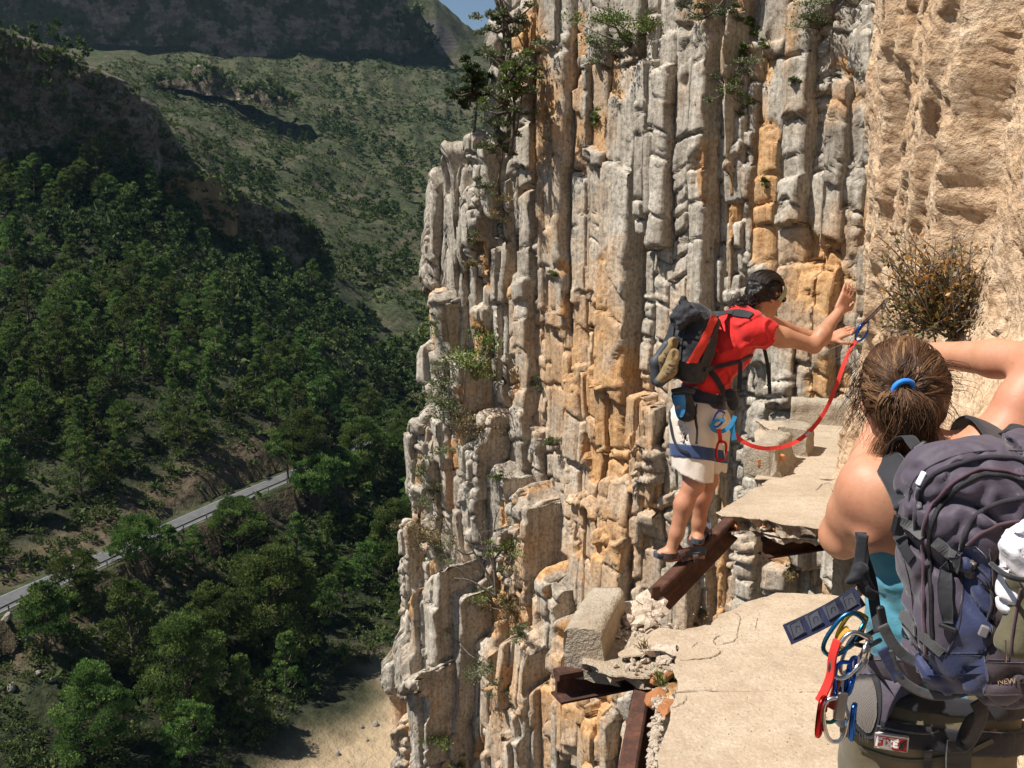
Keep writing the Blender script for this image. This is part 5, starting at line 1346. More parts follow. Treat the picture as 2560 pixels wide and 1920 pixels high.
# --- sandals
M_SOLE = plain('grey_rubber', (.060, .068, .082), .8, var=.2, scale=40); M_SANDAL = fabric('brown_sandal_strap', (.075, .042, .034), .8, .2, 300)
for an, he, to, lab in ((anN, heelN, toeN, 'brown sandal on the near foot, toes pointing right along the rail'), (anF, heelF, toeF, 'brown sandal on the far foot, seen from its heel')):
    root = empty('sandal', (he.x, he.y, rail_z), lab, 'sandal')
    d = (to - he); d.z = 0; L = d.length + .085; d.normalize(); s = Vector((d.y, -d.x, 0)); base = he - d * .042
    ol = []
    for t, w in ((0, .012), (.03, .030), (.12, .036), (.35, .034), (.6, .043), (.78, .049), (.92, .040), (.98, .024), (1, .008)): ol.append((t * L, w))
    V = []; zb = [rail_z + .001, rail_z + .012, rail_z + .026]; loop = [(x, w) for x, w in ol] + [(x, -w) for x, w in ol[::-1]]
    for z, g in zip(zb, (.94, 1.0, 1.0)):
        for x, w in loop: V.append(base + d * x + s * w * g + Vector((0, 0, z + (.006 if x > L * .9 else 0))))
    n = len(loop); F = [(r*n+i, r*n+(i+1) % n, (r+1)*n+(i+1) % n, (r+1)*n+i) for r in range(2) for i in range(n)] + [tuple(range(n))[::-1], tuple(range(2*n, 3*n))]
    mb = MB(); mb.add([v - Vector((0, 0, 0)) for v in V], F); child('sole', mb.mesh('sole'), M_SOLE, root)
    def loopstrap(c, ax, a, b, w):
        e1 = s; e2 = Vector(ax).cross(s).normalized(); mbb = MB(); mbb.tube(oval(c, e1, e2, a, b, 18), 1.0, 6, closed=True, flat=(w, .004), up=None); return mbb
    up = Vector((0, 0, 1))
    for nm, c, e1, e2, a, b, w in (('ankle_strap', an + Vector((0, 0, .004)) - d * .006, s, d, .046, .050, .016), ('instep_strap', base + d * L * .50 + up * (rail_z + .058), s, (up - d * .5).normalized(), .050, .048, .017), ('toe_strap', base + d * L * .74 + up * (rail_z + .040), s, (up - d * .25).normalized(), .053, .034, .014)):
        c = Vector((c.x, c.y, c.z if nm == 'ankle_strap' else rail_z + (.058 if nm[0] == 'i' else .040)))
        pth = oval(c, e1, e2, a, b, 20); nn = e1.cross(e2).normalized(); mbb = MB(); V = []; F = []
        for k, p in enumerate(pth):
            o = (p - c).normalized(); V += [p - nn * w, p + nn * w, p + nn * w + o * .004, p - nn * w + o * .004]
        m_ = len(pth)
        for k in range(m_):
            j = (k + 1) % m_
            for q in range(4): r_ = (q + 1) % 4; F.append((4*k+q, 4*k+r_, 4*j+r_, 4*j+q))
        mbb.add(V, F); child(nm, mbb.mesh(nm), M_SANDAL, root)
    mbb = MB(); mbb.tube([an - d * .045 + up * .004, he - d * .035 - up * .0], 1.0, 6, flat=(.014, .004), up=d); child('heel_strap', mbb.mesh('heel_strap'), M_SANDAL, root)
# --- day pack
pu = (mp(1778, 765, 5.12) - mp(1738, 935, 5.12)).normalized(); po = Vector((-.80, -.60, 0)); po = (po - pu * po.dot(pu)).normalized(); plt = pu.cross(po).normalized()
Mp = cols(plt, po, pu); pc = mp(1726, 862, 5.19)
PACK_M = empty('backpack', mp(1735, 945, 5.15), 'small black and red day pack on the back of the man in red', 'backpack')
pp = [RBox(pc, (.125, .085, .185), .06, Mp, .02), RBox(pc - pu * .06 + po * .05, (.105, .06, .12), .05, Mp, .05), Ell(pc + pu * .15 + po * .02, (.10, .08, .07), Mp, .04)]
pack_me = sdf_mesh('bag', pp, .006, 0, (), None, wr(16, .016, 31), 1)
M_PACKBLACK = fabric('black_pack_nylon', (.017, .018, .023), .6, .3, 260, .3, 10)
child('bag', pack_me, M_PACKBLACK, PACK_M)
bvM = bvh_of(pack_me, shirt_me, shorts_me)
M_REDNYLON = fabric('red_pack_nylon', (.62, .035, .020), .65, .12, 260, .25, 10)
patch('side_panel', bvM, [(790, 1776, 1796), (820, 1764, 1783), (860, 1744, 1768), (890, 1726, 1752), (907, 1715, 1742)], M_REDNYLON, PACK_M, .006)
bun = [Ell(mp(1712, 775, 5.13), (.045, .05, .055), None, .03), Ell(mp(1730, 790, 5.10), (.055, .05, .04), None, .03), Ell(mp(1698, 800, 5.10), (.045, .05, .05), None, .03), Ell(mp(1745, 783, 5.08), (.03, .03, .022), None, .02), Ell(mp(1709, 757, 5.14), (.022, .03, .03), None, .02)]
bn = tag(link('rolled_jacket', sdf_mesh('rolled_jacket', bun, .0055, 0, (), None, wr(26, .026, 41), 1), M_BLACKCLOTH), 'crumpled black jacket strapped on top of the small day pack', 'jacket')
for pts, w in (([(1742, 795), (1790, 786), (1850, 783), (1880, 792)], .040), ([(1800, 800), (1775, 850), (1752, 905)], .030), ([(1760, 925), (1800, 915), (1850, 900), (1892, 880)], .020),
               ([(1775, 925), (1795, 955), (1812, 990)], .030), ([(1690, 800), (1682, 850), (1680, 905)], .016), ([(1700, 850), (1725, 842), (1748, 846)], .016), ([(1718, 800), (1705, 860), (1702, 920)], .012)):
    strap('strap', bvM, pts, w, M_BLACKWEB, PACK_M, .006, .005)
def hang(name, pts, w, m, root, Y, th=.003):
    P = smooth_pts([at(a, b, Y) if len(p_) == 2 else at(a, b, p_[2]) for p_ in pts for a, b in [p_[:2]]], 6); mb = ribbon(P, [Vector((-.3, -1, .1))] * len(P), w, th); return child(name, mb.mesh(name), m, root)
hang('strap_end', [(1852, 900), (1850, 935), (1848, 972)], .022, M_BLACKWEB, PACK_M, 5.14)
hang('strap_end', [(1910, 868), (1920, 920), (1925, 985)], .020, M_BLACKWEB, PACK_M, 5.42)
hang('buckle', [(1917, 962), (1928, 966)], .012, M_BLACKPLASTIC, PACK_M, 5.41)
# --- climbing shoes hanging from the pack
M_TAN = plain('tan_leather', (.24, .165, .075), .85, var=.2, scale=40, bump=.4); M_SHOEBLACK = plain('black_rubber', (.045, .05, .058), .6, var=.2, scale=30)
for k, (a, b, c, Y, lab) in enumerate((((1668, 862), (1642, 905), (1641, 950), 5.10, 'tan and black climbing shoe hanging behind the small day pack, left one'), ((1680, 895), (1668, 935), (1648, 955), 5.04, 'tan and black climbing shoe hanging sole out below the small day pack'))):
    A_, B_, C_ = at(*a, Y), at(*b, Y), at(*c, Y)
    root = empty('climbing_shoe', C_, lab, 'shoe')
    o_ = Vector((.030, -.004, .012)) if k == 0 else Vector((.008, -.014, .020))
    child('upper', sdf_mesh('upper', [Cone(A_ + o_, .030, B_ + o_, .034, .02), Cone(B_ + o_, .034, C_ + o_ * .8, .026, .02), Ell(A_ + o_ * 1.5 + Vector((0, -.022, .0)), (.018, .02, .028), None, .012, True)], .004, 0, (), None, wr(30, .006, 3), 1), M_TAN, root)
    child('rubber_sole', sdf_mesh('rubber_sole', [Cone(A_ - o_ * .05, .024, B_ - o_ * .1, .031, .02), Cone(B_ - o_ * .1, .031, C_ - o_ * .0, .030, .02)], .004), M_SHOEBLACK, root)
    mb = MB()
    for q in range(3): p = A_.lerp(B_, .6 + .25 * q) + o_ + Vector((.0, -.034, .0)); mb.tube([p + Vector((-.02, 0, .004)), p + Vector((0, -.004, 0)), p + Vector((.02, 0, .004))], .003, 5)
    child('lace', mb.mesh('lace'), M_SHOEBLACK, root)
mb = MB(); mb.tube([at(1672, 868, 5.1), at(1685, 850, 5.09), at(1700, 845, 5.06)], .004, 6); child('shoe_loop', mb.mesh('shoe_loop'), M_BLACKWEB, PACK_M)
# --- harness
HARN = empty('climbing_harness', mp(1748, 1000, 5.3), 'dark climbing harness round the waist and thighs of the man in red', 'harness')
wc = mp(1750, 988, 5.3); wn_ = (spine + Vector((-.12, 0, .3))).normalized()
belt_p = [Ell(waist, (.14, .108, .14), Mt, .05), Ell(pelv, (.162, .122, .125), Mt, .05)]
belt_me = sdf_mesh('waist_belt', belt_p, .0055, .022, [(wc + wn_ * .036, wn_), (wc - wn_ * .036, -wn_)], .004, None, 1)
child('waist_belt', belt_me, fabric('navy_black_webbing', (.030, .036, .060), .75, .3, 300), HARN)
M_NAVY = fabric('navy_webbing', (.040, .065, .16), .8, .15, 300)
lcn = mp(1740, 1132, 5.2); ln_ = (hipN - knN).normalized() + Vector((.12, 0, 0))
loop_me = sdf_mesh('leg_loop', [Cone(hipN, .122, knN, .092, .03), Cone(hipF, .118, knF, .09, .03)], .0055, .016, [(lcn + ln_ * .034, ln_), (lcn - ln_ * .034, -ln_)], .0, None, 1)
child('leg_loop', loop_me, M_NAVY, HARN)
bvH = bvh_of(belt_me, loop_me, shorts_me, shirt_me)
for pts, w in (([(1684, 985), (1677, 1030), (1684, 1090), (1700, 1122), (1722, 1132)], .014), ([(1690, 970), (1730, 980), (1780, 992), (1812, 1000)], .016), ([(1695, 990), (1735, 1000), (1780, 1010), (1808, 1010)], .008)): strap('strap', bvH, pts, w, M_BLACKWEB, HARN, .006, .005)
mb = MB(); mb.box(mp(1738, 968, 5.12), (.03, .012, .024), None, .004); child('buckle', mb.mesh('buckle'), M_BLACKPLASTIC, HARN)
cb = empty('chalk_bag', mp(1712, 1050, 5.1), 'blue and black chalk bag hanging at the back of the man\'s harness', 'chalk bag')
bag_me = sdf_mesh('pouch', [Cone(mp(1704, 990, 5.08), .052, mp(1715, 1028, 5.08), .050, .02), Ell(mp(1716, 1032, 5.08), (.052, .05, .045), None, .02)], .005, 0, [(mp(1702, 982, 5.08), Vector((.1, 0, 1)))], None, wr(20, .008, 6), 1)
child('pouch', bag_me, M_BLACKCLOTH, cb); bvC = bvh_of(bag_me)
M_CHALKBLUE = fabric('bright_blue_nylon', (.035, .20, .42), .7, .2, 260)
patch('blue_panel', bvC, [(988, 1684, 1712), (1010, 1687, 1714), (1030, 1690, 1712), (1042, 1694, 1706)], M_CHALKBLUE, cb, .004)
patch('emblem', bvC, [(1013, 1694, 1700), (1020, 1692, 1701)], plain('orange_print', (.55, .16, .10), .8), cb, .0055, 4, 4)
mb = MB(); mb.tube([mp(1680, 978, 5.06), mp(1705, 972, 5.03), mp(1735, 980, 5.06)], .012, 7); child('collar', mb.mesh('collar', True), M_BLACKCLOTH, cb)
nt = empty('nut_tool', mp(1740, 1110, 5.06), 'black nut tool hanging from the back of the man\'s harness', 'climbing tool')
mb = MB(); mb.tube(smooth_pts([mp(1742, 1010, 5.06), mp(1739, 1045, 5.05), mp(1743, 1075, 5.05), mp(1741, 1108, 5.05)], 5), [.009]*5 + [.015]*5 + [.011]*5 + [.018], 7, flat=(1, .5)); child('shaft', mb.mesh('shaft', True), M_BLACKPLASTIC, nt)
carabiner(mp(1797, 1048, 5.10), Vector((1, .2, -.55)), Vector((.5, 0, 1)), M_BLUEMETAL, 'blue carabiner clipped at the hip of the man in red', M_STEEL, .044, .026, .0058)
sl = empty('sling', mp(1800, 1070, 5.1), 'bright blue sling threaded through the hip carabiner of the man in red', 'sling')
M_CYAN = fabric('cyan_sling', (.03, .24, .48), .7, .1, 400)
for pts, w in (([(1778, 1060), (1784, 1074), (1805, 1078), (1826, 1064), (1838, 1040)], .022), ([(1830, 1060), (1832, 1080), (1836, 1100)], .026), ([(1780, 1060), (1795, 1050), (1812, 1052)], .018)): hang('loop', pts, w, M_CYAN, sl, 5.09)
qd = empty('quickdraw', mp(1803, 1145, 5.08), 'red quickdraw hanging from the hip of the man in red', 'quickdraw')
hang('webbing', [(1796, 1072), (1800, 1090), (1801, 1108)], .022, M_REDSLING, qd, 5.075)
mb = MB(); mb.tube(oval(mp(1803, 1127, 5.07), (1, 0, -.1), (.08, 0, 1), .025, .050, 24, 3), .0068, 7, closed=True); child('carabiner_frame', mb.mesh('carabiner_frame', True), M_REDMETAL, qd)
mb = MB(); mb.tube([mp(1808, 1110, 5.065), mp(1812, 1145, 5.065)], .004, 6); child('gate', mb.mesh('gate', True), M_STEEL, qd)
dv = tag(link('belay_pouch', sdf_mesh('belay_pouch', [Ell(mp(1832, 1000, 5.14), (.034, .03, .055), None, .02), Ell(mp(1826, 985, 5.12), (.03, .03, .03), None, .02)], .005, 0, (), None, wr(24, .010, 9), 1), M_BLACKCLOTH), 'black pouch on the right hip of the man in red', 'pouch')
# --- the red sling to the cable
RS = [(1822, 1062, 5.12), (1845, 1095, 5.10), (1885, 1116, 5.10), (1930, 1121, 5.13), (1985, 1107, 5.2), (2030, 1072, 5.28), (2065, 1022, 5.36), (2090, 965, 5.42), (2112, 905, 5.48), (2132, 862, 5.53), (2141, 850, 5.55)]
P = smooth_pts([at(*p) for p in RS], 6); nn = [Vector((-.2 + .5 * math.sin(i * .21), -1, .25)).normalized() for i in range(len(P))]
sling_r = tag(link('safety_sling', ribbon(P, nn, .022, .004).mesh('safety_sling'), M_REDSLING), 'red safety sling drooping from the man\'s harness to the blue carabiner on the cable', 'sling')
mb = MB(); mb.tube([at(2014, 1088, 5.24), at(2024, 1080, 5.25)], .012, 7, flat=(1, .4)); link('stitching', mb.mesh('stitching'), plain('pale_tape', (.6, .55, .5)), sling_r)
carabiner(at(2156, 830, 5.55), Vector((1, .1, .25)), Vector((.35, 0, 1)), M_BLUEMETAL, 'blue carabiner clipped to the rusty cable by the man\'s fingertips', M_STEEL, .056, .034, .0065)
# ================================================================ the woman with the large pack
WOM = empty('person', (.80, 1.97, 0), 'woman in a blue tank top seen from behind, arms raised to her face', 'person')
w_pel = at(2325, 1790, 1.98); w_wai = at(2322, 1540, 1.97); w_che = at(2335, 1340, 1.97); w_upp = at(2345, 1215, 1.96)
w_nb = at(2322, 1150, 1.95); w_hd = at(2248, 985, 2.03); sL = at(2182, 1215, 1.94); sR = at(2505, 1110, 1.93)
eL = at(2102, 1338, 2.04); hL = at(2205, 1030, 2.26); eR = at(2605, 905, 1.95); hR = at(2335, 885, 2.20)
wtorso = [Ell(w_pel, (.160, .115, .12), None, .05), Ell(w_wai, (.122, .09, .15), None, .06), Ell(w_che, (.145, .105, .15), None, .06), Ell(w_upp, (.150, .075, .065), None, .05), Cone(w_nb, .042, sL, .050, .04), Cone(w_nb, .042, sR, .050, .04)]
hipL = Vector((w_pel.x - .078, 1.98, .86)); hipR = Vector((w_pel.x + .078, 1.98, .86)); knL = Vector((w_pel.x - .085, 2.0, .46)); knR = Vector((w_pel.x + .085, 1.96, .46)); anL = Vector((w_pel.x - .09, 1.98, .08)); anR = Vector((w_pel.x + .09, 1.93, .08))
wlegs = [Cone(hipL, .085, knL, .058, .04), Cone(hipR, .085, knR, .058, .04), Cone(knL, .056, anL, .036, .03), Cone(knR, .056, anR, .036, .03), Cone(anL, .035, anL + Vector((-.01, .15, -.045)), .028, .02), Cone(anR, .035, anR + Vector((.02, .15, -.045)), .028, .02)]
warms = [Cone(sL, .055, sL.lerp(eL, .5), .052, .05), Cone(sL.lerp(eL, .5), .052, eL, .042, .03), Cone(eL, .043, eL.lerp(hL, .35), .042, .02), Cone(eL.lerp(hL, .35), .042, hL, .026, .02),
         Cone(sR, .056, sR.lerp(eR, .5), .048, .04), Cone(sR.lerp(eR, .5), .048, eR, .040, .02), Cone(eR, .040, eR.lerp(hR, .4), .039, .02), Cone(eR.lerp(hR, .4), .039, hR, .027, .02)]
warms += [Ell(sL + Vector((-.012, -.012, -.015)), (.048, .052, .062), None, .04), Ell(eL + Vector((-.004, -.030, -.010)), (.022, .022, .026), None, .03), Ell(sL.lerp(eL, .45) + Vector((.010, -.022, -.01)), (.036, .034, .065), None, .04), Ell(at(2255, 1280, 1.88), (.055, .03, .075), None, .05), Cone(at(2150, 1315, 1.93), .012, at(2175, 1345, 1.90), .02, .03)]
wh = hand_prims(hL, Vector((.25, .1, .8)), Vector((-1, .2, .2)), .9, .5, -1) + hand_prims(hR, Vector((-.35, .9, .0)), Vector((0, .3, 1)), .9, .5, 1)
wf = Vector((-.22, 1, -.12)); wu = Vector((-.10, .12, 1))
whead = head_prims(w_hd, wf, wu, .90)
wneck = [Cone(w_nb, .052, w_hd + Vector((.008, -.02, -.07)), .050, .03)]
wbody_me = sdf_mesh('body', wtorso + wlegs + warms + wh + wneck + whead, 0.0066, smooth=3); child('body', wbody_me, M_SKIN_W, WOM)
# tank top and trousers
top_p = [Ell(w_wai, (.124, .092, .16), None, .06), Ell(w_che, (.147, .107, .15), None, .06), Ell(w_pel, (.160, .115, .12), None, .05), Ell(w_upp, (.120, .072, .05), None, .05)]
ta, tb = at(2165, 1372, 1.93), at(2262, 1322, 1.90); tv = (tb - ta).normalized(); tn = Vector((-tv.z, -.35, tv.x)).normalized(); tn = tn if tn.z > 0 else -tn
top_me = sdf_mesh('tank_top', top_p, .006, .007, [(ta, tn), (at(2300, 1720, 1.95), Vector((0, 0, -1)))], None, wr(16, .014, 51, (.7, .7, 1.7)), 1)
child('tank_top', top_me, fabric('teal_cotton', (.075, .255, .335), .9, .12, 500, .3, 16), WOM)
tr_p = [Ell(w_pel, (.163, .118, .12), None, .05), Cone(hipL, .096, knL, .075, .03), Cone(hipR, .096, knR, .075, .03), Cone(knL, .073, anL, .060, .03), Cone(knR, .073, anR, .060, .03)]
tr_me = sdf_mesh('trousers', tr_p, .008, .008, [(at(2300, 1660, 1.95), Vector((0, 0, 1))), ((0, 0, .05), Vector((0, 0, -1)))], None, wr(9, .020, 61, (1, 1, .8)), 1)
child('trousers', tr_me, fabric('khaki_cotton', (.135, .110, .065), .9, .15, 300, .3, 9), WOM)
mb = MB()
for an, dx in ((anL, -.01), (anR, .02)): mb.box((an.x + dx * .5, an.y + .05, .04), (.085, .25, .08), None, .03)
child('shoes', mb.mesh('shoes', True), plain('brown_boot', (.10, .07, .05), .8), WOM)
# --- hair: scalp mass plus combed strands into the tie
hl_, hf_, hu_ = frame3(wf, wu); HM = cols(hl_, hf_, hu_); hcw = w_hd + hu_ * .020 - hf_ * .020; HR = np.array([.083, .094, .097])
tie = hit(bvh_of(sdf_mesh('tmp', [Ell(hcw, tuple(HR), HM, .01)], .008)), 2256, 972, .004)[0]
whair = sdf_mesh('hair', [Ell(hcw, (.080, .091, .094), HM, .02), Ell(hcw - hu_ * .05 - hf_ * .03 - hl_ * .010, (.066, .058, .066), HM, .03), Cone(tie, .012, tie + Vector((.022, -.010, -.06)), .022, .015), Cone(tie + Vector((.022, -.010, -.06)), .022, tie + Vector((.034, .005, -.10)), .012, .015)], .0055, 0,
                 [(w_hd + hf_ * .055, hf_ + hu_ * -.35)], None, wr(40, .008, 71), 1)
M_BHAIR = hair_mat('brown_hair', (.045, .021, .012), (.135, .066, .033), (.36, .205, .10))
_t = whair.attributes.new('tint', 'FLOAT', 'POINT'); _t.data.foreach_set('value', np.full(len(whair.vertices), .30, np.float32))
hob = child('hair', whair, M_BHAIR, WOM)
rg = np.random.default_rng(9); A3 = np.array([list(hl_), list(hf_), list(hu_)]); cW = np.array(hcw)
def ell_pt(d, s=1.0): return cW + (d * HR * s) @ A3
td = np.array(tie) - cW; td = np.array([td @ A3[i] for i in range(3)]) / HR; td /= np.linalg.norm(td)
PT, TT = [], []
GD = []
while len(GD) < 230:
    d = rg.normal(size=3); d /= np.linalg.norm(d); ang = math.acos(np.clip(d @ td, -1, 1))
    if .5 < ang < 2.25 and not (d[1] > .62 and d[2] < .5) and d[2] > -.62: GD.append((d, .10 * rg.normal(), rg.beta(1.6, 2.2), 1 + .05 * rg.random() ** 2))
for k in range(2900):
    g, sw, tn, lf = GD[k % 230]; d = g + rg.normal(size=3) * .07; d /= np.linalg.norm(d); ang = math.acos(np.clip(d @ td, -1, 1)); ang = max(ang, .3)
    t = np.linspace(0, 1, 9); per = np.cross(d, td); per /= np.linalg.norm(per) + 1e-6
    w = (np.sin((1 - t) * ang)[:, None] * d + np.sin(t * ang)[:, None] * td) / math.sin(ang) + (np.sin(t * math.pi) * (sw + rg.normal() * .02) + .03 * np.sin(t * 7 + sw * 60))[:, None] * per
    pull = (np.sin(t * math.pi) ** .7 * .55)[:, None]; gw = (np.sin((1 - t) * ang)[:, None] * g + np.sin(t * ang)[:, None] * td) / math.sin(ang) + (np.sin(t * math.pi) * sw + .03 * np.sin(t * 7 + sw * 60))[:, None] * per
    w = w * (1 - pull) + gw * pull; w /= np.linalg.norm(w, axis=1)[:, None]
    lift = lf - 1 + .016 * rg.random() + .03 * np.sin(t * math.pi) * (rg.random() < .05)
    PT.append(ell_pt(w, 1) + (lift * np.sin(np.clip(t * 1.2 + .15, 0, 1) * math.pi) ** .5)[:, None] * ((w * HR) @ A3)); TT.append(np.clip(tn + .16 * rg.normal(), 0, 1))
tie_n = np.array(tie)
for k in range(1000):                                    # the tail below the tie
    L = .12 + .085 * rg.random() ** 1.3; gk = k % 26; sd = math.sin(gk * 2.4) * .055 + rg.normal() * .010 + .020; t = np.linspace(0, 1, 9); out = -.026 - .026 * rg.random(); b = .016 * math.cos(gk * 1.7) + rg.normal() * .004
    P = tie_n + np.stack([sd * t ** .8 + b * np.sin(t * 5), out * np.sin(np.minimum(t * 2.2, 1) * math.pi / 2) + .05 * t * t, -L * t ** 1.25 + .012 * np.sin(t * math.pi) * rg.random()], 1) + rg.normal(size=3) * .004
    PT.append(P); TT.append(np.clip(.25 + .5 * (math.sin(gk * 3.1) * .5 + .5) + .15 * rg.normal(), 0, 1))
for k in range(260):                                    # a looped lock left of the tail
    t = np.linspace(0, 1, 11); r = .030 + .010 * rg.random(); a0 = .6 + rg.normal() * .15
    P = tie_n + np.stack([-.020 - r * np.sin(a0 + t * 4.2) * 1.0 + .02 * t, -.016 - .014 * rg.random() + .0 * t, -.055 + r * np.cos(a0 + t * 4.2) * 1.15 + .01], 1) + rg.normal(size=3) * .003
    PT.append(P); TT.append(np.clip(.45 + .5 * rg.random(), 0, 1))
def flyaway(px, py, Y, dx, dz, n, L, curl):
    for k in range(n):
        t = np.linspace(0, 1, 12); p = np.array(at(px + rg.normal() * 14, py + rg.normal() * 22, Y)); ph = rg.random() * 6; c = curl * (.5 + rg.random())
        PT.append(p + np.stack([dx * t * (.6 + rg.random()) + c * np.sin(t * 5 + ph) - c * math.sin(ph), .015 * t * rg.normal() + .0 * t, dz * t * (.6 + .8 * rg.random()) * L + c * .6 * np.cos(t * 4 + ph) * t], 1)); TT.append(rg.random() * .8)
flyaway(2150, 940, 2.02, -.022, -.08, 60, 1.0, .008); flyaway(2165, 1000, 2.02, -.018, -.06, 40, 1.0, .010); flyaway(2360, 930, 2.02, .040, -.02, 34, 1.2, .010); flyaway(2350, 1000, 2.0, .018, -.05, 30, 1.0, .008); flyaway(2140, 880, 2.03, -.015, -.05, 16, 1.0, .01)
strands(PT, .00072, TT, 'hair_strands', hob, M_BHAIR)
mb = MB(); mb.tube(oval(tie + Vector((0, -.006, .002)), Vector((1, 0, .15)), Vector((-.1, -.35, 1)), .019, .016, 18), .0055, 8, closed=True); child('hair_tie', mb.mesh('hair_tie', True), fabric('blue_elastic', (.02, .22, .72), .6, .1), hob)
mb = MB(); mb.tube(smooth_pts([at(2345, 1118, 1.86), at(2365, 1104, 1.865), at(2385, 1085, 1.88)], 5), .0007, 5); child('necklace', mb.mesh('necklace'), M_STEEL, WOM)

# --- the pack
PK = empty('backpack', at(2480, 1740, 1.7), 'large purple-grey and navy trekking pack on the woman\'s back', 'backpack')
roll = R(7); kx = Vector((math.cos(roll), 0, math.sin(roll))); kz = Vector((-math.sin(roll), .05, math.cos(roll))).normalized(); ky = kz.cross(kx); KM = cols(kx, ky, kz)
kc = at(2492, 1412, 1.715); K = lambda x, y, z: kc + kx * x + ky * y + kz * z
pk_p = [RBox(K(0, 0, 0), (.158, .100, .222), .085, KM, .02), RBox(K(.02, -.055, -.02), (.115, .065, .165), .05, KM, .035), RBox(K(.03, -.075, -.12), (.125, .055, .10), .045, KM, .03), Ell(K(.01, -.02, .17), (.13, .09, .06), KM, .04), RBox(K(-.02, .02, -.19), (.125, .085, .055), .045, KM, .03)]
def pk_wr(X, Y, Z):
    a = fbm(X * 12, Y * 12, Z * 9, 81, 3) * .022; b = np.abs(noise(X * 11 + Z * 12, Y * 7, Z * 6 - X * 9, 83)); c = np.abs(noise(X * 22 - Z * 9, Y * 11, Z * 20 + X * 8, 85)); return a + .022 * sstep(.22, 0, b) * .8 + .010 * sstep(.25, 0, c) - .004
pk_me = sdf_mesh('main_bag', pk_p, .0052, 0, (), None, pk_wr, 2)
M_PURPLE = fabric('purple_grey_nylon', (.072, .056, .078), .62, .16, 330, .25, 12, .2); M_NAVYN = fabric('navy_nylon', (.032, .040, .098), .62, .2, 330, .25, 14, .2); M_GREYWEB = fabric('grey_webbing', (.080, .078, .080), .6, .15, 420)
child('main_bag', pk_me, M_PURPLE, PK); bp = bvh_of(pk_me)
# navy panels
patch('side_panel', bp, [(1365, 2408, 2440), (1400, 2408, 2470), (1450, 2405, 2476), (1500, 2403, 2479), (1550, 2395, 2480), (1600, 2378, 2470), (1632, 2366, 2462)], M_NAVYN, PK, .003, 16, 28)
patch('bottom_panel', bp, [(1636, 2290, 2462), (1670, 2285, 2470), (1705, 2300, 2472), (1738, 2340, 2460)], M_NAVYN, PK, .003, 22, 18)
patch('lower_pocket', bp, [(1655, 2466, 2600), (1700, 2474, 2600), (1735, 2462, 2600)], fabric('dark_brown_nylon', (.060, .042, .048), .7, .15), PK, .004, 16, 10)
patch('inner_panel', bp, [(1470, 2478, 2520), (1540, 2482, 2520), (1620, 2474, 2520), (1650, 2468, 2520)], fabric('dark_plum_nylon', (.050, .034, .042), .7, .15), PK, .003, 8, 18)
# zips, seams, piping
M_ZIP = plain('black_zip', (.012, .012, .013), .45, var=.3, scale=300, bump=.8); M_PIPE = fabric('plum_piping', (.085, .045, .060), .7, .15); M_SEAM = fabric('dark_seam', (.030, .024, .032), .8)
for pts, r, m, nm, lf in (([(2335, 1645), (2331, 1560), (2330, 1480), (2324, 1400), (2326, 1330), (2345, 1275), (2395, 1220), (2450, 1190), (2500, 1188), (2570, 1202)], .0042, M_ZIP, 'zip', .002),
                  ([(2318, 1640), (2312, 1560), (2312, 1480), (2309, 1400), (2310, 1325), (2330, 1262), (2388, 1205), (2450, 1176), (2500, 1178), (2570, 1190)], .0035, M_PIPE, 'piping', .003),
                  ([(2290, 1345), (2292, 1280), (2303, 1225), (2340, 1185), (2410, 1155), (2480, 1144), (2570, 1150)], .0050, M_SEAM, 'zip_flap', .002), ([(2272, 1330), (2272, 1250), (2290, 1195), (2350, 1155), (2440, 1130), (2570, 1128)], .0016, M_SEAM, 'seam', .001),
                  ([(2404, 1375), (2412, 1340), (2432, 1300), (2470, 1268), (2515, 1252), (2570, 1244)], .0048, M_SEAM, 'gathered_seam', .002), ([(2420, 1362), (2450, 1335), (2500, 1310), (2570, 1298)], .0036, M_PIPE, 'piping', .003),
                  ([(2406, 1366), (2404, 1430), (2405, 1500), (2402, 1560), (2385, 1600), (2362, 1640)], .0016, M_SEAM, 'seam', .003), ([(2262, 1400), (2280, 1480), (2285, 1560), (2300, 1640)], .0014, M_SEAM, 'seam', .001)):
    cord(nm, bp, pts, r, m, PK, lf)
# webbing
for pts, w, m, nm in (([(2258, 1300), (2285, 1322), (2312, 1345)], .018, M_GREYWEB, 'strap'), ([(2336, 1352), (2362, 1372), (2388, 1392)], .020, M_GREYWEB, 'strap'), ([(2244, 1530), (2268, 1546), (2294, 1578)], .020, M_GREYWEB, 'strap'), ([(2302, 1582), (2328, 1606), (2356, 1630)], .018, M_GREYWEB, 'strap'),
                      ([(2250, 1345), (2265, 1370), (2284, 1398)], .022, M_BLACKWEB, 'strap')): strap(nm, bp, pts, w, m, PK, .003, .003)
patch('strap_loop', bp, [((2372, 1392), (2404, 1390)), ((2376, 1424), (2402, 1426))], M_BLACKWEB, PK, .007, 6, 4)
patch('strap_tail', bp, [((2370, 1394), (2376, 1424)), ((2347, 1432), (2378, 1438)), ((2352, 1490), (2382, 1494)), ((2358, 1556), (2389, 1560))], M_BLACKWEB, PK, .009, 6, 15)
def on_pack(px, py, lift): return hit(bp, px, py, lift, 1.6)
def plate(name, px, py, size, m, lift=.006, rot=0.0, bev=.002, bv=None, root=None):
    l, nr = hit(bv or bp, px, py, lift, 1.6); x = Vector((math.cos(rot), 0, math.sin(rot))); x = (x - nr * x.dot(nr)).normalized(); z = nr.cross(x) * -1; z = z if z.z > 0 else -z
    mb = MB(); mb.box(l, size, cols(x, nr, z), bev); return child(name, mb.mesh(name), m, root or PK)
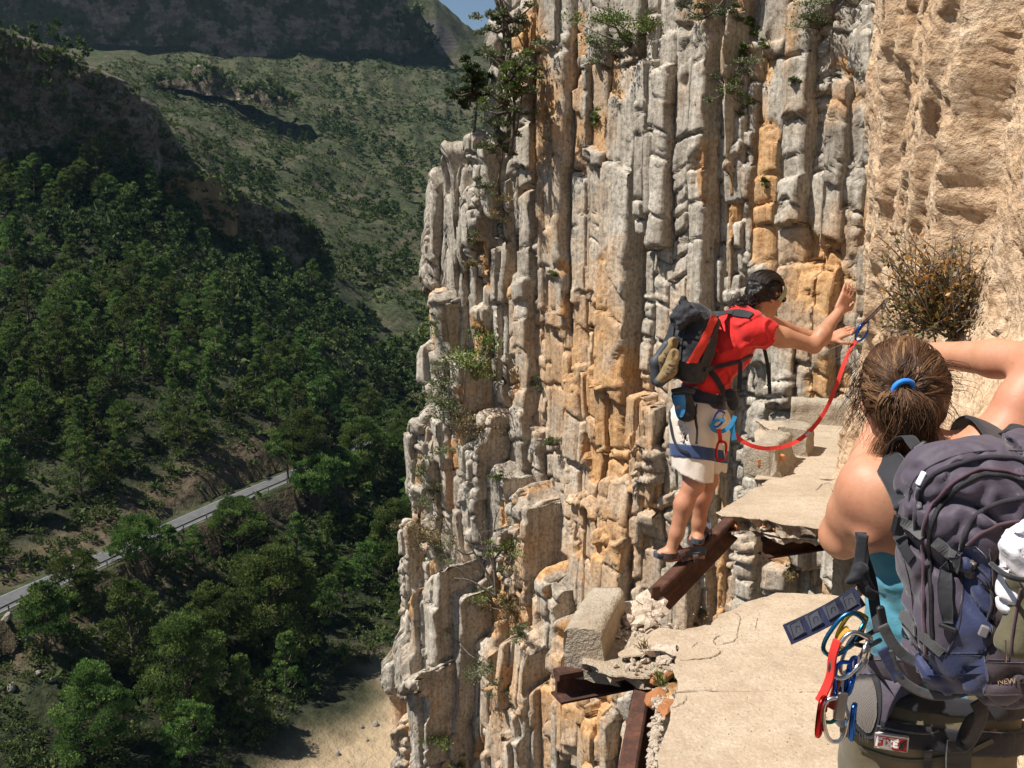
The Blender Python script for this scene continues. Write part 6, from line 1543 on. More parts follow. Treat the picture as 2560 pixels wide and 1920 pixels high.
for (px, py) in ((2435, 1407), (2434, 1434)): plate('cord_lock', px, py, (.015, .012, .014), plain('brown_plastic', (.12, .095, .085), .4), .008)
plate('strap_buckle', 2372, 1566, (.030, .008, .008), M_BLACKPLASTIC, .008, R(-10)); plate('cord_toggle', 2458, 1572, (.014, .009, .020), plain('grey_rubber_tab', (.20, .18, .18), .6), .010, R(-15))
l, nr = on_pack(2474, 1547, .010); mb = MB(); mb.tube([l + Vector((-.007, 0, 0)), l, l + Vector((.007, 0, 0))], [.003, .0055, .003], 10); child('cord_bead', mb.mesh('cord_bead', True), M_STEEL, PK)
for pts in ([(2446, 1412), (2466, 1440), (2476, 1480), (2470, 1545)], [(2446, 1440), (2462, 1460), (2473, 1500), (2474, 1545)], [(2470, 1370), (2480, 1430), (2478, 1500)]): cord('elastic_cord', bp, pts, .0018, M_SEAM, PK, .006)
plate('zip_pull', 2309, 1198, (.011, .005, .026), plain('white_tab', (.82, .82, .84), .4, var=.03), .007, R(-22), .0015)
cord('zip_tab', bp, [(2300, 1218), (2296, 1245), (2300, 1275)], .0048, fabric('grey_tab', (.12, .11, .13), .5), PK, .004)
# lettering on the lower pocket
lp, nr = on_pack(2532, 1702, .0075)
tm = text_mesh('NEW LA', .0125, depth=.0005); x = Vector((1, 0, .10)); x = (x - nr * x.dot(nr)).normalized(); z = x.cross(nr) * 1; z = z if z.z > 0 else -z
to = link('lettering', tm, plain('bronze_print', (.34, .22, .13), .6), PK); M4 = Matrix((x, z, nr)).transposed().to_4x4(); M4.translation = lp - PK.location; to.matrix_local = M4
# shoulder harness of the pack
M_PAD = fabric('black_foam_pad', (.022, .022, .026), .7, .2, 350)
def strap3(name, pts, w, m, root, th=.008, nrm=None, n=6):
    P = smooth_pts([at(*p) for p in pts], n); N_ = len(P); ns = []
    c = at(2330, 1300, 1.95)
    for i, p in enumerate(P): v = nrm or (p - c); ns.append(Vector(v).normalized())
    mb = MB(); V = []; F = []; q = 10
    for i, p in enumerate(P):
        t = (P[min(i+1, N_-1)] - P[max(i-1, 0)]).normalized(); sd = t.cross(ns[i]).normalized(); nn = sd.cross(t).normalized(); nn = nn if nn.dot(ns[i]) > 0 else -nn
        for k in range(q):
            a = 2 * math.pi * k / q; ca, sa = math.cos(a), math.sin(a); V.append(p + sd * math.copysign(abs(ca) ** .45, ca) * w / 2 + nn * (math.copysign(abs(sa) ** .6, sa) * th / 2 + th / 2))
    for i in range(N_ - 1):
        for k in range(q): l = (k + 1) % q; F.append((i*q+k, i*q+l, (i+1)*q+l, (i+1)*q+k))
    F += [tuple(range(q))[::-1], tuple((N_-1)*q + k for k in range(q))]; mb.add(V, F); return child(name, mb.mesh(name, True), m, root)
strap3('shoulder_strap', [(2178, 1290, 2.10), (2172, 1190, 2.06), (2186, 1152, 2.0), (2208, 1148, 1.93), (2236, 1178, 1.86), (2262, 1228, 1.79), (2275, 1262, 1.72)], .058, M_PAD, PK, .010)
strap3('shoulder_strap', [(2420, 1180, 2.08), (2408, 1100, 2.04), (2425, 1066, 1.98), (2455, 1062, 1.92), (2482, 1090, 1.86), (2500, 1120, 1.80)], .058, M_PAD, PK, .010)
strap3('load_strap', [(2210, 1140, 1.93), (2240, 1104, 1.90), (2268, 1092, 1.86), (2285, 1112, 1.82), (2310, 1140, 1.78), (2340, 1150, 1.74)], .028, M_BLACKWEB, PK, .003, (0, -.5, 1))
strap3('load_strap', [(2505, 1108, 1.88), (2512, 1078, 1.85), (2532, 1070, 1.83), (2556, 1080, 1.80), (2570, 1110, 1.76)], .026, M_BLACKWEB, PK, .003, (-.3, -.6, 1))
strap3('haul_loop', [(2330, 1140, 1.76), (2342, 1120, 1.74), (2352, 1130, 1.72)], .022, M_BLACKWEB, PK, .003, (0, -1, .5))
for (px, py, Y, s, rz) in ((2302, 1122, 1.79, (.030, .010, .022), -35), (2552, 1092, 1.77, (.034, .012, .022), 20), (2247, 1312, 1.72, (.020, .016, .038), 8), (2206, 1545, 1.78, (.014, .012, .050), -14), (2262, 1205, 1.78, (.022, .008, .026), -35)):
    mb = MB(); mb.box(at(px, py, Y), s, Matrix.Rotation(R(rz), 3, 'Y'), .003); child('buckle', mb.mesh('buckle'), M_BLACKPLASTIC, PK)
strap3('edge_band', [(2355, 1150, 1.74), (2400, 1130, 1.72), (2470, 1108, 1.72), (2500, 1106, 1.73)], .012, M_BLACKWEB, PK, .006, (0, -.3, 1))
# hip fin with mesh window, webbing under the pack
bt = bvh_of(tr_me, top_me, wbody_me)
patch('hip_fin', bt, [((2178, 1640), (2275, 1630)), ((2152, 1675), (2300, 1680)), ((2138, 1710), (2300, 1710)), ((2134, 1750), (2246, 1750)), ((2146, 1795), (2222, 1795)), ((2168, 1826), (2192, 1828))], M_PURPLE, PK, .026, 20, 25, 1.86)
patch('fin_edge', bt, [((2140, 1704), (2206, 1700)), ((2132, 1745), (2212, 1745)), ((2146, 1795), (2204, 1795)), ((2166, 1828), (2192, 1828))], M_PAD, PK, .029, 12, 12, 1.86)
def mat_meshcloth():
    t = NT('mesh_cloth'); v = t.voro(420, rnd=.15); t.col(t.ramp(v, [(.15, (.03, .026, .024)), (.45, (.17, .145, .13))])); t.rough(.8); t.bump(v, .6, .002); return t.m
patch('mesh_window', bt, [((2150, 1716), (2192, 1708)), ((2142, 1745), (2199, 1745)), ((2150, 1780), (2198, 1780)), ((2164, 1806), (2190, 1806)), ((2174, 1816), (2182, 1816))], mat_meshcloth(), PK, .032, 12, 16, 1.86)
bw = bvh_of(tr_me, pk_me)
for pts, w, m in (([(2206, 1562), (2228, 1604), (2262, 1640), (2300, 1656), (2345, 1648), (2388, 1628)], .020, M_GREYWEB), ([(2222, 1624), (2240, 1680), (2270, 1712), (2320, 1736), (2370, 1738), (2408, 1722)], .017, M_GREYWEB), ([(2205, 1620), (2226, 1660), (2248, 1700)], .022, M_NAVYN)):
    strap3('strap', [(a, b, 1.70) for a, b in pts], w, m, PK, .003, (-.2, -1, .35))
strap3('strap_tail', [(2440, 1750, 1.70), (2452, 1790, 1.70), (2425, 1850, 1.72), (2405, 1856, 1.73), (2430, 1800, 1.74), (2480, 1785, 1.72)], .030, M_BLACKWEB, PK, .003, (.2, -1, .2))
for pts in ([(2152, 1330, 1.86), (2160, 1390, 1.86), (2178, 1450, 1.85), (2190, 1530, 1.83), (2200, 1580, 1.80)], [(2158, 1335, 1.84), (2150, 1400, 1.84), (2148, 1440, 1.83), (2165, 1475, 1.82), (2190, 1490, 1.82)]): strap3('strap', pts, .022, M_BLACKWEB, PK, .004, (-.6, -1, 0))
knot = sdf_mesh('strap_knot', [Cone(at(2130, 1448, 1.83), .010, at(2152, 1425, 1.83), .014, .01), Cone(at(2152, 1425, 1.83), .013, at(2160, 1455, 1.83), .012, .01), Cone(at(2140, 1445, 1.82), .008, at(2118, 1452, 1.82), .006, .01), Cone(at(2160, 1455, 1.83), .010, at(2176, 1470, 1.83), .008, .01)], .004, 0, (), None, wr(60, .004, 7), 1)
child('strap_knot', knot, M_BLACKCLOTH, PK)
# --- things stuffed on the pack
tow = [Ell(at(2552, 1350, 1.54), (.024, .026, .026), None, .02), Ell(at(2545, 1405, 1.53), (.026, .026, .040), None, .025), Ell(at(2520, 1470, 1.54), (.017, .02, .048), None, .02), Ell(at(2570, 1370, 1.51), (.035, .03, .05), None, .02), Ell(at(2560, 1450, 1.53), (.03, .03, .05), None, .02), Ell(at(2508, 1505, 1.54), (.014, .018, .024), None, .01)]
tag(link('white_garment', sdf_mesh('white_garment', tow, .0042, 0, (), None, lambda X, Y, Z: .016 * fbm(X * 30 + Z * 14, Y * 20, Z * 22, 91, 3) + .016 * sstep(.3, 0, np.abs(noise(X * 44 + Z * 26, Y * 15, Z * 24 - X * 20, 93))), 1), fabric('white_cotton', (.74, .70, .72), .9, .06, 400)), 'crumpled white garment stuffed behind the pack\'s elastic cords', 'garment')
pou = empty('camera_pouch', at(2560, 1640, 1.52), 'small olive zipped pouch hanging at the right side of the woman\'s pack', 'pouch')
po_me = sdf_mesh('case', [RBox(at(2556, 1560, 1.525), (.030, .030, .058), .022, Matrix.Rotation(R(10), 3, 'Y'), .01), Ell(at(2548, 1450, 1.52), (.018, .02, .024), None, .02), Ell(at(2570, 1420, 1.52), (.02, .02, .02), None, .02)], .0042, 0, (), None, wr(24, .008, 95), 1)
child('case', po_me, fabric('olive_nylon', (.115, .100, .055), .8, .2), pou); bpo = bvh_of(po_me)
cord('zip', bpo, [(2552, 1470), (2540, 1540), (2530, 1600), (2528, 1640)], .0022, M_PIPE, pou, .002); mb = MB(); mb.tube([at(2514, 1600, 1.50), at(2515, 1630, 1.50), at(2514, 1655, 1.50)], .0012, 5); child('zip_pull', mb.mesh('zip_pull'), M_STEEL, pou)
mb = MB(); mb.tube(smooth_pts([at(2478, 1410, 1.55), at(2510, 1435, 1.48), at(2545, 1448, 1.47), at(2580, 1450, 1.48)], 6), .0045, 6); child('strap', mb.mesh('strap', True), M_BLACKWEB, pou)

# --- harness and gear
HW = empty('climbing_harness', at(2325, 1850, 1.98), 'black climbing harness with a red and white label round the woman\'s hips', 'harness')
hwn = Vector((.10, .22, 1)).normalized(); hwc = at(2320, 1842, 1.87)
hw_p = [Ell(w_pel, (.163, .118, .12), None, .05), Cone(hipL, .096, knL, .075, .03), Cone(hipR, .096, knR, .075, .03)]
hb_me = sdf_mesh('hip_belt', hw_p, .0055, .026, [(hwc + hwn * .026, hwn), (hwc - hwn * .026, -hwn)], .006, None, 1); child('hip_belt', hb_me, M_BLACKCLOTH, HW)
up_me = sdf_mesh('waist_band', hw_p, .0055, .020, [(hwc + hwn * .085, hwn), (hwc + hwn * .050, -hwn)], .006, wr(14, .006, 97), 1); child('waist_band', up_me, M_BLACKCLOTH, HW)
bh = bvh_of(hb_me, up_me, tr_me)
strap('riser', bh, [(2320, 1870), (2318, 1900), (2322, 1950)], .014, M_BLACKWEB, HW, .006, .004); strap('riser', bh, [(2395, 1850), (2390, 1890), (2388, 1950)], .050, M_BLACKWEB, HW, .008, .006)
strap('lower_trim', bh, [(2150, 1868), (2230, 1894), (2310, 1900), (2400, 1886), (2480, 1850)], .010, fabric('olive_trim', (.09, .085, .055), .8), HW, .002, .002)
cord('elastic', bh, [(2195, 1812), (2250, 1825), (2310, 1832), (2345, 1828)], .0018, M_GREYWEB, HW, .006)
M_WHITEP = plain('white_label', (.78, .76, .72), .7, var=.05); M_REDP = plain('red_label', (.66, .055, .030), .7, var=.06); M_BLACKP = plain('black_print', (.03, .03, .03), .7)
LB = lambda u, v: ((2191 + (2272 - 2191) * u - 3 * v + 0, 1828 + 12 * u + (1862 - 1828) * v)) 
lq = lambda u0, v0, u1, v1: [(LB(u0, v0), LB(u1, v0)), (LB(u0, v1), LB(u1, v1))]
lab = patch('label', bh, lq(0, 0, 1, 1), M_WHITEP, HW, .010, 8, 4)
def lpatch(nm, u0, v0, u1, v1, m, lf): patch(nm, bh, lq(u0, v0, u1, v1), m, HW, lf, 8, 4)
lpatch('label_field', .05, .12, .95, .90, M_REDP, .0108)
# the four letters and the two rules as raised print
def bar(pts, w, m=M_WHITEP, lf=.0114):
    P = []; Ns = []
    for (u, v) in pts: l, nr = hit(bh, *LB(u, v), lf, 1.8); P.append(l); Ns.append(nr)
    mb = ribbon(P, Ns, w, .0006); return child('print', mb.mesh('print'), m, HW)
for a in ([(.10, .74), (.10, .30)], [(.08, .30), (.24, .30)], [(.10, .52), (.20, .52)], [(.30, .30), (.30, .74)], [(.37, .30), (.52, .74)], [(.52, .30), (.37, .74)], [(.58, .30), (.58, .74)], [(.57, .32), (.72, .32)], [(.57, .52), (.68, .52)], [(.57, .72), (.72, .72)]): bar(a, .0042)
bar([(.08, .19), (.70, .19)], .0016); bar([(.06, .83), (.52, .83)], .0016)
for a, w in (([(.92, .22), (.86, .32), (.82, .42)], .003), ([(.84, .36), (.80, .56), (.74, .78)], .004), ([(.84, .40), (.92, .52), (.88, .66)], .002), ([(.80, .52), (.86, .72), (.82, .84)], .0025), ([(.80, .40), (.74, .48)], .002)): bar(a, w, M_BLACKP, .0122)
# webbing stitches at the left of the label
for k in range(4): bar([(-.42 + k * .08, .15 + k * .04), (-.40 + k * .08, .55 + k * .04)], .0012, M_GREYWEB)
# belt end with its row of marks
bs = empty('belt_strap', at(2140, 1495, 1.84), 'loose dark webbing end with printed marks sticking out left of the woman', 'strap')
BA, BB = at(1967, 1587, 1.80), at(2150, 1490, 1.85); P = [BA.lerp(BB, k / 12) + Vector((0, 0, -.004 * math.sin(k / 12 * math.pi))) for k in range(13)]
bn_ = Vector((-.15, -1, .35)).normalized(); child('webbing', ribbon(P, [bn_] * 13, .040, .003).mesh('webbing'), fabric('blue_black_webbing', (.028, .032, .075), .6, .5, 300), bs)
bt_ = (BB - BA).normalized(); bs_ = bt_.cross(bn_).normalized(); bs_ = bs_ if bs_.z > 0 else -bs_
def bmark(t, pts, w, m):
    c = BA.lerp(BB, t) + bn_ * .0042; Q = [c + bt_ * a + bs_ * b for a, b in pts]; child('printed_mark', ribbon(Q, [bn_] * len(Q), w, .0005).mesh('printed_mark'), m, bs)
M_MARK = fabric('grey_print', (.085, .088, .11), .6); M_MARKB = fabric('black_mark', (.006, .006, .008), .6)
for t in (.14, .38, .62, .86):
    bmark(t, [(-.017, .002), (.013, .002)], .027, M_MARK)
    bmark(t, [(-.015, -.010), (-.010, .014), (.013, .014), (.010, -.010), (-.015, -.010)], .0028, M_MARKB)
    bmark(t, [(-.006, -.004), (-.001, .006), (.006, .004), (.004, -.003)], .0026, M_MARKB)
# carabiners, quickdraws
YG = 1.80
def gcar(px, py, ang, m, label, L, W, r=.0045, m2=None, sl=True, Y=YG, yaw=0.0):
    a = R(ang); ez = Vector((math.sin(a), 0, math.cos(a))); ex = Vector((math.cos(a) * math.cos(R(yaw)), math.sin(R(yaw)), -math.sin(a) * math.cos(R(yaw))))
    return carabiner(at(px, py, Y), ex, ez, m, label, m2, L * .88, W * .85, r * .88, sl, 'gear racked on the woman\'s harness')
M_TEALM = metal('teal_anodised', (.04, .20, .38), .3); M_GOLDM = metal('gold_anodised', (.55, .36, .05), .3); M_GREENM = metal('green_anodised', (.03, .16, .12), .35)
gcar(2108, 1588, 38, M_TEALM, 'dark blue carabiner, topmost on the woman\'s gear rack', .055, .030, .0050, None, False)
gcar(2128, 1578, 30, M_GOLDM, 'gold carabiner behind the silver screwgate on the rack', .044, .026, .0050, None, False, 1.82)
gcar(2122, 1640, 28, M_STEEL, 'silver screwgate carabiner near the top of the woman\'s rack', .056, .032, .0052, M_STEEL, True, 1.785)
gcar(2140, 1640, 22, M_STEEL, 'second silver carabiner tucked behind the screwgate', .052, .028, .0045, None, False, 1.81)
gcar(2108, 1700, 4, M_BLUEMETAL, 'bright blue carabiner at the middle of the rack', .042, .019, .0048, None, False, 1.785)
gcar(2127, 1690, 6, M_BLUEMETAL, 'slim blue carabiner close to the hip pad', .044, .016, .0045, None, False, 1.80, 40)
gcar(2088, 1800, -4, M_STEEL, 'long silver carabiner, lowest on the woman\'s gear rack', .052, .026, .0050, M_STEEL, False, 1.775)
gcar(2052, 1792, 4, M_REDMETAL, 'red carabiner at the outer left of the rack', .044, .018, .0058, M_REDMETAL, True, 1.77, 55)
gcar(2132, 1805, 2, M_BLUEMETAL, 'blue carabiner hanging lowest beside the thigh', .040, .011, .0062, None, False, 1.79, 60)
gcar(2078, 1760, 6, M_GREENM, 'dark green carabiner half hidden behind the lowest silver one', .044, .024, .0045, None, False, 1.80)
def draw(pts, w, m, label, Y0):
    P = smooth_pts([at(a, b, Y0) for a, b in pts], 6); return tag(link('quickdraw_sling', ribbon(P, [Vector((-.75, -.6, .1))] * len(P), w, .006).mesh('quickdraw_sling'), m), label, 'sling')
draw([(2096, 1600), (2084, 1640), (2078, 1690), (2062, 1730), (2050, 1752)], .016, M_REDSLING, 'dark red quickdraw sling at the left of the gear rack', 1.785)
draw([(2100, 1690), (2088, 1730), (2080, 1770)], .013, fabric('red_stitched_sling', (.40, .05, .03), .7, .3, 200), 'short red stitched sling behind the blue carabiners', 1.795)
draw([(2122, 1570), (2104, 1590), (2092, 1625)], .012, fabric('orange_sling', (.58, .26, .03), .7, .2), 'orange sling bar at the top of the gear rack', 1.80)
mb = MB(); mb.box(at(2102, 1765, 1.772), (.020, .008, .058), Matrix.Rotation(R(6), 3, 'Y'), .003); tag(link('belay_plate', mb.mesh('belay_plate'), M_STEEL), 'grey metal belay plate over the lowest silver carabiner', 'climbing tool')
mb = MB(); mb.tube(smooth_pts([at(2195, 1570, 1.84), at(2170, 1588, 1.82), at(2135, 1605, 1.80), at(2165, 1615, 1.80), at(2200, 1600, 1.84)], 5), .005, 7); child('gear_loop', mb.mesh('gear_loop', True), M_BLACKPLASTIC, HW)
# ================================================================ plants on the rock, the cable
bpy.context.view_layer.update()
_dg = bpy.context.evaluated_depsgraph_get()
def rock_hit(px, py):
    d = Vector(_ray(px, py)).normalized(); ok_, loc, nr, i, ob, M = SC.ray_cast(_dg, CAMP, d, distance=40)
    return (loc, nr) if ok_ else (None, None)
M_TWIG = plain('grey_twig', (.17, .145, .12), .9, var=.3, scale=40)
def mat_leaf2(name, stops, trans=.2):
    t = NT(name); c = t.ramp(t.attr('tint'), stops); t.col(c); t.rough(.6)
    tr = t.N('ShaderNodeBsdfTranslucent'); t.L(c, tr.inputs[0]); mx = t.N('ShaderNodeMixShader'); mx.inputs[0].default_value = trans
    t.L(t.b.outputs[0], mx.inputs[1]); t.L(tr.outputs[0], mx.inputs[2]); t.L(mx.outputs[0], t.n['Material Output'].inputs[0]); return t.m
M_GREENLEAF = mat_leaf2('cliff_shrub_leaves', [(0, (.05, .08, .016)), (.5, (.12, .165, .035)), (1, (.22, .26, .065))])
M_OLIVELEAF = mat_leaf2('grey_green_leaves', [(0, (.06, .075, .032)), (.5, (.125, .145, .062)), (1, (.21, .225, .11))])
M_DRYLEAF = mat_leaf2('dry_leaves', [(0, (.10, .075, .035)), (.5, (.19, .14, .06)), (1, (.30, .23, .10))])
M_DARKLEAF = mat_leaf2('dark_pine_leaves', [(0, (.014, .028, .008)), (.5, (.034, .060, .016)), (1, (.075, .11, .03))])
def shrub(name, c, r, m, label, n=260, leaf=.035, grp=None, seed=0, stretch=(1, 1, 1), twigs=8, cat='shrub', grassy=False):
    """twiggy plant rooted at c, reaching out of the rock towards light"""
    rs = np.random.default_rng(seed); root = empty(name, c, label, cat, grp); c = Vector(c); outw = Vector((-.5, -.7, .35)).normalized()
    C = []; RR = []; Ns = []; mb = MB(); k = max(4, int(5 + r * 14))
    for i in range(k):
        d = Vector(rs.normal(size=3)); d = (d * .55 + outw * .6 + Vector((0, 0, .25))); p = c + Vector((d.x * stretch[0], d.y * stretch[1], d.z * stretch[2])) * r * (.35 + .55 * rs.random())
        C.append(tuple(p)); RR.append(r * (.22 + .22 * rs.random())); Ns.append(max(8, int(n / k)))
        if i < twigs: mb.tube([c, c.lerp(p, .5) + Vector(rs.normal(size=3)) * r * .07, p], [r * .030, r * .02, r * .008], 5)
    if grassy:
        V = []; T = []
        for i in range(n):
            a = np.array(c) + rs.normal(size=3) * r * .22; d = rs.normal(size=3) * .45 + np.array([-.1, -.25, .9]); d /= np.linalg.norm(d); L = r * (.5 + .7 * rs.random()); sd = np.cross(d, [0, 1, .2]); sd /= np.linalg.norm(sd) + 1e-6; w = max(.0022, r * .012)
            b = a + d * L * .6; e_ = a + d * L + np.array([d[0], d[1], -.35]) * L * .35; V += [a - sd * w, a + sd * w, b + sd * w * .7, b - sd * w * .7, b - sd * w * .7, b + sd * w * .7, e_ + sd * w * .2, e_ - sd * w * .2]; T += [rs.random()] * 8
        me = npmesh('blades', np.array(V), np.arange(len(V)).reshape(-1, 4), {'tint': np.array(T)}, False); child('blades', me, m, root); return root
    V, F, T = leaf_cloud(C, RR, Ns, leaf, rs, .85, .2, .95); child('leaves', npmesh('leaves', V, F, {'tint': T}, False), m, root)
    child('stems', mb.mesh('stems', True), M_TWIG, root); return root
# --- shrubs on the fin: px, py, radius px, material, label
SH = [(1190, 935, 62, 0, 'bright green shrub on the ledge halfway up the left of the rock fin', (1, 1, 1.1)), (1150, 1030, 55, 1, 'loose olive shrub below the bright green one on the fin', (1, 1, 1.2)), (1205, 1075, 48, 2, 'brownish dry shrub over the dark hollow of the fin', (1, 1, .8)),
      (1105, 960, 34, 1, 'wispy shrub left of the bright green ledge shrub', (1, 1, 1.3)), (1575, 95, 62, 0, 'broad green bush high on the fin near the top edge', (1.3, 1, .6)), (1530, 130, 34, 1, 'grey green bush left of the broad high bush', (1, 1, .7)), (1625, 62, 36, 0, 'green tuft right of the broad high bush', (1.2, 1, .6)),
      (1492, 300, 22, 0, 'small round green tuft beside the hollow high on the fin', (1, 1, .8)), (1765, 30, 38, 3, 'dark shrub in the recess near the top of the frame', (1, 1, .9)), (1845, 55, 26, 1, 'small shrub between the upper recesses', (1, 1, 1)), (1880, 70, 20, 0, 'green sprig at the top beside the great crack', (1, 1, 1)),
      (1868, 130, 20, 0, 'green sprig below the top one beside the great crack', (1, 1, 1)), (1830, 215, 34, 1, 'shrub in the middle of the brown recess', (1, 1, 1)), (1870, 258, 30, 0, 'bushy tuft on the block left of the great crack', (1, 1, .8)), (2058, 55, 48, 1, 'grey shrub high on the gully wall', (1.2, 1, .9)), (1985, 205, 18, 1, 'tiny sprig under the gully wall shrub', (1, 1, 1)),
      (1918, 460, 12, 0, 'small sprig inside the great crack', (1, 1, 1)), (1920, 110, 14, 0, 'sprig at the right rim of the great crack', (1, 1, 1)),
      (1225, 470, 30, 1, 'shrub on the step right of the free-standing pinnacle', (1, 1, .8)), (1245, 520, 32, 2, 'dry yellowish shrub below the step by the pinnacle', (1, 1, 1.2)), (1200, 590, 24, 1, 'thin shrub in the cleft beside the pinnacle', (1, 1, 1.3)), (1190, 660, 24, 2, 'dry tuft over the small hanging wall', (1, 1, .7)),
      (1395, 1105, 26, 1, 'dark little bush under the ochre wall', (1.2, 1, .6)), (1340, 965, 20, 1, 'shrub in the joint left of the ochre wall', (1, 1, 1)), (1222, 850, 18, 0, 'green tuft above the ledge shrub', (1, 1, 1)), (1218, 882, 16, 0, 'small fern-like tuft just above the ledge shrub', (1, 1, 1)), (1085, 800, 18, 0, 'little tuft behind the leaning boulder', (1, 1, 1)),
      (1392, 685, 12, 0, 'round cushion plant on the bare ochre face', (1, 1, .8)), (1060, 1170, 26, 1, 'shrub clinging to the outer left edge of the fin', (1, 1, 1.2)), (1085, 1240, 34, 1, 'feathery shrub on the lower left of the fin', (1, 1, 1.2)), (1245, 1190, 18, 0, 'tuft beside the crack in the fin foot', (1, 1, 1)),
      (1070, 1330, 44, 2, 'dry golden shrub on the sloping step at lower left', (1.2, 1, .7)), (1110, 1370, 34, 1, 'grey shrub under the golden one', (1, 1, .9)), (1270, 1370, 34, 0, 'low green shrub behind the dead branches', (1, 1, .7)), (1240, 1505, 42, 0, 'green cushion below the dead branches', (1.2, 1, .5)), (1290, 1530, 34, 2, 'dry shrub right of the green cushion', (1, 1, 1)),
      (1300, 1590, 30, 1, 'grey shrub at the foot of the ochre pillar', (1, 1, 1.3)), (1225, 1660, 44, 1, 'grey twiggy shrub among the lower blocks', (1.2, 1, .9)), (1270, 1710, 30, 1, 'small grey shrub beside the twiggy one', (1, 1, 1)), (1110, 1840, 34, 0, 'green tuft in the cleft of the bottom slabs', (1, 1, 1)), (1150, 1905, 30, 0, 'green tuft at the bottom edge below the slabs', (1, 1, .7)),
      (1575, 1292, 16, 2, 'dry tuft beside the man\'s rail', (1, 1, .6)), (1975, 1432, 26, 2, 'dry tuft under the broken far slab', (1, 1, 1)), (1760, 1540, 22, 2, 'dry twiggy tuft beneath the edge of the near slab', (1, 1, 1))]
MS = [M_GREENLEAF, M_OLIVELEAF, M_DRYLEAF, M_DARKLEAF]
for k, (px, py, rp, mi, lab, st) in enumerate(SH):
    loc, nr = rock_hit(px, py)
    if loc is None or loc.y > 30: loc = at(px, py, face_Y(px, .2))
    sc_ = loc.y / FOC
    shrub('cliff_shrub', loc + Vector((0, .02, -.3 * rp * sc_)), rp * sc_ * (1.9 if rp >= 34 else 1.5), MS[mi], lab, int(220 + rp * 34), max(.020, min(.040, rp * sc_ * .09)), 'shrubs rooted in the rock fin', 100 + k, st)
# bright little tree behind the pinnacle, trees on the shoulder of the fin
def fin_tree(px, py, d, h, w, lab, m, seed, n=46, lean=(0, 0), leaf=.030):
    Y = face_Y(px, d); b = at(px, py, Y); rs = np.random.default_rng(seed); root = empty('cliff_tree', b, lab, 'tree'); mb = MB(); C = []; RR = []
    top = b + Vector((lean[0], lean[1], h)); tp = smooth_pts([b - Vector((0, 0, .3)), b.lerp(top, .35) + Vector((.06, 0, 0)), b.lerp(top, .7) - Vector((.05, 0, 0)), top], 4)
    mb.tube(tp, [.055 * h / 2 * (1 - .75 * i / (len(tp) - 1)) for i in range(len(tp))], 7)
    for i in range(n):
        t = .25 + .75 * rs.random(); a = b.lerp(top, t * .9); q = a + Vector((rs.normal() * w * .55, rs.normal() * w * .5, rs.normal() * .16 * h)); C.append(tuple(q)); RR.append(w * (.22 + .2 * rs.random()))
        if i % 2 == 0: mb.tube([a, a.lerp(q, .5) - Vector((0, 0, .04)), q], [.025, .018, .006], 5)
    V, F, T = leaf_cloud(C, RR, [150] * n, leaf, rs, .8, .4, 1.0); child('crown', npmesh('crown', V, F, {'tint': T}, False), m, root); child('trunk', mb.mesh('trunk', True), M_BARK, root)
fin_tree(1262, 215, .45, 1.45, .27, 'grey green tree growing at the top left corner of the rock fin', M_OLIVELEAF, 201, 30)
fin_tree(1185, 275, .30, .62, .23, 'dark pine leaning out over the valley from the fin', M_DARKLEAF, 202, 40, (-.05, 0), .034)
fin_tree(1275, 330, .62, .95, .32, 'green tree on the steep shoulder below the fin top', M_OLIVELEAF, 203, 26)
fin_tree(1292, 265, .62, .5, .24, 'bright green sapling against the upper fin wall', M_GREENLEAF, 205, 26)
fin_tree(1245, 400, .60, .55, .24, 'thin grey tree hanging below the fin shoulder', M_OLIVELEAF, 206, 22)
g = at(1085, 720, 24); root = None
fin_tree(1082, 735, -4.0, .75, .26, 'yellow green sapling behind the free-standing pinnacle', M_GREENLEAF, 204, 26)
# dead branches
db = empty('dead_tree', rock_hit(1240, 1495)[0] or at(1240, 1495, 14), 'leafless grey tree with spreading branches low on the fin', 'tree'); mb = MB(); b0 = db.location - Vector((0, .12, 0)); Yd = b0.y
for pts in ([(1240, 1495), (1236, 1430), (1232, 1370), (1238, 1300), (1250, 1270)], [(1238, 1470), (1210, 1420), (1185, 1380), (1165, 1345)], [(1236, 1425), (1215, 1360), (1200, 1340)], [(1240, 1490), (1200, 1465), (1170, 1450), (1135, 1445)], [(1235, 1400), (1262, 1360), (1272, 1310)], [(1185, 1380), (1160, 1385), (1140, 1370)], [(1170, 1450), (1150, 1425), (1130, 1415)]):
    P = smooth_pts([at(a, b, Yd - .1 - .02 * i) for i, (a, b) in enumerate(pts)], 5); mb.tube(P, [.024 * (1 - .8 * i / (len(P) - 1)) for i in range(len(P))], 6)
rs = np.random.default_rng(12)
for k in range(70):
    a = at(rs.uniform(1140, 1275), rs.uniform(1290, 1440), Yd - .15); d = Vector(rs.normal(size=3)) * .12; mb.tube([a, a + d * .5 + Vector((0, 0, .02)), a + d], [.004, .003, .0015], 4)
child('branches', mb.mesh('branches', True), M_TWIG, db)
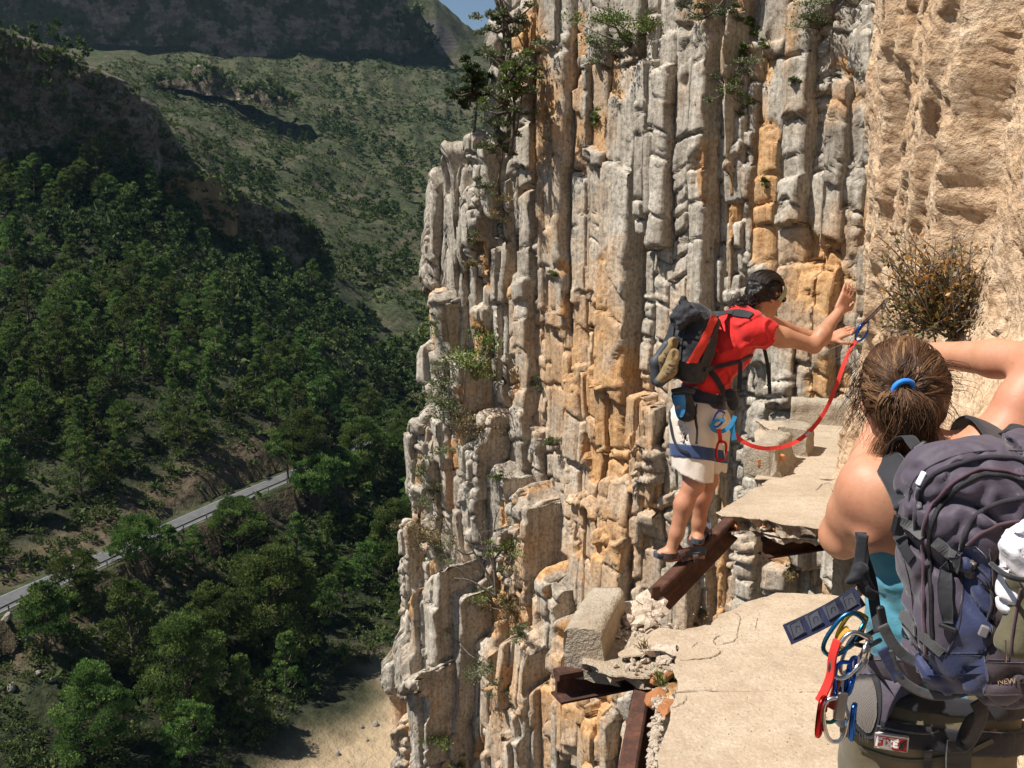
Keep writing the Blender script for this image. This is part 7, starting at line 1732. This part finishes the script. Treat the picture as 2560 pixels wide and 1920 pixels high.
# --- bush on the near wall
wb = rock_hit(2350, 800)[0] or wall_pt(2350, 800); BU = empty('wall_bush', wb, 'twiggy bush with orange and green leaves on the near wall above the woman', 'bush'); rs = np.random.default_rng(33)
mb = MB(); LV = []; LT = []; wbY = wb.y - .08
def leaf(p, d, s, tint):
    d = d / (np.linalg.norm(d) + 1e-9); sd = np.cross(d, rs.normal(size=3)); sd /= np.linalg.norm(sd) + 1e-9; LV.extend([p, p + d * s * .5 + sd * s * .26, p + d * s, p + d * s * .5 - sd * s * .26]); LT.extend([tint] * 4)
for k in range(150):
    a0 = np.array(at(2345 + rs.normal() * 36, 800 + rs.normal() * 26, wbY)); tx2 = rs.uniform(2205, 2475) if k % 4 else rs.uniform(2180, 2300); ty2 = 555 + 315 * rs.beta(1.4, 1.6)
    e2 = np.array(at(tx2, ty2, wbY - .30 * rs.random())); t = np.linspace(0, 1, 7)[:, None]; mid = (a0 + e2) / 2 + rs.normal(size=3) * .06
    P = (1-t)**2 * a0 + 2*t*(1-t) * mid + t**2 * e2; mb.tube([Vector(p) for p in P], list(np.linspace(.0055, .0018, 7)), 4)
    up = (850 - ty2) / 280
    for q in range(15):
        tt = .45 + .55 * rs.random(); i = min(5, int(tt * 6)); p = P[i] + (P[i+1] - P[i]) * (tt * 6 - i) + rs.normal(size=3) * .018
        leaf(p, rs.normal(size=3) + np.array([-.2, -.4, .5]), .015 + .022 * rs.random() ** 1.5, np.clip(.42 + .6 * up * rs.random() + .17 * rs.normal(), 0, 1))
child('stems', mb.mesh('stems', True), M_TWIG, BU)
child('leaves', npmesh('leaves', np.array(LV), np.arange(len(LV)).reshape(-1, 4), {'tint': np.array(LT)}, False), mat_leaf2('turning_leaves', [(0, (.022, .038, .010)), (.38, (.065, .085, .020)), (.55, (.20, .13, .03)), (.8, (.42, .20, .05)), (1, (.56, .33, .13))], .25), BU)
# --- rusty cable
M_CABLE = plain('rusty_cable', (.10, .065, .05), .8, var=.4, scale=90, bump=.6)
CB = empty('steel_cable', at(2215, 748, 5.6), 'old rusty cable bolted to the near wall and looping through the bush', 'cable')
for pts, r in (([(2128, 838, 5.55), (2150, 812, 5.55), (2185, 780, 5.5), (2218, 745, 5.45)], .006), ([(2136, 842, 5.55), (2165, 806, 5.54), (2200, 772, 5.5), (2222, 745, 5.45)], .005), ([(2218, 745, 5.45), (2204, 790, 5.35), (2212, 820, 5.25), (2250, 832, 5.1), (2310, 825, 4.95), (2370, 790, 4.85), (2420, 740, 4.8), (2445, 715, 4.85)], .006)):
    mb = MB(); mb.tube(smooth_pts([at(*p) for p in pts], 8), r, 6); child('strand', mb.mesh('strand', True), M_CABLE, CB)
# --- grass tufts on the masonry
for k, (px, py, z, r, lab) in enumerate([(1652, 1712, -.06, .07, 'tuft of green grass in the crumbling edge of the near slab'), (1612, 1625, -.03, .06, 'grass tuft beside the parapet stump'), (1700, 1690, -.05, .05, 'small grass tuft against the slab edge'), (2095, 1240, -.02, .07, 'grass sprig where the far slab meets the wall')]):
    shrub('grass_tuft', on(px, py, z), r, M_GREENLEAF if k != 1 else M_DRYLEAF, lab, 46, .02, None, 300 + k, cat='grass', grassy=True)
M_BOULD = plain('weathered_boulder', (.30, .26, .21), .95, var=.3, scale=3, bump=.8, bdist=.1)
BOULD = [stone_mesh(70 + k, 2, .22) for k in range(5)]
for b_ in BOULD: b_.materials.append(M_BOULD)
# boulders on the slopes below and beside the road
for k, (px, py, r, lab) in enumerate([(80, 1545, .85, 'pale boulder on the verge below the left end of the road'), (68, 1615, .7, 'pale boulder in the scrub below the verge'), (97, 1692, .5, 'small white rock in the lower left scrub'), (135, 1705, .45, 'white rock lowest of the scattered ones at lower left'), (20, 1575, .5, 'pale rock at the left frame edge below the road'), (30, 1735, .6, 'pale rock at the lower left edge'),
                                     (940, 1820, .45, 'brown rock on the sandy ground beside the fin'), (905, 1822, .35, 'small brown rock on the sandy ground'), (918, 1858, .25, 'smallest rock on the sandy ground'), (845, 1895, .35, 'brown rock at the bottom of the sandy ground'), (500, 175, 2.6, 'grey boulder on top of the far rock band'), (1288 - 690, 256, 2.0, 'pale boulder below the far rock band')]):
    gp = ground_at(px, py)
    if gp is not None:
        o = link('boulder', BOULD[k % 5], None); o.location = gp + Vector((0, 0, r * .2)); o.scale = (r, r * .8, r * .65); o.rotation_euler = (.3 * k, .2 * k, k); tag(o, lab, 'rock', 'boulders lying on the slopes')
# ---------------------------------------------------------------- the air of the valley
hz = MB(); hz.add([(-700, -60, -60), (700, -60, -60), (700, 1600, -60), (-700, 1600, -60), (-700, -60, 420), (700, -60, 420), (700, 1600, 420), (-700, 1600, 420)], [(0,3,2,1), (4,5,6,7), (0,1,5,4), (1,2,6,5), (2,3,7,6), (3,0,4,7)])
hm = bpy.data.materials.new('air'); hm.use_nodes = True; hn = hm.node_tree; hn.nodes.remove(hn.nodes['Principled BSDF'])
pv = hn.nodes.new('ShaderNodeVolumePrincipled'); pv.inputs['Color'].default_value = (.42, .66, 1.0, 1); pv.inputs['Density'].default_value = .00005; pv.inputs['Anisotropy'].default_value = .1
hn.links.new(pv.outputs[0], hn.nodes['Material Output'].inputs['Volume'])
tag(link('haze', hz.mesh('haze'), hm), 'thin blue air over the whole valley', 'haze', kind='stuff')
